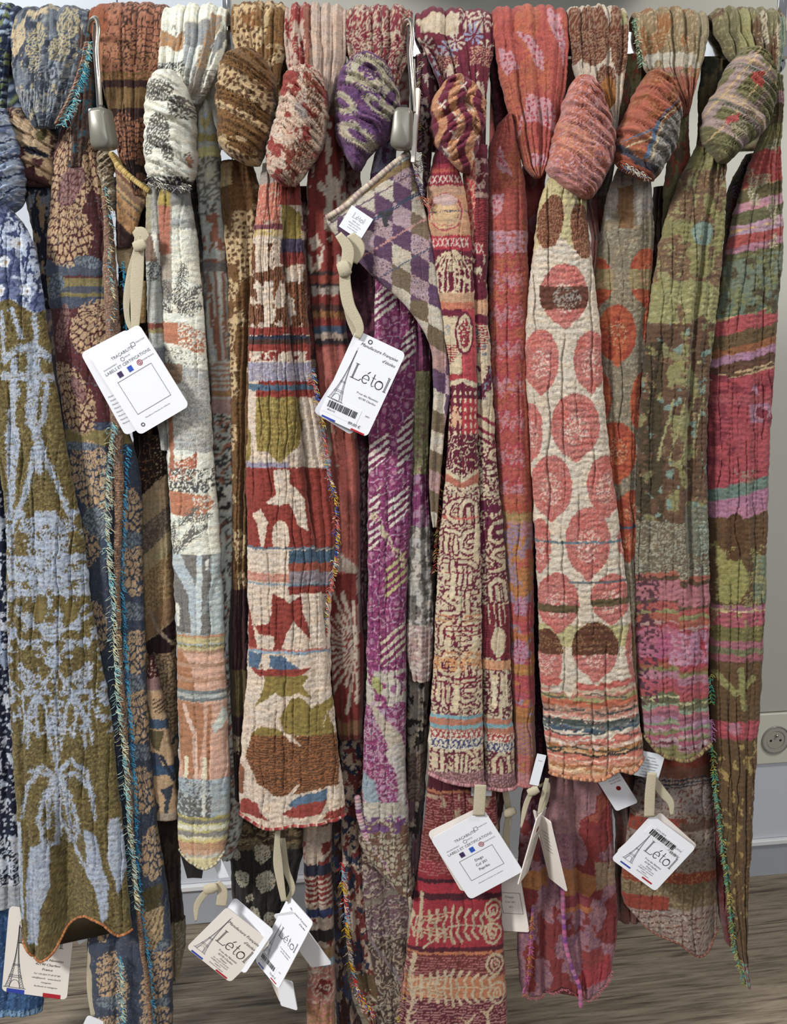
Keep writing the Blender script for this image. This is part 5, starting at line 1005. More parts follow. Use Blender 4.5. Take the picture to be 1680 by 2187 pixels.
def pt(p):
    ma = '92626a'; p.fill(ma); p.mixed(p.all, '7d5068', .35, 3); dr = '7c2a2a'
    z = p.nz(34, 44, .55, 2); p.m(z, dr); p.m(p.yr(1640, 1770) & (p.x > 1150), '9a6c70')
    p.m(p.poly([(1235, 1740), (1265, 1725), (1270, 1690), (1295, 1680), (1300, 1720), (1308, 1760), (1308, 1790), (1285, 1812), (1250, 1805), (1232, 1770)]), '822c2c'); p.m(p.poly([(1240, 1740), (1270, 1725), (1272, 1690), (1296, 1682), (1300, 1705), (1270, 1745)]), 'a04a34')
    z = p.poly([(1190, 1840), (1230, 1850), (1270, 1860), (1275, 1880), (1250, 1905), (1200, 1900)]); p.m(z, 'a0602c'); p.m(p.poly([(1200, 1900), (1262, 1902), (1245, 1925), (1205, 1925)]), '84303a'); p.m(p.yr(1850, 1890) & (p.x < 1165), 'a0642c')
    p.m(p.poly([(1265, 1830), (1310, 1835), (1316, 1880), (1270, 1890)]), '8f7458'); p.m(p.yr(1925, 1935) & (p.x > 1200) & (p.x < 1260), 'a8602c')
    p.m(p.box(1120, 1140, 2030, 2110) | p.box(1150, 1180, 1960, 2030), dr); p.m(p.poly([(1285, 1920), (1318, 1900), (1316, 2010), (1300, 2010), (1296, 1960)]), dr); p.m(p.poly([(1250, 2050), (1300, 2025), (1308, 2075), (1250, 2095), (1225, 2080)]), '9c2c34'); p.m(p.poly([(1240, 2020), (1280, 2010), (1290, 2040), (1240, 2060)]), '88302e')
    p.m(p.box(1100, 1175, 1640, 1840) & (fb(p.x/20, p.y/60, 4) > .45), '5f2c3a'); p.m(p.yr(1720, 1850) & p.box(1125, 1180, 1700, 1850) & p.nz(9, 40, .6), '4a3550')
cloth('back_tail', [(1600, 1135, 1300), (1640, 1128, 1303), (1700, 1114, 1306), (1800, 1108, 1310), (1900, 1104, 1316), (2000, 1104, 1318), (2070, 1110, 1308), (2088, 1113, 1306)], pt, S9, Y=-.004, bulge=.012, pleats=3, pamp=.004, crx=.0006, px=16, bottom=[(0, 30), (.2, 28), (.45, 6), (.68, 32), (.85, 14), (1, -22)], creases=[(.3, .25, 8, .008), (.5, .66, 6, .006)], label='mauve and maroon tail end')
fringe(None, -.016, S9, ['b06070', 'a04c54'], 130, .003)
hem([(1137, 1940), (1134, 2000), (1130, 2060), (1128, 2090), (1117, 2120)], -.018, S9, ['77427c', 'a8607c', 'a86c3c'], r=.0016, per=9, name='selvedge')
hem([(1200, 1890), (1203, 1960), (1208, 2020), (1222, 2070), (1236, 2105), (1240, 2150)], -.022, S9, ['77427c', 'b06088', 'a06c88'], r=.0024, per=12, name='selvedge')
fringe([(1136, 1960), (1132, 2050), (1120, 2122)], -.02, S9, ['77427c', 'b8608c', 'a86c3c'], 110, .004, side=-1)

# ---- 10 cream scarf with pink circles
S10 = scarf('cream scarf with rose pink circles and a pink knot, striped hem in front', 1272)
def pt(p):
    p.fill('b5a692'); ru = '5f2e1a'
    for e in (p.ell(1262, 85, 36, 62), p.ell(1318, 90, 22, 75), p.ell(1225, 80, 22, 60), p.ell(1288, 185, 22, 40)): p.m(e, ru); p.m(e & p.scl(5, 6, .22), '8a6a50')
    p.m(p.ell(1292, 205, 17, 34), '8f5c1c'); p.m(p.box(1280, 1345, 25, 60) & p.nz(14, 14, .55), '8d8658')
cloth('rail_loop', [(30, 1208, 1338), (70, 1212, 1342), (120, 1218, 1338), (160, 1226, 1332), (210, 1250, 1325), (260, 1285, 1318), (320, 1292, 1312)], pt, S10, Y=-.034, cry=0, loop=.021, pleats=4.5, pamp=.0085)
def pt(p):
    p.fill('b26e62'); p.m(p.nz(34, 26, .48), 'b4624a'); p.mixed(p.all, 'bf8c8c', .35, 2.6); p.mixed(p.poly([(1185, 260), (1260, 300), (1250, 350), (1190, 330)]), 'bc7a5c', .6, 5); z = p.poly([(1200, 245), (1300, 330), (1250, 420), (1170, 380)]); p.mixed(z, '9a6478', .2, 3)
cloth('knot', [(163, 1232, 1262), (185, 1216, 1276), (215, 1203, 1288), (250, 1192, 1300), (290, 1180, 1310), (330, 1170, 1310), (368, 1167, 1296), (398, 1194, 1280), (426, 1240, 1262)], pt, S10, Y=-.056, bulge=.034, thick=.02, diag=(-34, 22, .0055), crx=.0002, cry=0.00016)
def circ(p):
    cr = 'c4b5a0'; p.fill(cr); p.m(p.y < 520 + 18*np.sin(p.x/16), 'b5a872'); pk = 'b06056'; ru = '6d3a20'
    p.mixed(p.all, 'b0a08a', .2, 3)
    for cx, cy, rx, ry, rot in ((1172, 475, 26, 58, 10), (1238, 495, 25, 60, -8)): e = p.ell(cx, cy, rx, ry, rot); p.m(e, ru); p.m(e & p.scl(5, 6, .2), '94684a')
    for cx, cy, rx, ry in ((1200, 628, 50, 64), (1152, 768, 36, 66), (1258, 768, 40, 62), (1224, 905, 52, 68), (1132, 920, 24, 60), (1174, 1034, 42, 66), (1290, 1032, 42, 62), (1250, 1150, 48, 72), (1150, 1160, 24, 54), (1188, 1278, 44, 60), (1300, 1270, 44, 50), (1266, 1380, 48, 58), (1165, 1400, 32, 60), (1352, 1380, 20, 60), (1330, 1155, 16, 30), (1318, 905, 12, 40)):
        e = p.ell(cx, cy, rx, ry) | p.ell(cx, cy+ry*.8, rx*.3, ry*.35); p.m(e, pk); p.m(e & p.nz(20, 16, .55), 'b5564c'); i = p.ell(cx, cy+8, rx*.55, ry*.5); p.m(i & p.spk(.45, 2.6), 'c9a898'); p.m(e & p.scl(7, 8, .12, 4), 'bd7a70')
    z = p.yr(612, 660) & p.ell(1200, 628, 52, 66); p.m(z, '5f3526'); p.m(z & p.ell(1205, 636, 30, 24) & p.spk(.5), '8d8276')
    p.m(p.yr(1286, 1302) & p.ell(1188, 1278, 44, 60), '5a4a2c'); p.m(p.yr(1272, 1286) & p.ell(1300, 1270, 44, 50), '5a4a2c')
    z = p.yr(1328, 1375); p.m(z & (p.c[:, 1] > .3), 'a9a06a'); 
    for e in (p.ell(1266, 1380, 50, 60), p.ell(1165, 1400, 34, 62)): p.m(e & (p.y < 1390), '5c3320'); p.m(e & (p.y < 1390) & p.spk(.3), '7d5a34')
    p.m(p.yr(1150, 1155), '56727c'); p.m(p.yr(1233, 1238) & (p.x > 1210), '60666c')
    z = p.y > 1440; yy = p.y + .02*(p.x-1150) + 4*np.sin(p.x/30)
    bands = [(1448, 'b5564a'), (1462, 'b9a088'), (1472, 'b27060'), (1480, '9a9058'), (1488, 'b45c3c'), (1500, 'b0806a'), (1510, '8a6a58'), (1516, 'c08270'), (1530, '4c5450'), (1540, '6a7474'), (1546, '3f5468'), (1552, 'cbbfac'), (1562, 'c46c5c'), (1578, 'c9a592'), (1586, 'ab7234'), (1594, 'c99a68'), (1600, '4f4a3c'), (1604, 'c76c54'), (1618, 'c9886c'), (1628, 'a86a34'), (1634, 'cfa478'), (1640, 'c98a64')]
    for y, c in bands: p.m((yy + 7*(vn(p.x0/9, p.y0*0, int(y)) - .5) > y) & (p.y > 1430), c)
    z = p.y > 1500; p.mixed(z, 'b8583c', .12, 4, 2); p.mixed(z, 'd0bfa4', .12, 3.4, 5)
    for k, (y, c) in enumerate(((1475, '5b5248'), (1494, '8a4a2c'), (1508, '3c4244'), (1524, 'cdbba4'), (1535, '2f3c40'), (1556, '44484a'), (1572, 'd6c4b0'), (1583, '7c4a24'), (1590, '33423c'), (1599, '2c2c28'), (1611, 'd8b49c'), (1622, '9c5c2c'), (1631, 'dcbc90'))):
        w = y + 5*np.sin(p.x/23+k) + 6*(vn(p.x0/16, p.y0*0, k+90)-.5); p.m((np.abs(p.y0-w) < 1.7) & (vn(p.x0/22, p.y0*0, k+40) > .3), c)
    p.m(p.poly([(1150, 1475), (1175, 1470), (1198, 1445), (1225, 1400), (1232, 1440), (1212, 1482), (1200, 1470)]) & (p.y < 1482), 'bfb09a')
    p.m(p.seg([(1170, 1533), (1240, 1530), (1300, 1536), (1340, 1528)], 13, 5) & p.spk(.75, 3), '49504c')
cloth('front_tail', [(380, 1172, 1212), (420, 1156, 1248), (470, 1146, 1254), (530, 1139, 1262), (600, 1131, 1270), (700, 1122, 1281), (800, 1123, 1286), (900, 1129, 1294), (1000, 1134, 1305), (1100, 1139, 1320), (1200, 1144, 1332), (1300, 1149, 1344), (1400, 1150, 1351), (1500, 1157, 1361), (1600, 1167, 1371), (1638, 1172, 1374)],
      circ, S10, Y=-.050, bulge=.013, thick=.012, crx=.0011, cry=0.00066, px=30, py=14, pleats=1.2, pamp=.002, bottom=[(0, 10), (.25, 14), (.55, 14), (.72, -4), (.88, 2), (1, -22)], frill=.0)
hem(None, -.055, S10, ['c98a64', 'd8a888', '8a5a44', 'cc9070'], r=.0028, per=5)
def pt(p): p.fill('5c4a44'); p.m(p.nz(12, 26, .5), '7a4a44'); p.m((p.y < 420), '6e6a68')
cloth('rear_tail', [(250, 1290, 1320), (340, 1285, 1312), (420, 1245, 1300), (520, 1262, 1300), (900, 1150, 1330), (1500, 1160, 1350), (1700, 1300, 1380), (1900, 1310, 1375), (1960, 1315, 1370)], pt, S10, Y=.02, pleats=3)

# ---- 11 olive-tan scarf with orange knot
S11 = scarf('taupe scarf with orange circles and an orange and grey knot', 1425)
def pt(p):
    p.fill('7d6a48'); p.m(p.nz(22, 30, .5), '8a5a2c'); p.mixed(p.all, 'a08a64', .3); p.m(p.yr(120, 150) & p.nz(20, 14, .42, 2), 'a8a08c'); p.m(p.yr(150, 175) & p.nz(16, 14, .5, 3), '9c6c5c'); p.m(p.y > 170, '94543c'); p.m(p.x > 1485, '84785a'); p.m(p.x < 1352, '6d7a60')
cloth('rail_loop', [(38, 1344, 1506), (70, 1352, 1512), (110, 1366, 1506), (150, 1376, 1494), (190, 1410, 1482), (230, 1444, 1470), (250, 1450, 1464)], pt, S11, Y=-.034, cry=0, loop=.021, pleats=5.5, pamp=.0085)
fringe([(1356, 40), (1362, 90), (1370, 140)], -.04, S11, ['8cae94', 'b9c2a4', '5a6c54'], 90, .004, side=-1)
def pt(p):
    p.fill('8d4a24'); p.mixed(p.all, 'a4683c', .35, 3); p.m(p.nz(26, 20, .56), 'a2543c')
    q = (p.y-300) + .62*(p.x-1330); g = q > 52; h = (p.y-300) - (p.x-1390)*.9
    z = p.poly([(1385, 285), (1425, 250), (1455, 225), (1455, 320), (1430, 350), (1385, 385), (1362, 345)]); p.m(z, '6a645e'); p.mixed(z, '9c968c', .4, 2.6)
    for o, c in ((0, '5a6a84'), (7, '6b3f28'), (14, 'b9a67c'), (22, '96502c')): p.m(p.seg([(1318, 310+o), (1375, 288+o), (1400, 255+o*.6), (1440, 215+o)], 3), c)
    p.m(p.seg([(1362, 345), (1385, 275)], 9), '4f6684'); p.m(p.seg([(1372, 350), (1392, 280)], 4), 'c0ae84'); p.m(p.seg([(1312, 320), (1345, 352), (1385, 370)], 12), '3c3c48'); p.m(p.seg([(1312, 340), (1345, 365), (1380, 380)], 9), '9a4a2c')
cloth('knot', [(153, 1384, 1402), (180, 1364, 1425), (215, 1346, 1448), (255, 1328, 1450), (295, 1312, 1446), (330, 1308, 1434), (360, 1322, 1412), (388, 1376, 1396)], pt, S11, Y=-.054, bulge=.034, thick=.02, diag=(-32, 28, .0055), crx=.0003, cry=0.00016)
fringe([(1322, 345), (1345, 362), (1380, 378)], -.075, S11, ['3c5c94', 'c9c4b4', '94462c'], 70, .005)
def pt(p): p.fill('5c4a34'); p.m(p.nz(10, 26, .5), '8a3e28'); p.m(p.nz(12, 30, .6, 3), '6c6840')
cloth('side_tail', [(120, 1328, 1372), (200, 1320, 1372), (280, 1318, 1350), (330, 1315, 1345)], pt, S11, Y=-.006, pleats=2)
cloth('right_tail', [(225, 1440, 1466), (280, 1436, 1470), (330, 1425, 1474), (420, 1415, 1474), (500, 1412, 1470), (650, 1400, 1450)], pt, S11, Y=-.016, bulge=.008, pleats=2)
def taupe(p):
    p.fill('857a66'); p.mixed(p.all, '6a5f4c', .35, 3); p.stops([(375, '9a8f84'), (455, '8a7c62')], 20); p.m(p.box(1315, 1345, 400, 520), '84603a'); p.m(p.box(1352, 1368, 375, 480), 'ada394'); p.m(p.box(1288, 1300, 375, 470), 'ada394'); p.m(p.y > 490, '7a6e58'); p.mixed(p.y > 490, '94886e', .3, 3)
    og = 'a84c24'
    for cx, cy, rx, ry in ((1270, 600, 34, 52), (1375, 590, 40, 58), (1312, 712, 40, 60), (1264, 850, 38, 68), (1372, 860, 34, 66), (1312, 960, 42, 62), (1385, 700, 16, 50), (1345, 1090, 36, 46), (1335, 1150, 30, 40)):
        e = p.ell(cx, cy, rx, ry) | p.ell(cx, cy+ry*.85, rx*.25, ry*.3); p.m(e, og); p.m(e & p.nz(16, 14, .5), '953a20'); p.m(p.ell(cx, cy, rx*.5, ry*.45) & p.spk(.35), 'b08058')
    z = p.yr(575, 618); p.m(z & (p.c[:, 0] > .28) & (p.c[:, 2] < .08), '8a7a50')
    p.m(p.yr(1118, 1124), '3f4c60'); p.m(p.y > 1330, '6c5436')
cloth('front_tail', [(360, 1318, 1384), (400, 1300, 1390), (450, 1290, 1394), (520, 1278, 1395), (600, 1270, 1391), (700, 1272, 1385), (800, 1280, 1377), (900, 1286, 1368), (1000, 1290, 1363), (1100, 1300, 1360), (1200, 1312, 1357), (1400, 1330, 1358), (1560, 1345, 1365)],
      taupe, S11, Y=-.034, bulge=.012, crx=.0009, cry=0.00049, px=24, py=13, pleats=1.6, pamp=.003)
def pt(p):
    p.fill('7c5444'); p.m(p.nz(30, 24, .5), '8a7668'); p.mixed(p.all, 'a89888', .35, 2.6)
    p.stops([(1600, '8a3c28'), (1625, '784a38'), (1650, '8b7d76'), (1720, '8c7a6c')], 8)
    for y in (1652, 1660, 1666): p.m(np.abs(p.y - y - 4*np.sin(p.x/22)) < 1.5, '2e3440')
    z = p.yr(1735, 1765); p.m(z & (p.x < 1458), '8c3420'); z = p.yr(1742, 1762) & (p.x > 1440); p.m(z, '6f5444'); p.m(p.yr(1762, 1800) & (p.x > 1440), '9a8a7c'); p.m(p.yr(1850, 1872), '8a3c22'); p.m(p.yr(1850, 1872) & p.spk(.3), 'ad6a3c'); z = p.yr(1872, 1925); p.m(z, '6d5a3c'); p.mixed(z, '8a7450', .4)
    p.m(p.yr(1900, 1930) & (p.x < 1420), '8a3220'); z = p.y > 1930; p.m(z & p.nz(30, 7, .5), '8d7468'); p.m(z & p.st(11, .22, 86, 10), '5c2f28'); p.mixed(p.yr(1650, 1850), '6d4434', .3, 3); p.mixed(z, 'a8988c', .25)
cloth('back_tail', [(1560, 1372, 1518), (1640, 1360, 1522), (1700, 1348, 1525), (1800, 1335, 1528), (1900, 1325, 1530), (1960, 1332, 1531), (1985, 1350, 1531)], pt, S11, Y=.0, bulge=.014, pleats=1.6, crx=.0006, bottom=[(0, -40), (.2, -8), (.5, 12), (.8, 42), (1, -6)], label='rust and tan tail end')
hem(None, -.006, S11, ['8a5444', 'a0746a'], r=.0016, per=6)
def pt(p): p.fill('3a241e'); p.m(p.nz(14, 30, .55), '55402c')
cloth('rear_tail', [(400, 1395, 1420), (550, 1385, 1412), (900, 1365, 1400), (1300, 1350, 1400), (1700, 1340, 1520)], pt, S11, Y=.022, pleats=3)

# ---- 12 olive green plaid scarf, right end
S12 = scarf('olive green scarf with pink patches and a plaid knot, rightmost on the rail', 1590)
def og_(p):
    p.fill('6a6240'); p.m(p.nz(26, 34, .5), '5f4630'); p.mixed(p.all, '86805a', .25, 3)
def pt(p):
    og_(p); p.m(p.box(1570, 1600, 30, 110), '85804e'); p.m(p.box(1618, 1632, 40, 160) | p.box(1652, 1660, 50, 200), '5a4a34'); z = p.box(1618, 1632, 40, 100) | p.box(1650, 1660, 60, 160); p.m(z & p.scl(4, 4, .4), 'a89c80'); p.m(p.box(1660, 1672, 40, 200), '6b7a68'); p.m(p.box(1632, 1648, 100, 150), '5c3c24')
cloth('rail_loop', [(34, 1512, 1664), (60, 1514, 1677), (90, 1534, 1676), (120, 1548, 1670), (160, 1580, 1662), (200, 1610, 1655), (230, 1620, 1648)], pt, S12, Y=-.030, cry=0, loop=.021, pleats=6, pamp=.0085)
def pt(p):
    p.fill('66613a'); p.mixed(p.all, '7a7648', .4, 3); p.m(p.x + p.y*.5 > 1765, '5a4228')
    q = (p.x-1590)*.78 + (p.y-130)*.62; r = -(p.x-1590)*.62 + (p.y-130)*.78
    p.m((r > 12) & (r < 42) & (q < 60), '98827c'); p.m((r > 92) & (r < 124), '98827c'); p.m((r > 150) & (r < 170), '98827c'); p.m((q > -10) & (q < 14) & (r > 0), '9a847c'); p.m((q > 60) & (q < 74) & (r > 50) & (r < 130), '8a7466')
    for a in (20, 100, 108): p.m(np.abs(r-a) < 1.4, 'b89c68')
    for a in (2, -60, 40): p.m(np.abs(q-a) < 1.4, 'b89c68')
    for a in (34, 116): p.m(np.abs(r-a) < 2.2, '5c6450')
    p.m(p.poly([(1575, 172), (1602, 170), (1598, 205), (1578, 195)]), 'b04438'); p.m(p.poly([(1528, 262), (1552, 255), (1545, 275), (1526, 278)]), 'ab4846'); z = p.poly([(1530, 278), (1560, 268), (1570, 300), (1545, 310)]); p.m(z, '5a5038'); p.m(z & p.scl(4, 4, .4), '9a9070')
cloth('knot', [(103, 1586, 1612), (125, 1566, 1632), (155, 1546, 1646), (190, 1530, 1651), (225, 1508, 1648), (260, 1496, 1638), (290, 1493, 1618), (318, 1506, 1582), (350, 1534, 1550)], pt, S12, Y=-.058, bulge=.036, thick=.02, diag=(-30, 17, .005), crx=.0002, cry=0.00016)
def pt(p): p.fill('2f2f24'); p.m(p.nz(8, 20, .5), '55482c'); p.m((p.y > 560), '6a2c2c'); p.m((p.y > 420) & p.nz(14, 22, .55), '6b4040')  # dark olive fill with the shade of this strip put into it
cloth('side_tail', [(130, 1500, 1545), (200, 1490, 1535), (280, 1488, 1512), (320, 1485, 1500)], pt, S12, Y=-.004, pleats=2)
cloth('back_tail', [(330, 1592, 1625), (400, 1555, 1610), (500, 1545, 1590), (600, 1535, 1580), (900, 1500, 1600), (1300, 1500, 1600), (1700, 1515, 1590), (1950, 1535, 1580), (2010, 1548, 1580)], pt, S12, Y=.004, pleats=2)
fringe([(1592, 340), (1575, 390), (1560, 430), (1552, 480)], -.008, S12, ['2c3028', '6c4868', '40503c'], 100, .005, side=-1)
def pt(p):
    p.fill('6d523a'); p.mixed(p.all, '8a7048', .25, 3); p.m(p.nz(30, 44, .6), '7d7844'); p.m(p.ell(1492, 500, 24, 26), '71877a'); p.m(p.nz(12, 12, .68, 2), '8a8454')
    z = p.yr(600, 690) & (fb(p.x/40, p.y/60, 3) > .3); p.m(z, '86834e'); p.mixed(z, '9a9662', .3, 4); p.m(p.ell(1490, 715, 17, 40) | p.ell(1432, 710, 24, 20), '62442f')
    z = p.yr(690, 1130); f = fb(p.x/22, p.y/30, 8); p.m(z & (f > .47), '5e4430'); p.m(z & (f < .36), '7d784a'); p.m(z & (fb(p.x/18, p.y/22, 4) > .68), '6f8478'); p.m((p.x < 1410) & (p.y > 730) & p.nz(16, 16, .4, 5), '453a26')
    z = p.yr(900, 980); 
    for k in range(4): p.m(p.seg([(1400+k*22, 980), (1430+k*22, 850)], 4), '8f8a58')
    z = p.yr(1110, 1235); p.m(z, '6a5c48'); p.mixed(z, '8d8a74', .42, 2.6); p.m(p.box(1455, 1512, 1080, 1180), '6c6c5a'); p.mixed(p.box(1480, 1512, 1100, 1250), '8a9a8a', .35)
    yy = p.y + 14*np.sin((p.x-1355)/50.0)*(p.x < 1440)
    bd = [(1228, '9a5440'), (1236, '57402c'), (1244, 'a06068'), (1285, '5b4a34'), (1292, 'a04a44'), (1306, '84804e'), (1314, '9a503c'), (1330, 'a4807c'), (1336, '9c4048'), (1345, 'a55a70'), (1410, '9c3844'), (1420, '8d5038'), (1428, '7c7444'), (1436, 'a06878'), (1452, '9a4450'), (1470, 'a04648'), (1484, '55603c'), (1490, 'b0a878'), (1494, '5c5c40'), (1504, '7a8a70'), (1512, 'a86068'), (1522, '8d5060'), (1532, '9a7088'), (1540, '7a8464'), (1548, '9a4c64'), (1556, 'a88488'), (1562, '74764a'), (1570, '984c60'), (1578, 'a4888c'), (1586, '6c2f38'), (1590, '8d6a6c'), (1596, '77703c')]
    for y, c in bd: p.m((yy + 7*(vn(p.x0/12, p.y0*0, int(y)) - .5) > y) & (p.y > 1200), c)
    z = p.yr(1340, 1410) & (p.x > 1420); p.mixed(z, 'b07a90', .5, 6); p.m(p.ell(1410, 1370, 13, 30, 20), 'a04c70'); p.m(p.box(1465, 1500, 1340, 1385), 'a8708c'); p.m(p.poly([(1480, 1330), (1500, 1370), (1505, 1400), (1490, 1380)]), '9c3040')
    z = p.yr(1225, 1500); p.mixed(z & (p.x < 1400), '54303c', .45, 5)
cloth('front_tail', [(290, 1496, 1526), (330, 1478, 1546), (380, 1450, 1548), (440, 1430, 1547), (500, 1412, 1545), (600, 1394, 1536), (700, 1381, 1525), (800, 1371, 1515), (900, 1364, 1509), (1000, 1360, 1508), (1100, 1357, 1510), (1200, 1355, 1513), (1300, 1355, 1514), (1400, 1358, 1512), (1500, 1364, 1512), (1590, 1374, 1516)],
      pt, S12, Y=-.044, bulge=.014, crx=.001, cry=0.00061, px=22, py=12, pleats=2, pamp=.0045, thick=.012, bottom=[(0, -24), (.2, 6), (.5, 20), (.75, 14), (1, -6)], creases=[(.62, .75, 7, .007, 250, 1300), (.3, .1, 18, .008, 700, 1500)])
hem(None, -.052, S12, ['84764c', '6d4a40', '9a8c60'], r=.003, per=6)
def pt(p):
    p.fill('5f4528'); p.mixed(p.all, '7d6a3c', .25, 3); p.m(p.nz(16, 24, .6), '7c7440')
    yy = p.y + .24*(p.x-1600)*(p.y < 1100)
    bd = [(160, '6a6440'), (215, 'a07880'), (240, '5a4a2c'), (280, '76703f'), (330, 'a54440'), (400, 'b0885c'), (403, '5e5434'), (430, 'a87484'), (450, '5c5a38'), (475, 'a88090'), (486, 'b89060'), (489, 'a08090'), (498, '9a4440'), (520, '9a6878'), (535, '5c5a38'), (548, '66705c'), (640, '5a6a58'), (665, 'a88e5c'), (668, 'a04448'), (700, '5f4a2c'), (730, '85502c'), (745, '9a6c84'), (762, '5a3c2c'), (782, 'b09468'), (785, '5a4028'), (790, 'b09468'), (793, '9c3c44'), (1020, '5f7468'), (1046, 'a06880'), (1095, '5e4428'), (1285, '9c5c70'), (1296, 'c4ac78'), (1299, 'a04c58'), (1330, '6a6430'), (1360, '9c5a64'), (1376, '6a6a48'), (1390, '93525a'), (1405, '5c4426'), (1530, 'a04048'), (1568, '5c4426')]
    for y, c in bd: p.m(yy + 5*(vn(p.x0/14, p.y0*0, int(y)) - .5) > y, c)
    p.m(p.yr(545, 670) & p.nz(14, 20, .52, 12), '6f7148'); p.m(p.yr(545, 670) & p.nz(12, 16, .62, 14), '4f4630')
    z = p.yr(250, 530) & p.box(1590, 1650, 250, 560) & (fb(p.x/30, p.y/24, 6) > .5); p.m(z & p.scl(4.5, 4.5, .35), 'a09878')
    p.m(p.box(1600, 1640, 840, 900) | p.ell(1602, 870, 14, 50), 'a06c80'); p.m(p.yr(800, 1010) & p.nz(26, 20, .56, 3), '7a2c38'); p.m(p.yr(840, 860), '9a444a'); z = p.ell(1585, 1000, 26, 30); p.mixed(z, '8d6c5c', .5)
    z = p.yr(1110, 1280); p.m(z & p.poly([(1520, 1150), (1545, 1190), (1570, 1180), (1590, 1230), (1560, 1300), (1530, 1280)]), '85803e'); p.m(p.box(1600, 1640, 1180, 1280), '66705a'); p.m(p.ell(1560, 1140, 22, 50), '55391f')
    z = p.yr(1410, 1520); p.m(z & p.seg([(1520, 1430), (1560, 1470), (1600, 1440)], 14) | p.seg([(1570, 1420), (1580, 1500)], 14), '817c44'); p.m(p.ell(1560, 1545, 14, 14), 'a86a78'); p.m((p.y > 1575) & p.nz(9, 14, .66, 7), '927a3c'); p.m(p.yr(1160, 1340) & p.scl(5, 5, .3) & p.nz(14, 14, .6, 9), '8d8448'); p.m(p.yr(900, 1000) & (p.x > 1560), '9c4048')
    p.m(p.y > 2040, '8d5c5c'); p.m((p.y > 2040) & p.st(12, .4, 50), '6a9a84')
cloth('right_tail', [(165, 1630, 1664), (220, 1636, 1668), (280, 1628, 1664), (330, 1606, 1664), (400, 1582, 1667), (480, 1560, 1670), (560, 1545, 1668), (650, 1532, 1660), (750, 1514, 1655), (850, 1508, 1649), (1000, 1507, 1640), (1100, 1508, 1638), (1200, 1510, 1636), (1300, 1512, 1632), (1400, 1513, 1627), (1500, 1515, 1622), (1600, 1520, 1614), (1700, 1528, 1608), (1800, 1538, 1602), (1900, 1550, 1596), (1980, 1562, 1592), (2040, 1573, 1592), (2095, 1586, 1596)],
      pt, S12, Y=-.030, bulge=.014, thick=.012, crx=.0010, cry=0.00049, px=18, py=11, pleats=2.6, pamp=.0045)
gr = ['3f8a74', '6fae8c', 'a8a850', '4c9a8c', '7c9a50']
fringe([(1516, 1440), (1518, 1500)], -.038, S12, gr, 60, .004, side=-1)
fringe([(1519, 1535), (1520, 1580)], -.038, S12, ['a878a0', 'c08cb8'], 60, .005, side=-1)
fringe([(1521, 1590), (1525, 1660), (1533, 1720), (1542, 1800), (1552, 1870), (1560, 1940), (1566, 2010), (1580, 2060), (1590, 2100)], -.038, S12, gr + ['b8a85c'], 420, .0042, side=-1)
fringe([(1508, 960), (1510, 1050)], -.03, S12, ['5c3c6c', 'b8b0b8'], 50, .003, side=-1)

# ------------------------------------------------------------------ swing tags, security tags, care labels
def strokes(lines):
    """lines: list of (points, width) in the plane -> quads"""
    V = []; F = []
    for pts, w in lines:
        for (x1, y1), (x2, y2) in zip(pts[:-1], pts[1:]):
            L = math.hypot(x2-x1, y2-y1) or 1e-6; nx_, ny_ = -(y2-y1)/L*w/2, (x2-x1)/L*w/2; ex, ey = (x2-x1)/L*w*.2, (y2-y1)/L*w*.2
            o = len(V); V += [(x1-ex+nx_, y1-ey+ny_), (x1-ex-nx_, y1-ey-ny_), (x2+ex-nx_, y2+ey-ny_), (x2+ex+nx_, y2+ey+ny_)]; F.append((o, o+1, o+2, o+3))
    return np.array(V, float), np.array(F)
def arc(cx, cy, rx, ry, a0, a1, n=14): return [(cx+rx*math.cos(math.radians(a)), cy+ry*math.sin(math.radians(a))) for a in np.linspace(a0, a1, n)]
def logo():
    w = .035; L = []
    L += [([(.10, 0), (.10, 1)], w), ([(.17, 0), (.17, 1)], w), ([(0, 1), (.27, 1)], w), ([(0, 0), (.62, 0), (.70, .16)], w*1.3)]
    L += [(arc(1.0, .27, .22, .28, 0, 320, 20), w*1.5), ([(.78, .28), (1.22, .28)], w), ([(1.0, .66), (1.12, .84)], w*1.6)]
    L += [([(1.48, .82), (1.48, .12)] , w*1.5), ([(1.48, .12), (1.56, .0), (1.68, .06)], w), ([(1.36, .56), (1.64, .56)], w)]
    L += [(arc(1.98, .27, .25, .28, 0, 360, 24), w*1.6), (arc(1.98, .27, .17, .24, 60, 120, 5), w)]
    L += [([(2.42, 0), (2.42, 1)], w), ([(2.50, 0), (2.50, 1)], w), ([(2.36, 0), (2.58, 0)], w), ([(2.36, .96), (2.42, 1)], w)]
    return strokes(L)
def tower():
    L = []; w = .012
    f = lambda t: .5*(.04 + .96*(1-t)**2.6)*.62
    T = np.linspace(0, 1, 26)
    for s in (-1, 1):
        L.append(([(s*f(t), t*2.3) for t in T], w*1.4)); L.append(([(s*f(t)*.55, t*2.3) for t in T if t > .16 or 1], w))
    for i in range(25):
        a, b = T[i], T[i+1]
        for s in (-1, 1): L.append(([(s*f(a), a*2.3), (s*f(b)*.55, b*2.3)], w*.8)); L.append(([(s*f(a)*.55, a*2.3), (s*f(b), b*2.3)], w*.8))
    for t in (.17, .2, .36, .38): L.append(([(-f(t)*1.12, t*2.3), (f(t)*1.12, t*2.3)], w*2))
    L.append((arc(0, 0, .17, .3, 0, 180), w*1.5)); L.append(([(0, 2.3), (0, 2.45)], w)); L.append(([(-.36, 0), (.36, 0)], w*2))
    return strokes(L)
_tx = {}
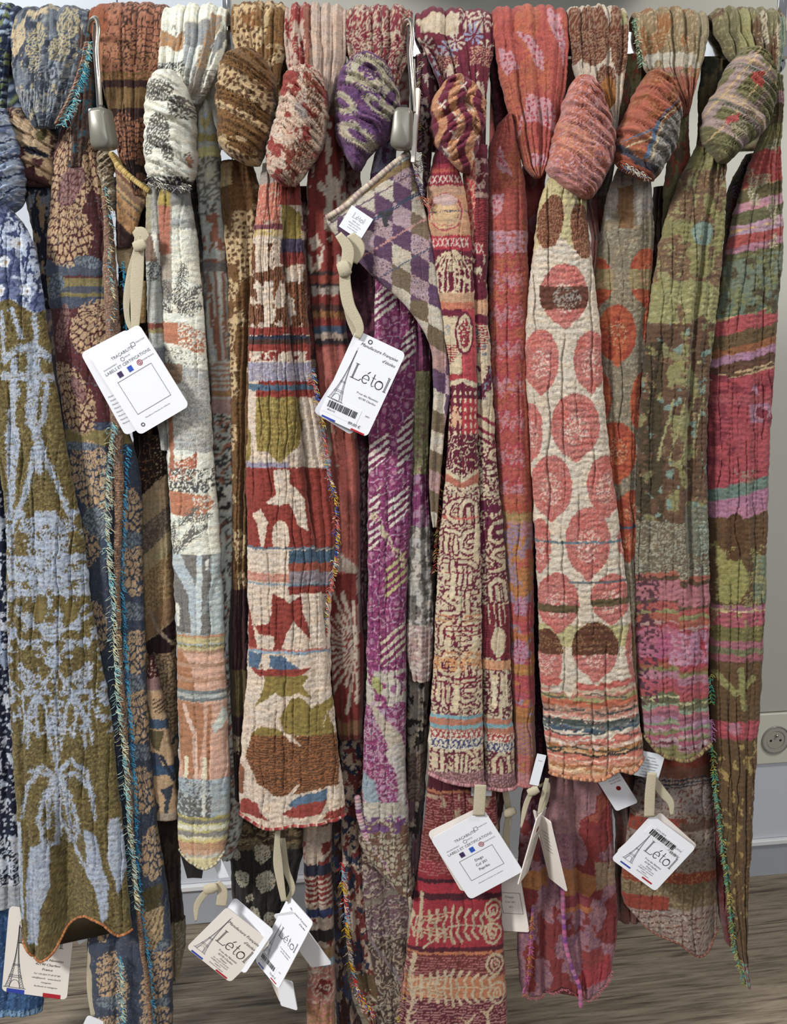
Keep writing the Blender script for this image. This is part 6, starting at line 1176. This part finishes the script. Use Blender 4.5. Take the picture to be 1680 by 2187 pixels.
def txt2d(s, shear=0.0):
    k = (s, shear)
    if k not in _tx:
        c = bpy.data.curves.new('t', 'FONT'); c.body = s; c.size = 1; c.shear = shear; c.resolution_u = 2; c.align_x = 'CENTER'; c.align_y = 'CENTER'
        o = bpy.data.objects.new('t', c); me = bpy.data.meshes.new_from_object(o)
        v = np.zeros(len(me.vertices)*3); me.vertices.foreach_get('co', v); me.calc_loop_triangles()
        t = np.zeros(len(me.loop_triangles)*3, np.int32); me.loop_triangles.foreach_get('vertices', t)
        _tx[k] = (v.reshape(-1, 3)[:, :2].copy(), t.reshape(-1, 3)); bpy.data.objects.remove(o); bpy.data.meshes.remove(me); bpy.data.curves.remove(c)
    return _tx[k]
class Frame:
    """a little plane at a photograph point: x to the right, y up, turned clockwise by th, swung by yaw; unit = one photograph pixel there"""
    def __init__(s, cx, cy, Y, th, yaw=0, pit=0):
        s.c = unp(cx, cy, Y); b = H/2-cy; s.s = (Y-CAM[1])/(cp*FPX + sp*b); th, yaw, pit = map(math.radians, (th, yaw, pit))
        ex = np.array([math.cos(th), 0, -math.sin(th)]); ey = np.array([math.sin(th), 0, math.cos(th)]); ez = np.array([0, -1.0, 0])
        ex, ez = ex*math.cos(yaw) + ez*math.sin(yaw), -ex*math.sin(yaw) + ez*math.cos(yaw)
        ey, ez = ey*math.cos(pit) + ez*math.sin(pit), -ey*math.sin(pit) + ez*math.cos(pit)
        s.ex, s.ey, s.ez = ex, ey, ez
    def w(s, xy, z=0.0):
        xy = np.asarray(xy, float); return s.c + s.s*(xy[:, :1]*s.ex + xy[:, 1:2]*s.ey) + z*s.ez
    def prt(s, name, vf, parent, mat, z=.0009, off=(0, 0), sc=1.0, label=None):
        V, F = vf; return part(name, s.w(V*sc + np.array(off), z), [F], mat, parent, smooth=False, label=label)
    def text(s, lines, parent, mat=None, z=.0009, name='lettering', stuff=True):
        Vs, Fs, o = [], [], 0
        for t, x, y, size, sh in lines:
            v, f = txt2d(t, sh); v = v*size + np.array([x, y]); Vs.append(v); Fs.append(f+o); o += len(v)
        return part(name, s.w(np.concatenate(Vs), z), [np.concatenate(Fs)], mat or M_ink, parent, smooth=False, stuff=stuff)
def rrect(w, h, r, k=5, cut=0):
    P = []
    for cx, cy, a0 in ((w/2-r, h/2-r, 0), (-w/2+r, h/2-r, 90), (-w/2+r, -h/2+r, 180), (w/2-r, -h/2+r, 270)):
        P += [(cx+r*math.cos(math.radians(a0+a)), cy+r*math.sin(math.radians(a0+a))) for a in np.linspace(0, 90, k)]
    return np.array(P)
def card(f, w, h, r, mat, parent, name='card', t=.0006, curl=0.0):
    P2 = rrect(w, h, r); n = len(P2); A = f.w(P2, t); B = f.w(P2, -t)
    ii = np.arange(n); F = np.stack([ii, (ii+1) % n, (ii+1) % n + n, ii+n], -1)[:, ::-1]
    return part(name, np.concatenate([A, B]), [F, ii[None, :], (ii+n)[None, ::-1]], mat, parent, smooth=False)
def rects(L):
    V = []; F = []
    for x0, y0, x1, y1 in L: o = len(V); V += [(x0, y0), (x1, y0), (x1, y1), (x0, y1)]; F.append((o, o+1, o+2, o+3))
    return np.array(V, float), np.array(F)
def barcode(w, h, seed=1):
    r = random.Random(seed); x = 0; L = []
    while x < w: b = r.choice((1, 1, 2, 3)); L.append((x, 0, min(x+b, w), h)); x += b + r.choice((1, 1, 2))
    return rects(L)
def tape(name, pts, Y, wpx, parent, n=40, th=.07):
    C, t = path3([p[:2] for p in pts], Y, n); wd2 = hermite(np.linspace(0, t[-1], len(pts)), [p[2] if len(p) > 2 else 1 for p in pts], t)
    return tube(name, C, wpx*.00049/2*wd2, M_rib, parent, k=12, flatn=(1, th))
def knotlet(cx, cy, Y, parent, r=7, sx=1.3):
    n = 9; C, _ = path3([(cx-r*sx, cy+4), (cx, cy), (cx+r*sx, cy-5)], Y, n)
    return tube('tie_knot', C, r*.00049*np.array([.72, .86, 1, .92, 1.05, 1, .9, .86, .7]), M_rib, parent, k=10, flatn=(1.15, .55))
M_pale = flat('pale_grey_ink', '85858e', .6)
GRP = 'swing tags hanging from the scarves'
def tagthing(label, hx, hy, Y): return thing('swing_tag', label, 'price tag', unp(hx, hy, Y), GRP)
def front_face(f, cd_, w, h, price=None, small=False, addr=True, bar=True, seed=1, lx=0):
    k = w/112.0
    f.prt('logo', logo(), cd_, M_ink, off=(-29*k+lx, min(4*k, h/2-74*k)), sc=32*k)
    f.prt('tower_print', tower(), cd_, M_pale, off=(-38*k, -h/2+44*k if price else -h/2+14*k), sc=50*k if price else 44*k)
    T = [('Manufacture Française', 6*k, h/2-22*k, 9.5*k, .3), ("d'étoles", 34*k, h/2-36*k, 9.5*k, .3)]
    if price:
        T += [('9 rue des Navettes', 22*k, -20*k, 6.5*k, .3), ('42190 Charlieu', 25*k, -29*k, 6.5*k, .3)]
        st_ = card(Frame2(f, -14*k, -h/2+30*k, .0008), 78*k, 34*k, 1, M_card, cd_, 'price_sticker', .0001)
        f.prt('barcode', barcode(66, 15, seed), st_, M_ink, z=.0012, off=(-48*k, -h/2+25*k), sc=k)
        f.text([('LETOL', -38*k, -h/2+44*k, 5*k, 0), ('5893', 40*k, -h/2+40*k, 5*k, 0), ('BEAUTE', -36*k, -h/2+20*k, 5*k, 0), (price, 22*k, -h/2+12*k, 9*k, 0)], st_, z=.0012)
    elif addr:
        T += [('9 rue des Navettes', 16*k, -21*k, 6.5*k, .3), ('42190 Charlieu', 16*k, -29*k, 6.5*k, .3), ('France', 16*k, -36*k, 6.5*k, .3)] + [(s_, 14*k, (-42-5*i)*k, 4.2*k, .3) for i, s_ in enumerate(('Tel +33 (0)4 77 69 07 84', 'info@letol.fr  www.letol.fr', 'instagram', 'facebook et instagram'))]
    f.text(T, cd_)
    f.prt('flag_stripe', rects([(-w/2+6, -h/2, -w/6, -h/2+4*k)]), cd_, M_blue); f.prt('flag_stripe', rects([(w/6, -h/2, w/2-6, -h/2+4*k)]), cd_, M_red)
class Frame2(Frame):
    def __init__(s, f, x, y, z): s.c = f.w([(x, y)], z)[0]; s.s = f.s; s.ex, s.ey, s.ez = f.ex, f.ey, f.ez
def back_face(f, cd_, w, h, lines=None):
    k = w/130.0
    f.text([('TRAÇABILITÉ', 0, h/2-34*k, 9*k, 0), ('LABELS ET CERTIFICATIONS', 0, h/2-56*k, 9*k, 0)], cd_, M_grey)
    f.text([('CONFECTION', 46*k, h/2-30*k, 4*k, 0), ('TISSAGE', 6*k, h/2-44*k, 4*k, 0), ('ENNOBLISSEMENT', -38*k, h/2-47*k, 4*k, 0), ('ORIGINE FRANCE', 42*k, h/2-68*k, 4*k, 0), ('Manufacture Française de confection', 0, -h/2+26*k, 4.2*k, 0)], cd_, M_grey, name='small_print', stuff=True)
    f.prt('icon', rects([(-33*k, h/2-76*k, -22*k, h/2-64*k)]), cd_, flat('violet_ink', '3c2a55', .5)); f.prt('icon', rects([(-8*k, h/2-76*k, 3*k, h/2-64*k)]), cd_, flat('royal_blue_ink', '2c52b0', .5))
    f.prt('icon', strokes([(arc(22*k, h/2-69*k, 5.5*k, 5.5*k, 0, 360, 18), 1.4*k), (arc(22*k, h/2-69*k, 2.5*k, 2.5*k, 0, 360, 10), 1.4*k)]), cd_, M_red)
    f.prt('icon', strokes([(arc(-6*k, h/2-45*k, 4*k, 4*k, 0, 360, 12), .9*k), ([(26*k, h/2-26*k), (26*k, h/2-34*k), (34*k, h/2-34*k), (34*k, h/2-26*k), (26*k, h/2-26*k)], .9*k)]), cd_, M_grey)
    bx, by = 42*k, h/2-82*k; by2 = -h/2+40*k
    f.prt('text_frame', strokes([([(-bx, by), (bx, by), (bx, by2), (-bx, by2), (-bx, by)], .9)]), cd_, M_grey)
    if lines: f.text([(s_, 0, (by+by2)/2 + 12*k - i*12*k, 9*k, 0) for i, s_ in enumerate(lines)], cd_)

# left tag, back of the card towards us
t1 = tagthing('white swing tag, blank box on its back, hanging left of the white scarf', 290, 700, -.05)
f = Frame(270, 818, -.052, -26, 6); c = card(f, 118, 196, 10, M_card, t1, 'rear_card'); f.text([('Matières et entretien', -30, -10-i*9, 5, 0) for i in range(0, 8)], c, M_grey, name='small_print', stuff=True)
f = Frame(297, 812, -.060, -30); c = card(f, 128, 200, 11, M_card, t1); back_face(f, c, 130, 200)
f.prt('icon', strokes([(arc(-44, -84, 3.5, 3.5, 0, 360, 12), 2)]), c, M_grey)
tape('ribbon', [(298, 485, .8), (296, 540, 1), (292, 600, 1.2), (290, 660, 1), (288, 708, .7)], -.055, 22, t1)
tape('ribbon', [(292, 530, .8), (276, 600, 1), (270, 660, 1), (278, 700, .8), (286, 708, .5)], -.050, 15, t1)
tape('ribbon_end', [(286, 505, .6), (300, 500, 1.1), (315, 510, .5)], -.060, 26, t1, 14)
knotlet(298, 524, -.060, t1, 10)
# centre tag
t2 = tagthing('white swing tag priced 89,00 €, tower print, hanging below the checked corner', 758, 700, -.07)
f = Frame(757, 830, -.068, 33, -8); card(f, 96, 178, 9, M_card, t2, 'rear_card')
f = Frame(772, 820, -.076, 25); c = card(f, 116, 198, 10, M_card, t2); front_face(f, c, 112, 198, '89,00 €', seed=4)
f.prt('eyelet', strokes([(arc(-20, 88, 4, 4, 0, 360, 16), 2)]), c, M_grey)
tape('ribbon', [(722, 500, .6), (742, 530, 1), (736, 590, .9), (744, 650, 1), (768, 705, .9), (762, 722, .5)], -.080, 24, t2)
tape('ribbon', [(740, 560, .8), (738, 620, .9), (746, 680, .9), (758, 716, .6)], -.070, 16, t2)
tape('ribbon_end', [(748, 500, .6), (762, 530, 1.2), (752, 560, .8)], -.074, 26, t2, 14)
knotlet(734, 574, -.082, t2, 14, .9)
# tag with Diego
t3 = tagthing('white swing tag reading Diego, Paprika, in front of the red lower tail', 1022, 1715, -.06)
f = Frame(1003, 1816, -.058, -28); card(f, 122, 160, 10, M_cardb, t3, 'rear_card')
f = Frame(1018, 1826, -.064, -31, 0); c = card(f, 132, 168, 10, M_card, t3); back_face(f, c, 124, 168, ['Diego', 'Col 201', 'Paprika'])
tape('ribbon', [(1026, 1676, 1), (1024, 1710, 1), (1022, 1742, 1)], -.067, 26, t3, 20)
# tag 63 euro
t4 = tagthing('white swing tag priced 63,00 €, hanging in front of the rust and tan tail', 1386, 1735, -.05)
f = Frame(1402, 1812, -.046, 44, -6); card(f, 122, 128, 8, M_cardb, t4, 'rear_card')
f = Frame(1395, 1822, -.053, 38); c = card(f, 124, 132, 8, M_card, t4); front_face(f, c, 100, 118, None, lx=4)
k2 = card(Frame2(f, -2, 36, .0008), 92, 22, 1, M_card, c, 'price_sticker', .0001); f.prt('barcode', barcode(66, 13, 9), k2, M_ink, z=.0014, off=(-40, 30)); f.text([('63,00 €', 36, 24, 8, 0), ('LETOL 80018', -20, 47, 4.5, 0)], k2, z=.0014)
tape('ribbon', [(1392, 1650, .9), (1388, 1690, 1), (1386, 1745, 1)], -.057, 23, t4, 20)
tape('ribbon_end', [(1396, 1660, .6), (1412, 1690, 1.3), (1432, 1715, 1), (1434, 1742, .4)], -.05, 16, t4, 20)
# lower left of centre
t5 = tagthing('cream swing tag with tower print and tied tape, below the white scarf', 468, 1925, -.05)
f = Frame(512, 1998, -.044, 32, 20); card(f, 110, 122, 8, M_card, t5, 'rear_card')
f = Frame(488, 2018, -.052, 43); c = card(f, 124, 132, 9, M_cardb, t5); front_face(f, c, 112, 130)
tape('ribbon', [(462, 1885, .7), (474, 1900, 1), (472, 1935, 1)], -.056, 24, t5, 20)
tape('ribbon_end', [(462, 1890, .8), (436, 1910, 1), (420, 1935, .9), (418, 1968, .3)], -.054, 15, t5, 24)
knotlet(450, 1898, -.058, t5, 11)
# twin cards seen obliquely
t6 = tagthing('pair of tags turned edgeways, red dot on the right one, under the rust red scarf', 610, 1915, -.04)
f = Frame(646, 2006, -.036, -32, 28); c = card(f, 62, 150, 6, M_card, t6, 'right_card'); f.prt('round_mark', strokes([(arc(0, 20, 2, 2, 0, 360, 14), 7)]), c, M_red); f.text([('Ne pas laver en machine', 0, 50-i*7, 4, 0) for i in range(4)], c, M_grey, name='small_print', stuff=True)
f = Frame(606, 2012, -.046, 26, 42, 0); c = card(f, 84, 176, 7, M_card, t6); front_face(f, c, 76, 170, '52,00 €', seed=12)
f = Frame(612, 2122, -.028, -8, 30); card(f, 44, 70, 4, M_card, t6, 'lower_card'); f = Frame(600, 2112, -.022, -20, 30); card(f, 40, 70, 4, M_cardb, t6, 'lower_card')
tape('ribbon', [(594, 1760, .6), (592, 1800, .8), (594, 1850, 1.2), (600, 1890, 1), (606, 1925, .7)], -.04, 18, t6)
tape('ribbon', [(604, 1790, .8), (612, 1860, 1), (624, 1900, 1.1), (612, 1925, .6)], -.034, 14, t6)
# big tag lower left
t7 = tagthing('large cream swing tag half hidden under the olive and blue scarf, lower left', 100, 1930, -.02)
f = Frame(82, 2036, -.024, 9); c = card(f, 140, 206, 10, M_cardb, t7)
f.prt('logo', logo(), c, M_ink, off=(-44, 20), sc=37); f.prt('tower_print', tower(), c, M_grey, off=(-44, -90), sc=66)
f.text([('9 rue des Navettes', 22, -12, 8.5, .3), ('42190 Charlieu', 22, -24, 8.5, .3), ('France', 22, -36, 8.5, .3), ('Tel +33 (0)4 77 69 07 84', 22, -48, 5.6, .3), ('info@letol.fr   www.letol.fr', 22, -58, 5.6, .3), ('instagram', 22, -68, 5.6, .3), ('facebook et instagram', 22, -78, 5.6, .3), ('Manufacture Française', 8, 72, 11, .3)], c)
f.prt('flag_stripe', rects([(-60, -103, -22, -93)]), c, M_blue); f.prt('flag_stripe', rects([(18, -103, 56, -93)]), c, M_red)
# edgewise pair by the mauve tail
t8 = tagthing('two swing tags seen edge-on with looped tape, between the coral and pink circle scarves', 1152, 1735, -.04)
f = Frame(1136, 1806, -.05, 13, -64); c = card(f, 72, 158, 4, M_cardb, t8, 'left_card'); f.prt('round_mark', strokes([(arc(0, 40, 2, 3, 0, 360, 14), 8)]), c, M_red); f.text([('Matières premières', 0, 24-i*7, 6, 0) for i in range(8)], c, M_grey, name='small_print', stuff=True)
f = Frame(1174, 1816, -.046, -14, 66); c = card(f, 70, 168, 4, M_cardb, t8, 'right_card'); f.text([('Confection', 0, 44-i*9, 6, 0) for i in range(6)], c, M_grey, name='small_print', stuff=True)
tape('ribbon', [(1168, 1662, .8), (1162, 1690, 1), (1154, 1720, .9), (1150, 1738, .6)], -.05, 11, t8, 24); tape('ribbon', [(1150, 1680, .7), (1168, 1672, 1), (1166, 1710, 1), (1156, 1736, .6)], -.044, 9, t8, 24)
tape('ribbon_end', [(1148, 1672, .9), (1136, 1690, 1), (1124, 1715, .9), (1112, 1768, .3)], -.05, 12, t8, 24); knotlet(1138, 1690, -.054, t8, 9)
# low tag between
t9 = tagthing('narrow white swing tag on long knotted tape, showing behind the Diego tag', 1084, 1800, -.01)
f = Frame(1088, 1915, -.014, -10, 20); c = card(f, 62, 168, 6, M_cardb, t9); f.prt('text_frame', strokes([([(-20, 10), (24, 10), (24, -40), (-20, -40), (-20, 10)], 1)]), c, M_grey); f.text([('Diego', 0, 0, 8, 0), ('Col 201', 0, -12, 7, 0), ('201', 0, -24, 7, 0)], c, M_grey)
tape('ribbon', [(1074, 1660, .8), (1080, 1700, .9), (1086, 1735, 1), (1080, 1790, 1), (1084, 1850, .9)], -.012, 16, t9); knotlet(1088, 1735, -.018, t9, 10)
# upper right low tag
t10 = tagthing('pale blue-white swing tag with a red oval, half behind the pink circle scarf hem', 1300, 1640, -.01)
f = Frame(1312, 1680, -.02, -32, 12); c = card(f, 52, 110, 6, M_card, t10); f.prt('round_mark', strokes([(arc(6, -6, 2.5, 3, 0, 360, 14), 5)]), c, M_red); f.text([('Ne pas laver', 8, 24-i*7, 5, 0) for i in range(3)], c, M_grey, name='small_print', stuff=True)
t11 = tagthing('pair of small black tags peeking out below the white and grey scarf', 408, 1822, -.004)
f = Frame(404, 1846, -.004, -12, 10); card(f, 26, 64, 1, M_dark, t11, 'card'); f = Frame(424, 1848, -.008, 10, -10); card(f, 22, 60, 1, M_dark, t11, 'card')
t12 = tagthing('long beige tape with white tag corner at the bottom, left of the slate tail', 196, 2010, -.02)
tape('ribbon', [(196, 1996, .8), (193, 2050, 1), (192, 2110, 1), (200, 2172, .9)], -.022, 15, t12, 30); f = Frame(204, 2226, -.026, 25); card(f, 80, 110, 8, M_card, t12)
# sewn care labels (parts of their scarves)
M_lab = flat('white_satin_label', 'dfe4ea', .6)
def care(par, cx, cy, Y, th, w, h, lines, yaw=0, size=4, logo_=False):
    f = Frame(cx, cy, Y, th, yaw); c = card(f, w, h, 1, M_lab, par, 'care_label', .0003)
    if logo_: f.prt('label_logo', logo(), c, M_grey, z=.0006, off=(-14, 6), sc=11)
    f.text([(s_, 0, h*(.30 if not logo_ else 0) - i*size*1.35, size, 0) for i, s_ in enumerate(lines)], c, M_grey, z=.0006, name='label_lettering')
care(S7, 760, 476, -.069, 33, 54, 52, ['100% coton', 'fabriqué en France', 'laver à la main', 'ne pas repasser'], logo_=True, size=4)
care(S11, 1386, 1634, -.048, 12, 54, 58, ['Matières', '100% coton', 'couleurs naturelles', 'laver séparément', 'ne pas repasser', 'sécher à plat', 'made in France'], size=5)
care(S9, 1148, 1644, -.052, 12, 20, 72, ['coton'], 0, 4)
care(S4, 469, 1852, -.04, -20, 26, 52, ['coton'], 20, 4)
care(S8, 1028, 1684, -.040, 0, 44, 34, ['coton', 'France'], 0, 5)
care(S1, 168, 1994, -.012, -30, 26, 44, ['coton'], 0, 4)
# security tags hooked over the rail
def sectag(label, x, ytop, ybox, dx, edge):
    t = thing('security_tag', label, 'security tag', unp(x, ytop, -.05), 'security tags hooked over the rail')
    C, _ = path3([(x-14, ytop+30), (x-9, ytop+6), (x-1, ytop), (x+5, ytop+14), (x+3, ytop+70), (x+7, ytop+130), (x+12, ybox+10)], np.array([-.036, -.048, -.054, -.058, -.064, -.070, -.070]), 60)
    tube('wire_loop', C, .0021, M_steel, t, k=12)
    C, _ = path3([(x-2, ytop+12), (x-4, ytop+60), (x+1, ytop+130), (x+5, ybox+10)], np.array([-.05, -.056, -.062, -.066]), 40)
    tube('inner_wire', C, .0011, M_dark, t, k=8)
    f = Frame(x+dx, ybox+44, -.072, -4 if dx > 0 else 4, 10)
    L = [];  zz = [(-.009, .9), (-.008, 1), (.006, 1), (.0095, .93), (.011, .8)]
    base_ = rrect(46, 84, 13, 7); base_[:, 0] *= np.where(base_[:, 1] > 0, .86, 1)
    for z, s_ in zz: L.append(f.w(base_*s_, z))
    n = len(base_); V = np.concatenate(L); ii = np.arange(len(zz)*n).reshape(len(zz), n); a = ii[:-1]; b = ii[1:]
    F = np.stack([a, np.roll(a, -1, 1), np.roll(b, -1, 1), b], -1).reshape(-1, 4)
    part('housing', V, [F, ii[0][None, ::-1], ii[-1][None, :]], M_tagbox, t)
    f2 = Frame2(f, edge*25, 10, -.006); card(f2, 8, 70 if edge < 0 else 150, 2, M_cardb if edge > 0 else M_card, t, 'side_plate', .004)
    f3 = Frame2(f, 0, 44, -.002); card(f3, 12, 10, 2, M_dark, t, 'pin_cap', .003)
sectag('left silver security tag hooked over the rail beside the terracotta scarf', 204, 38, 232, 15, -1)
sectag('right silver security tag hooked between the cream-swirl and burgundy scarves', 874, 42, 232, -14, 1)
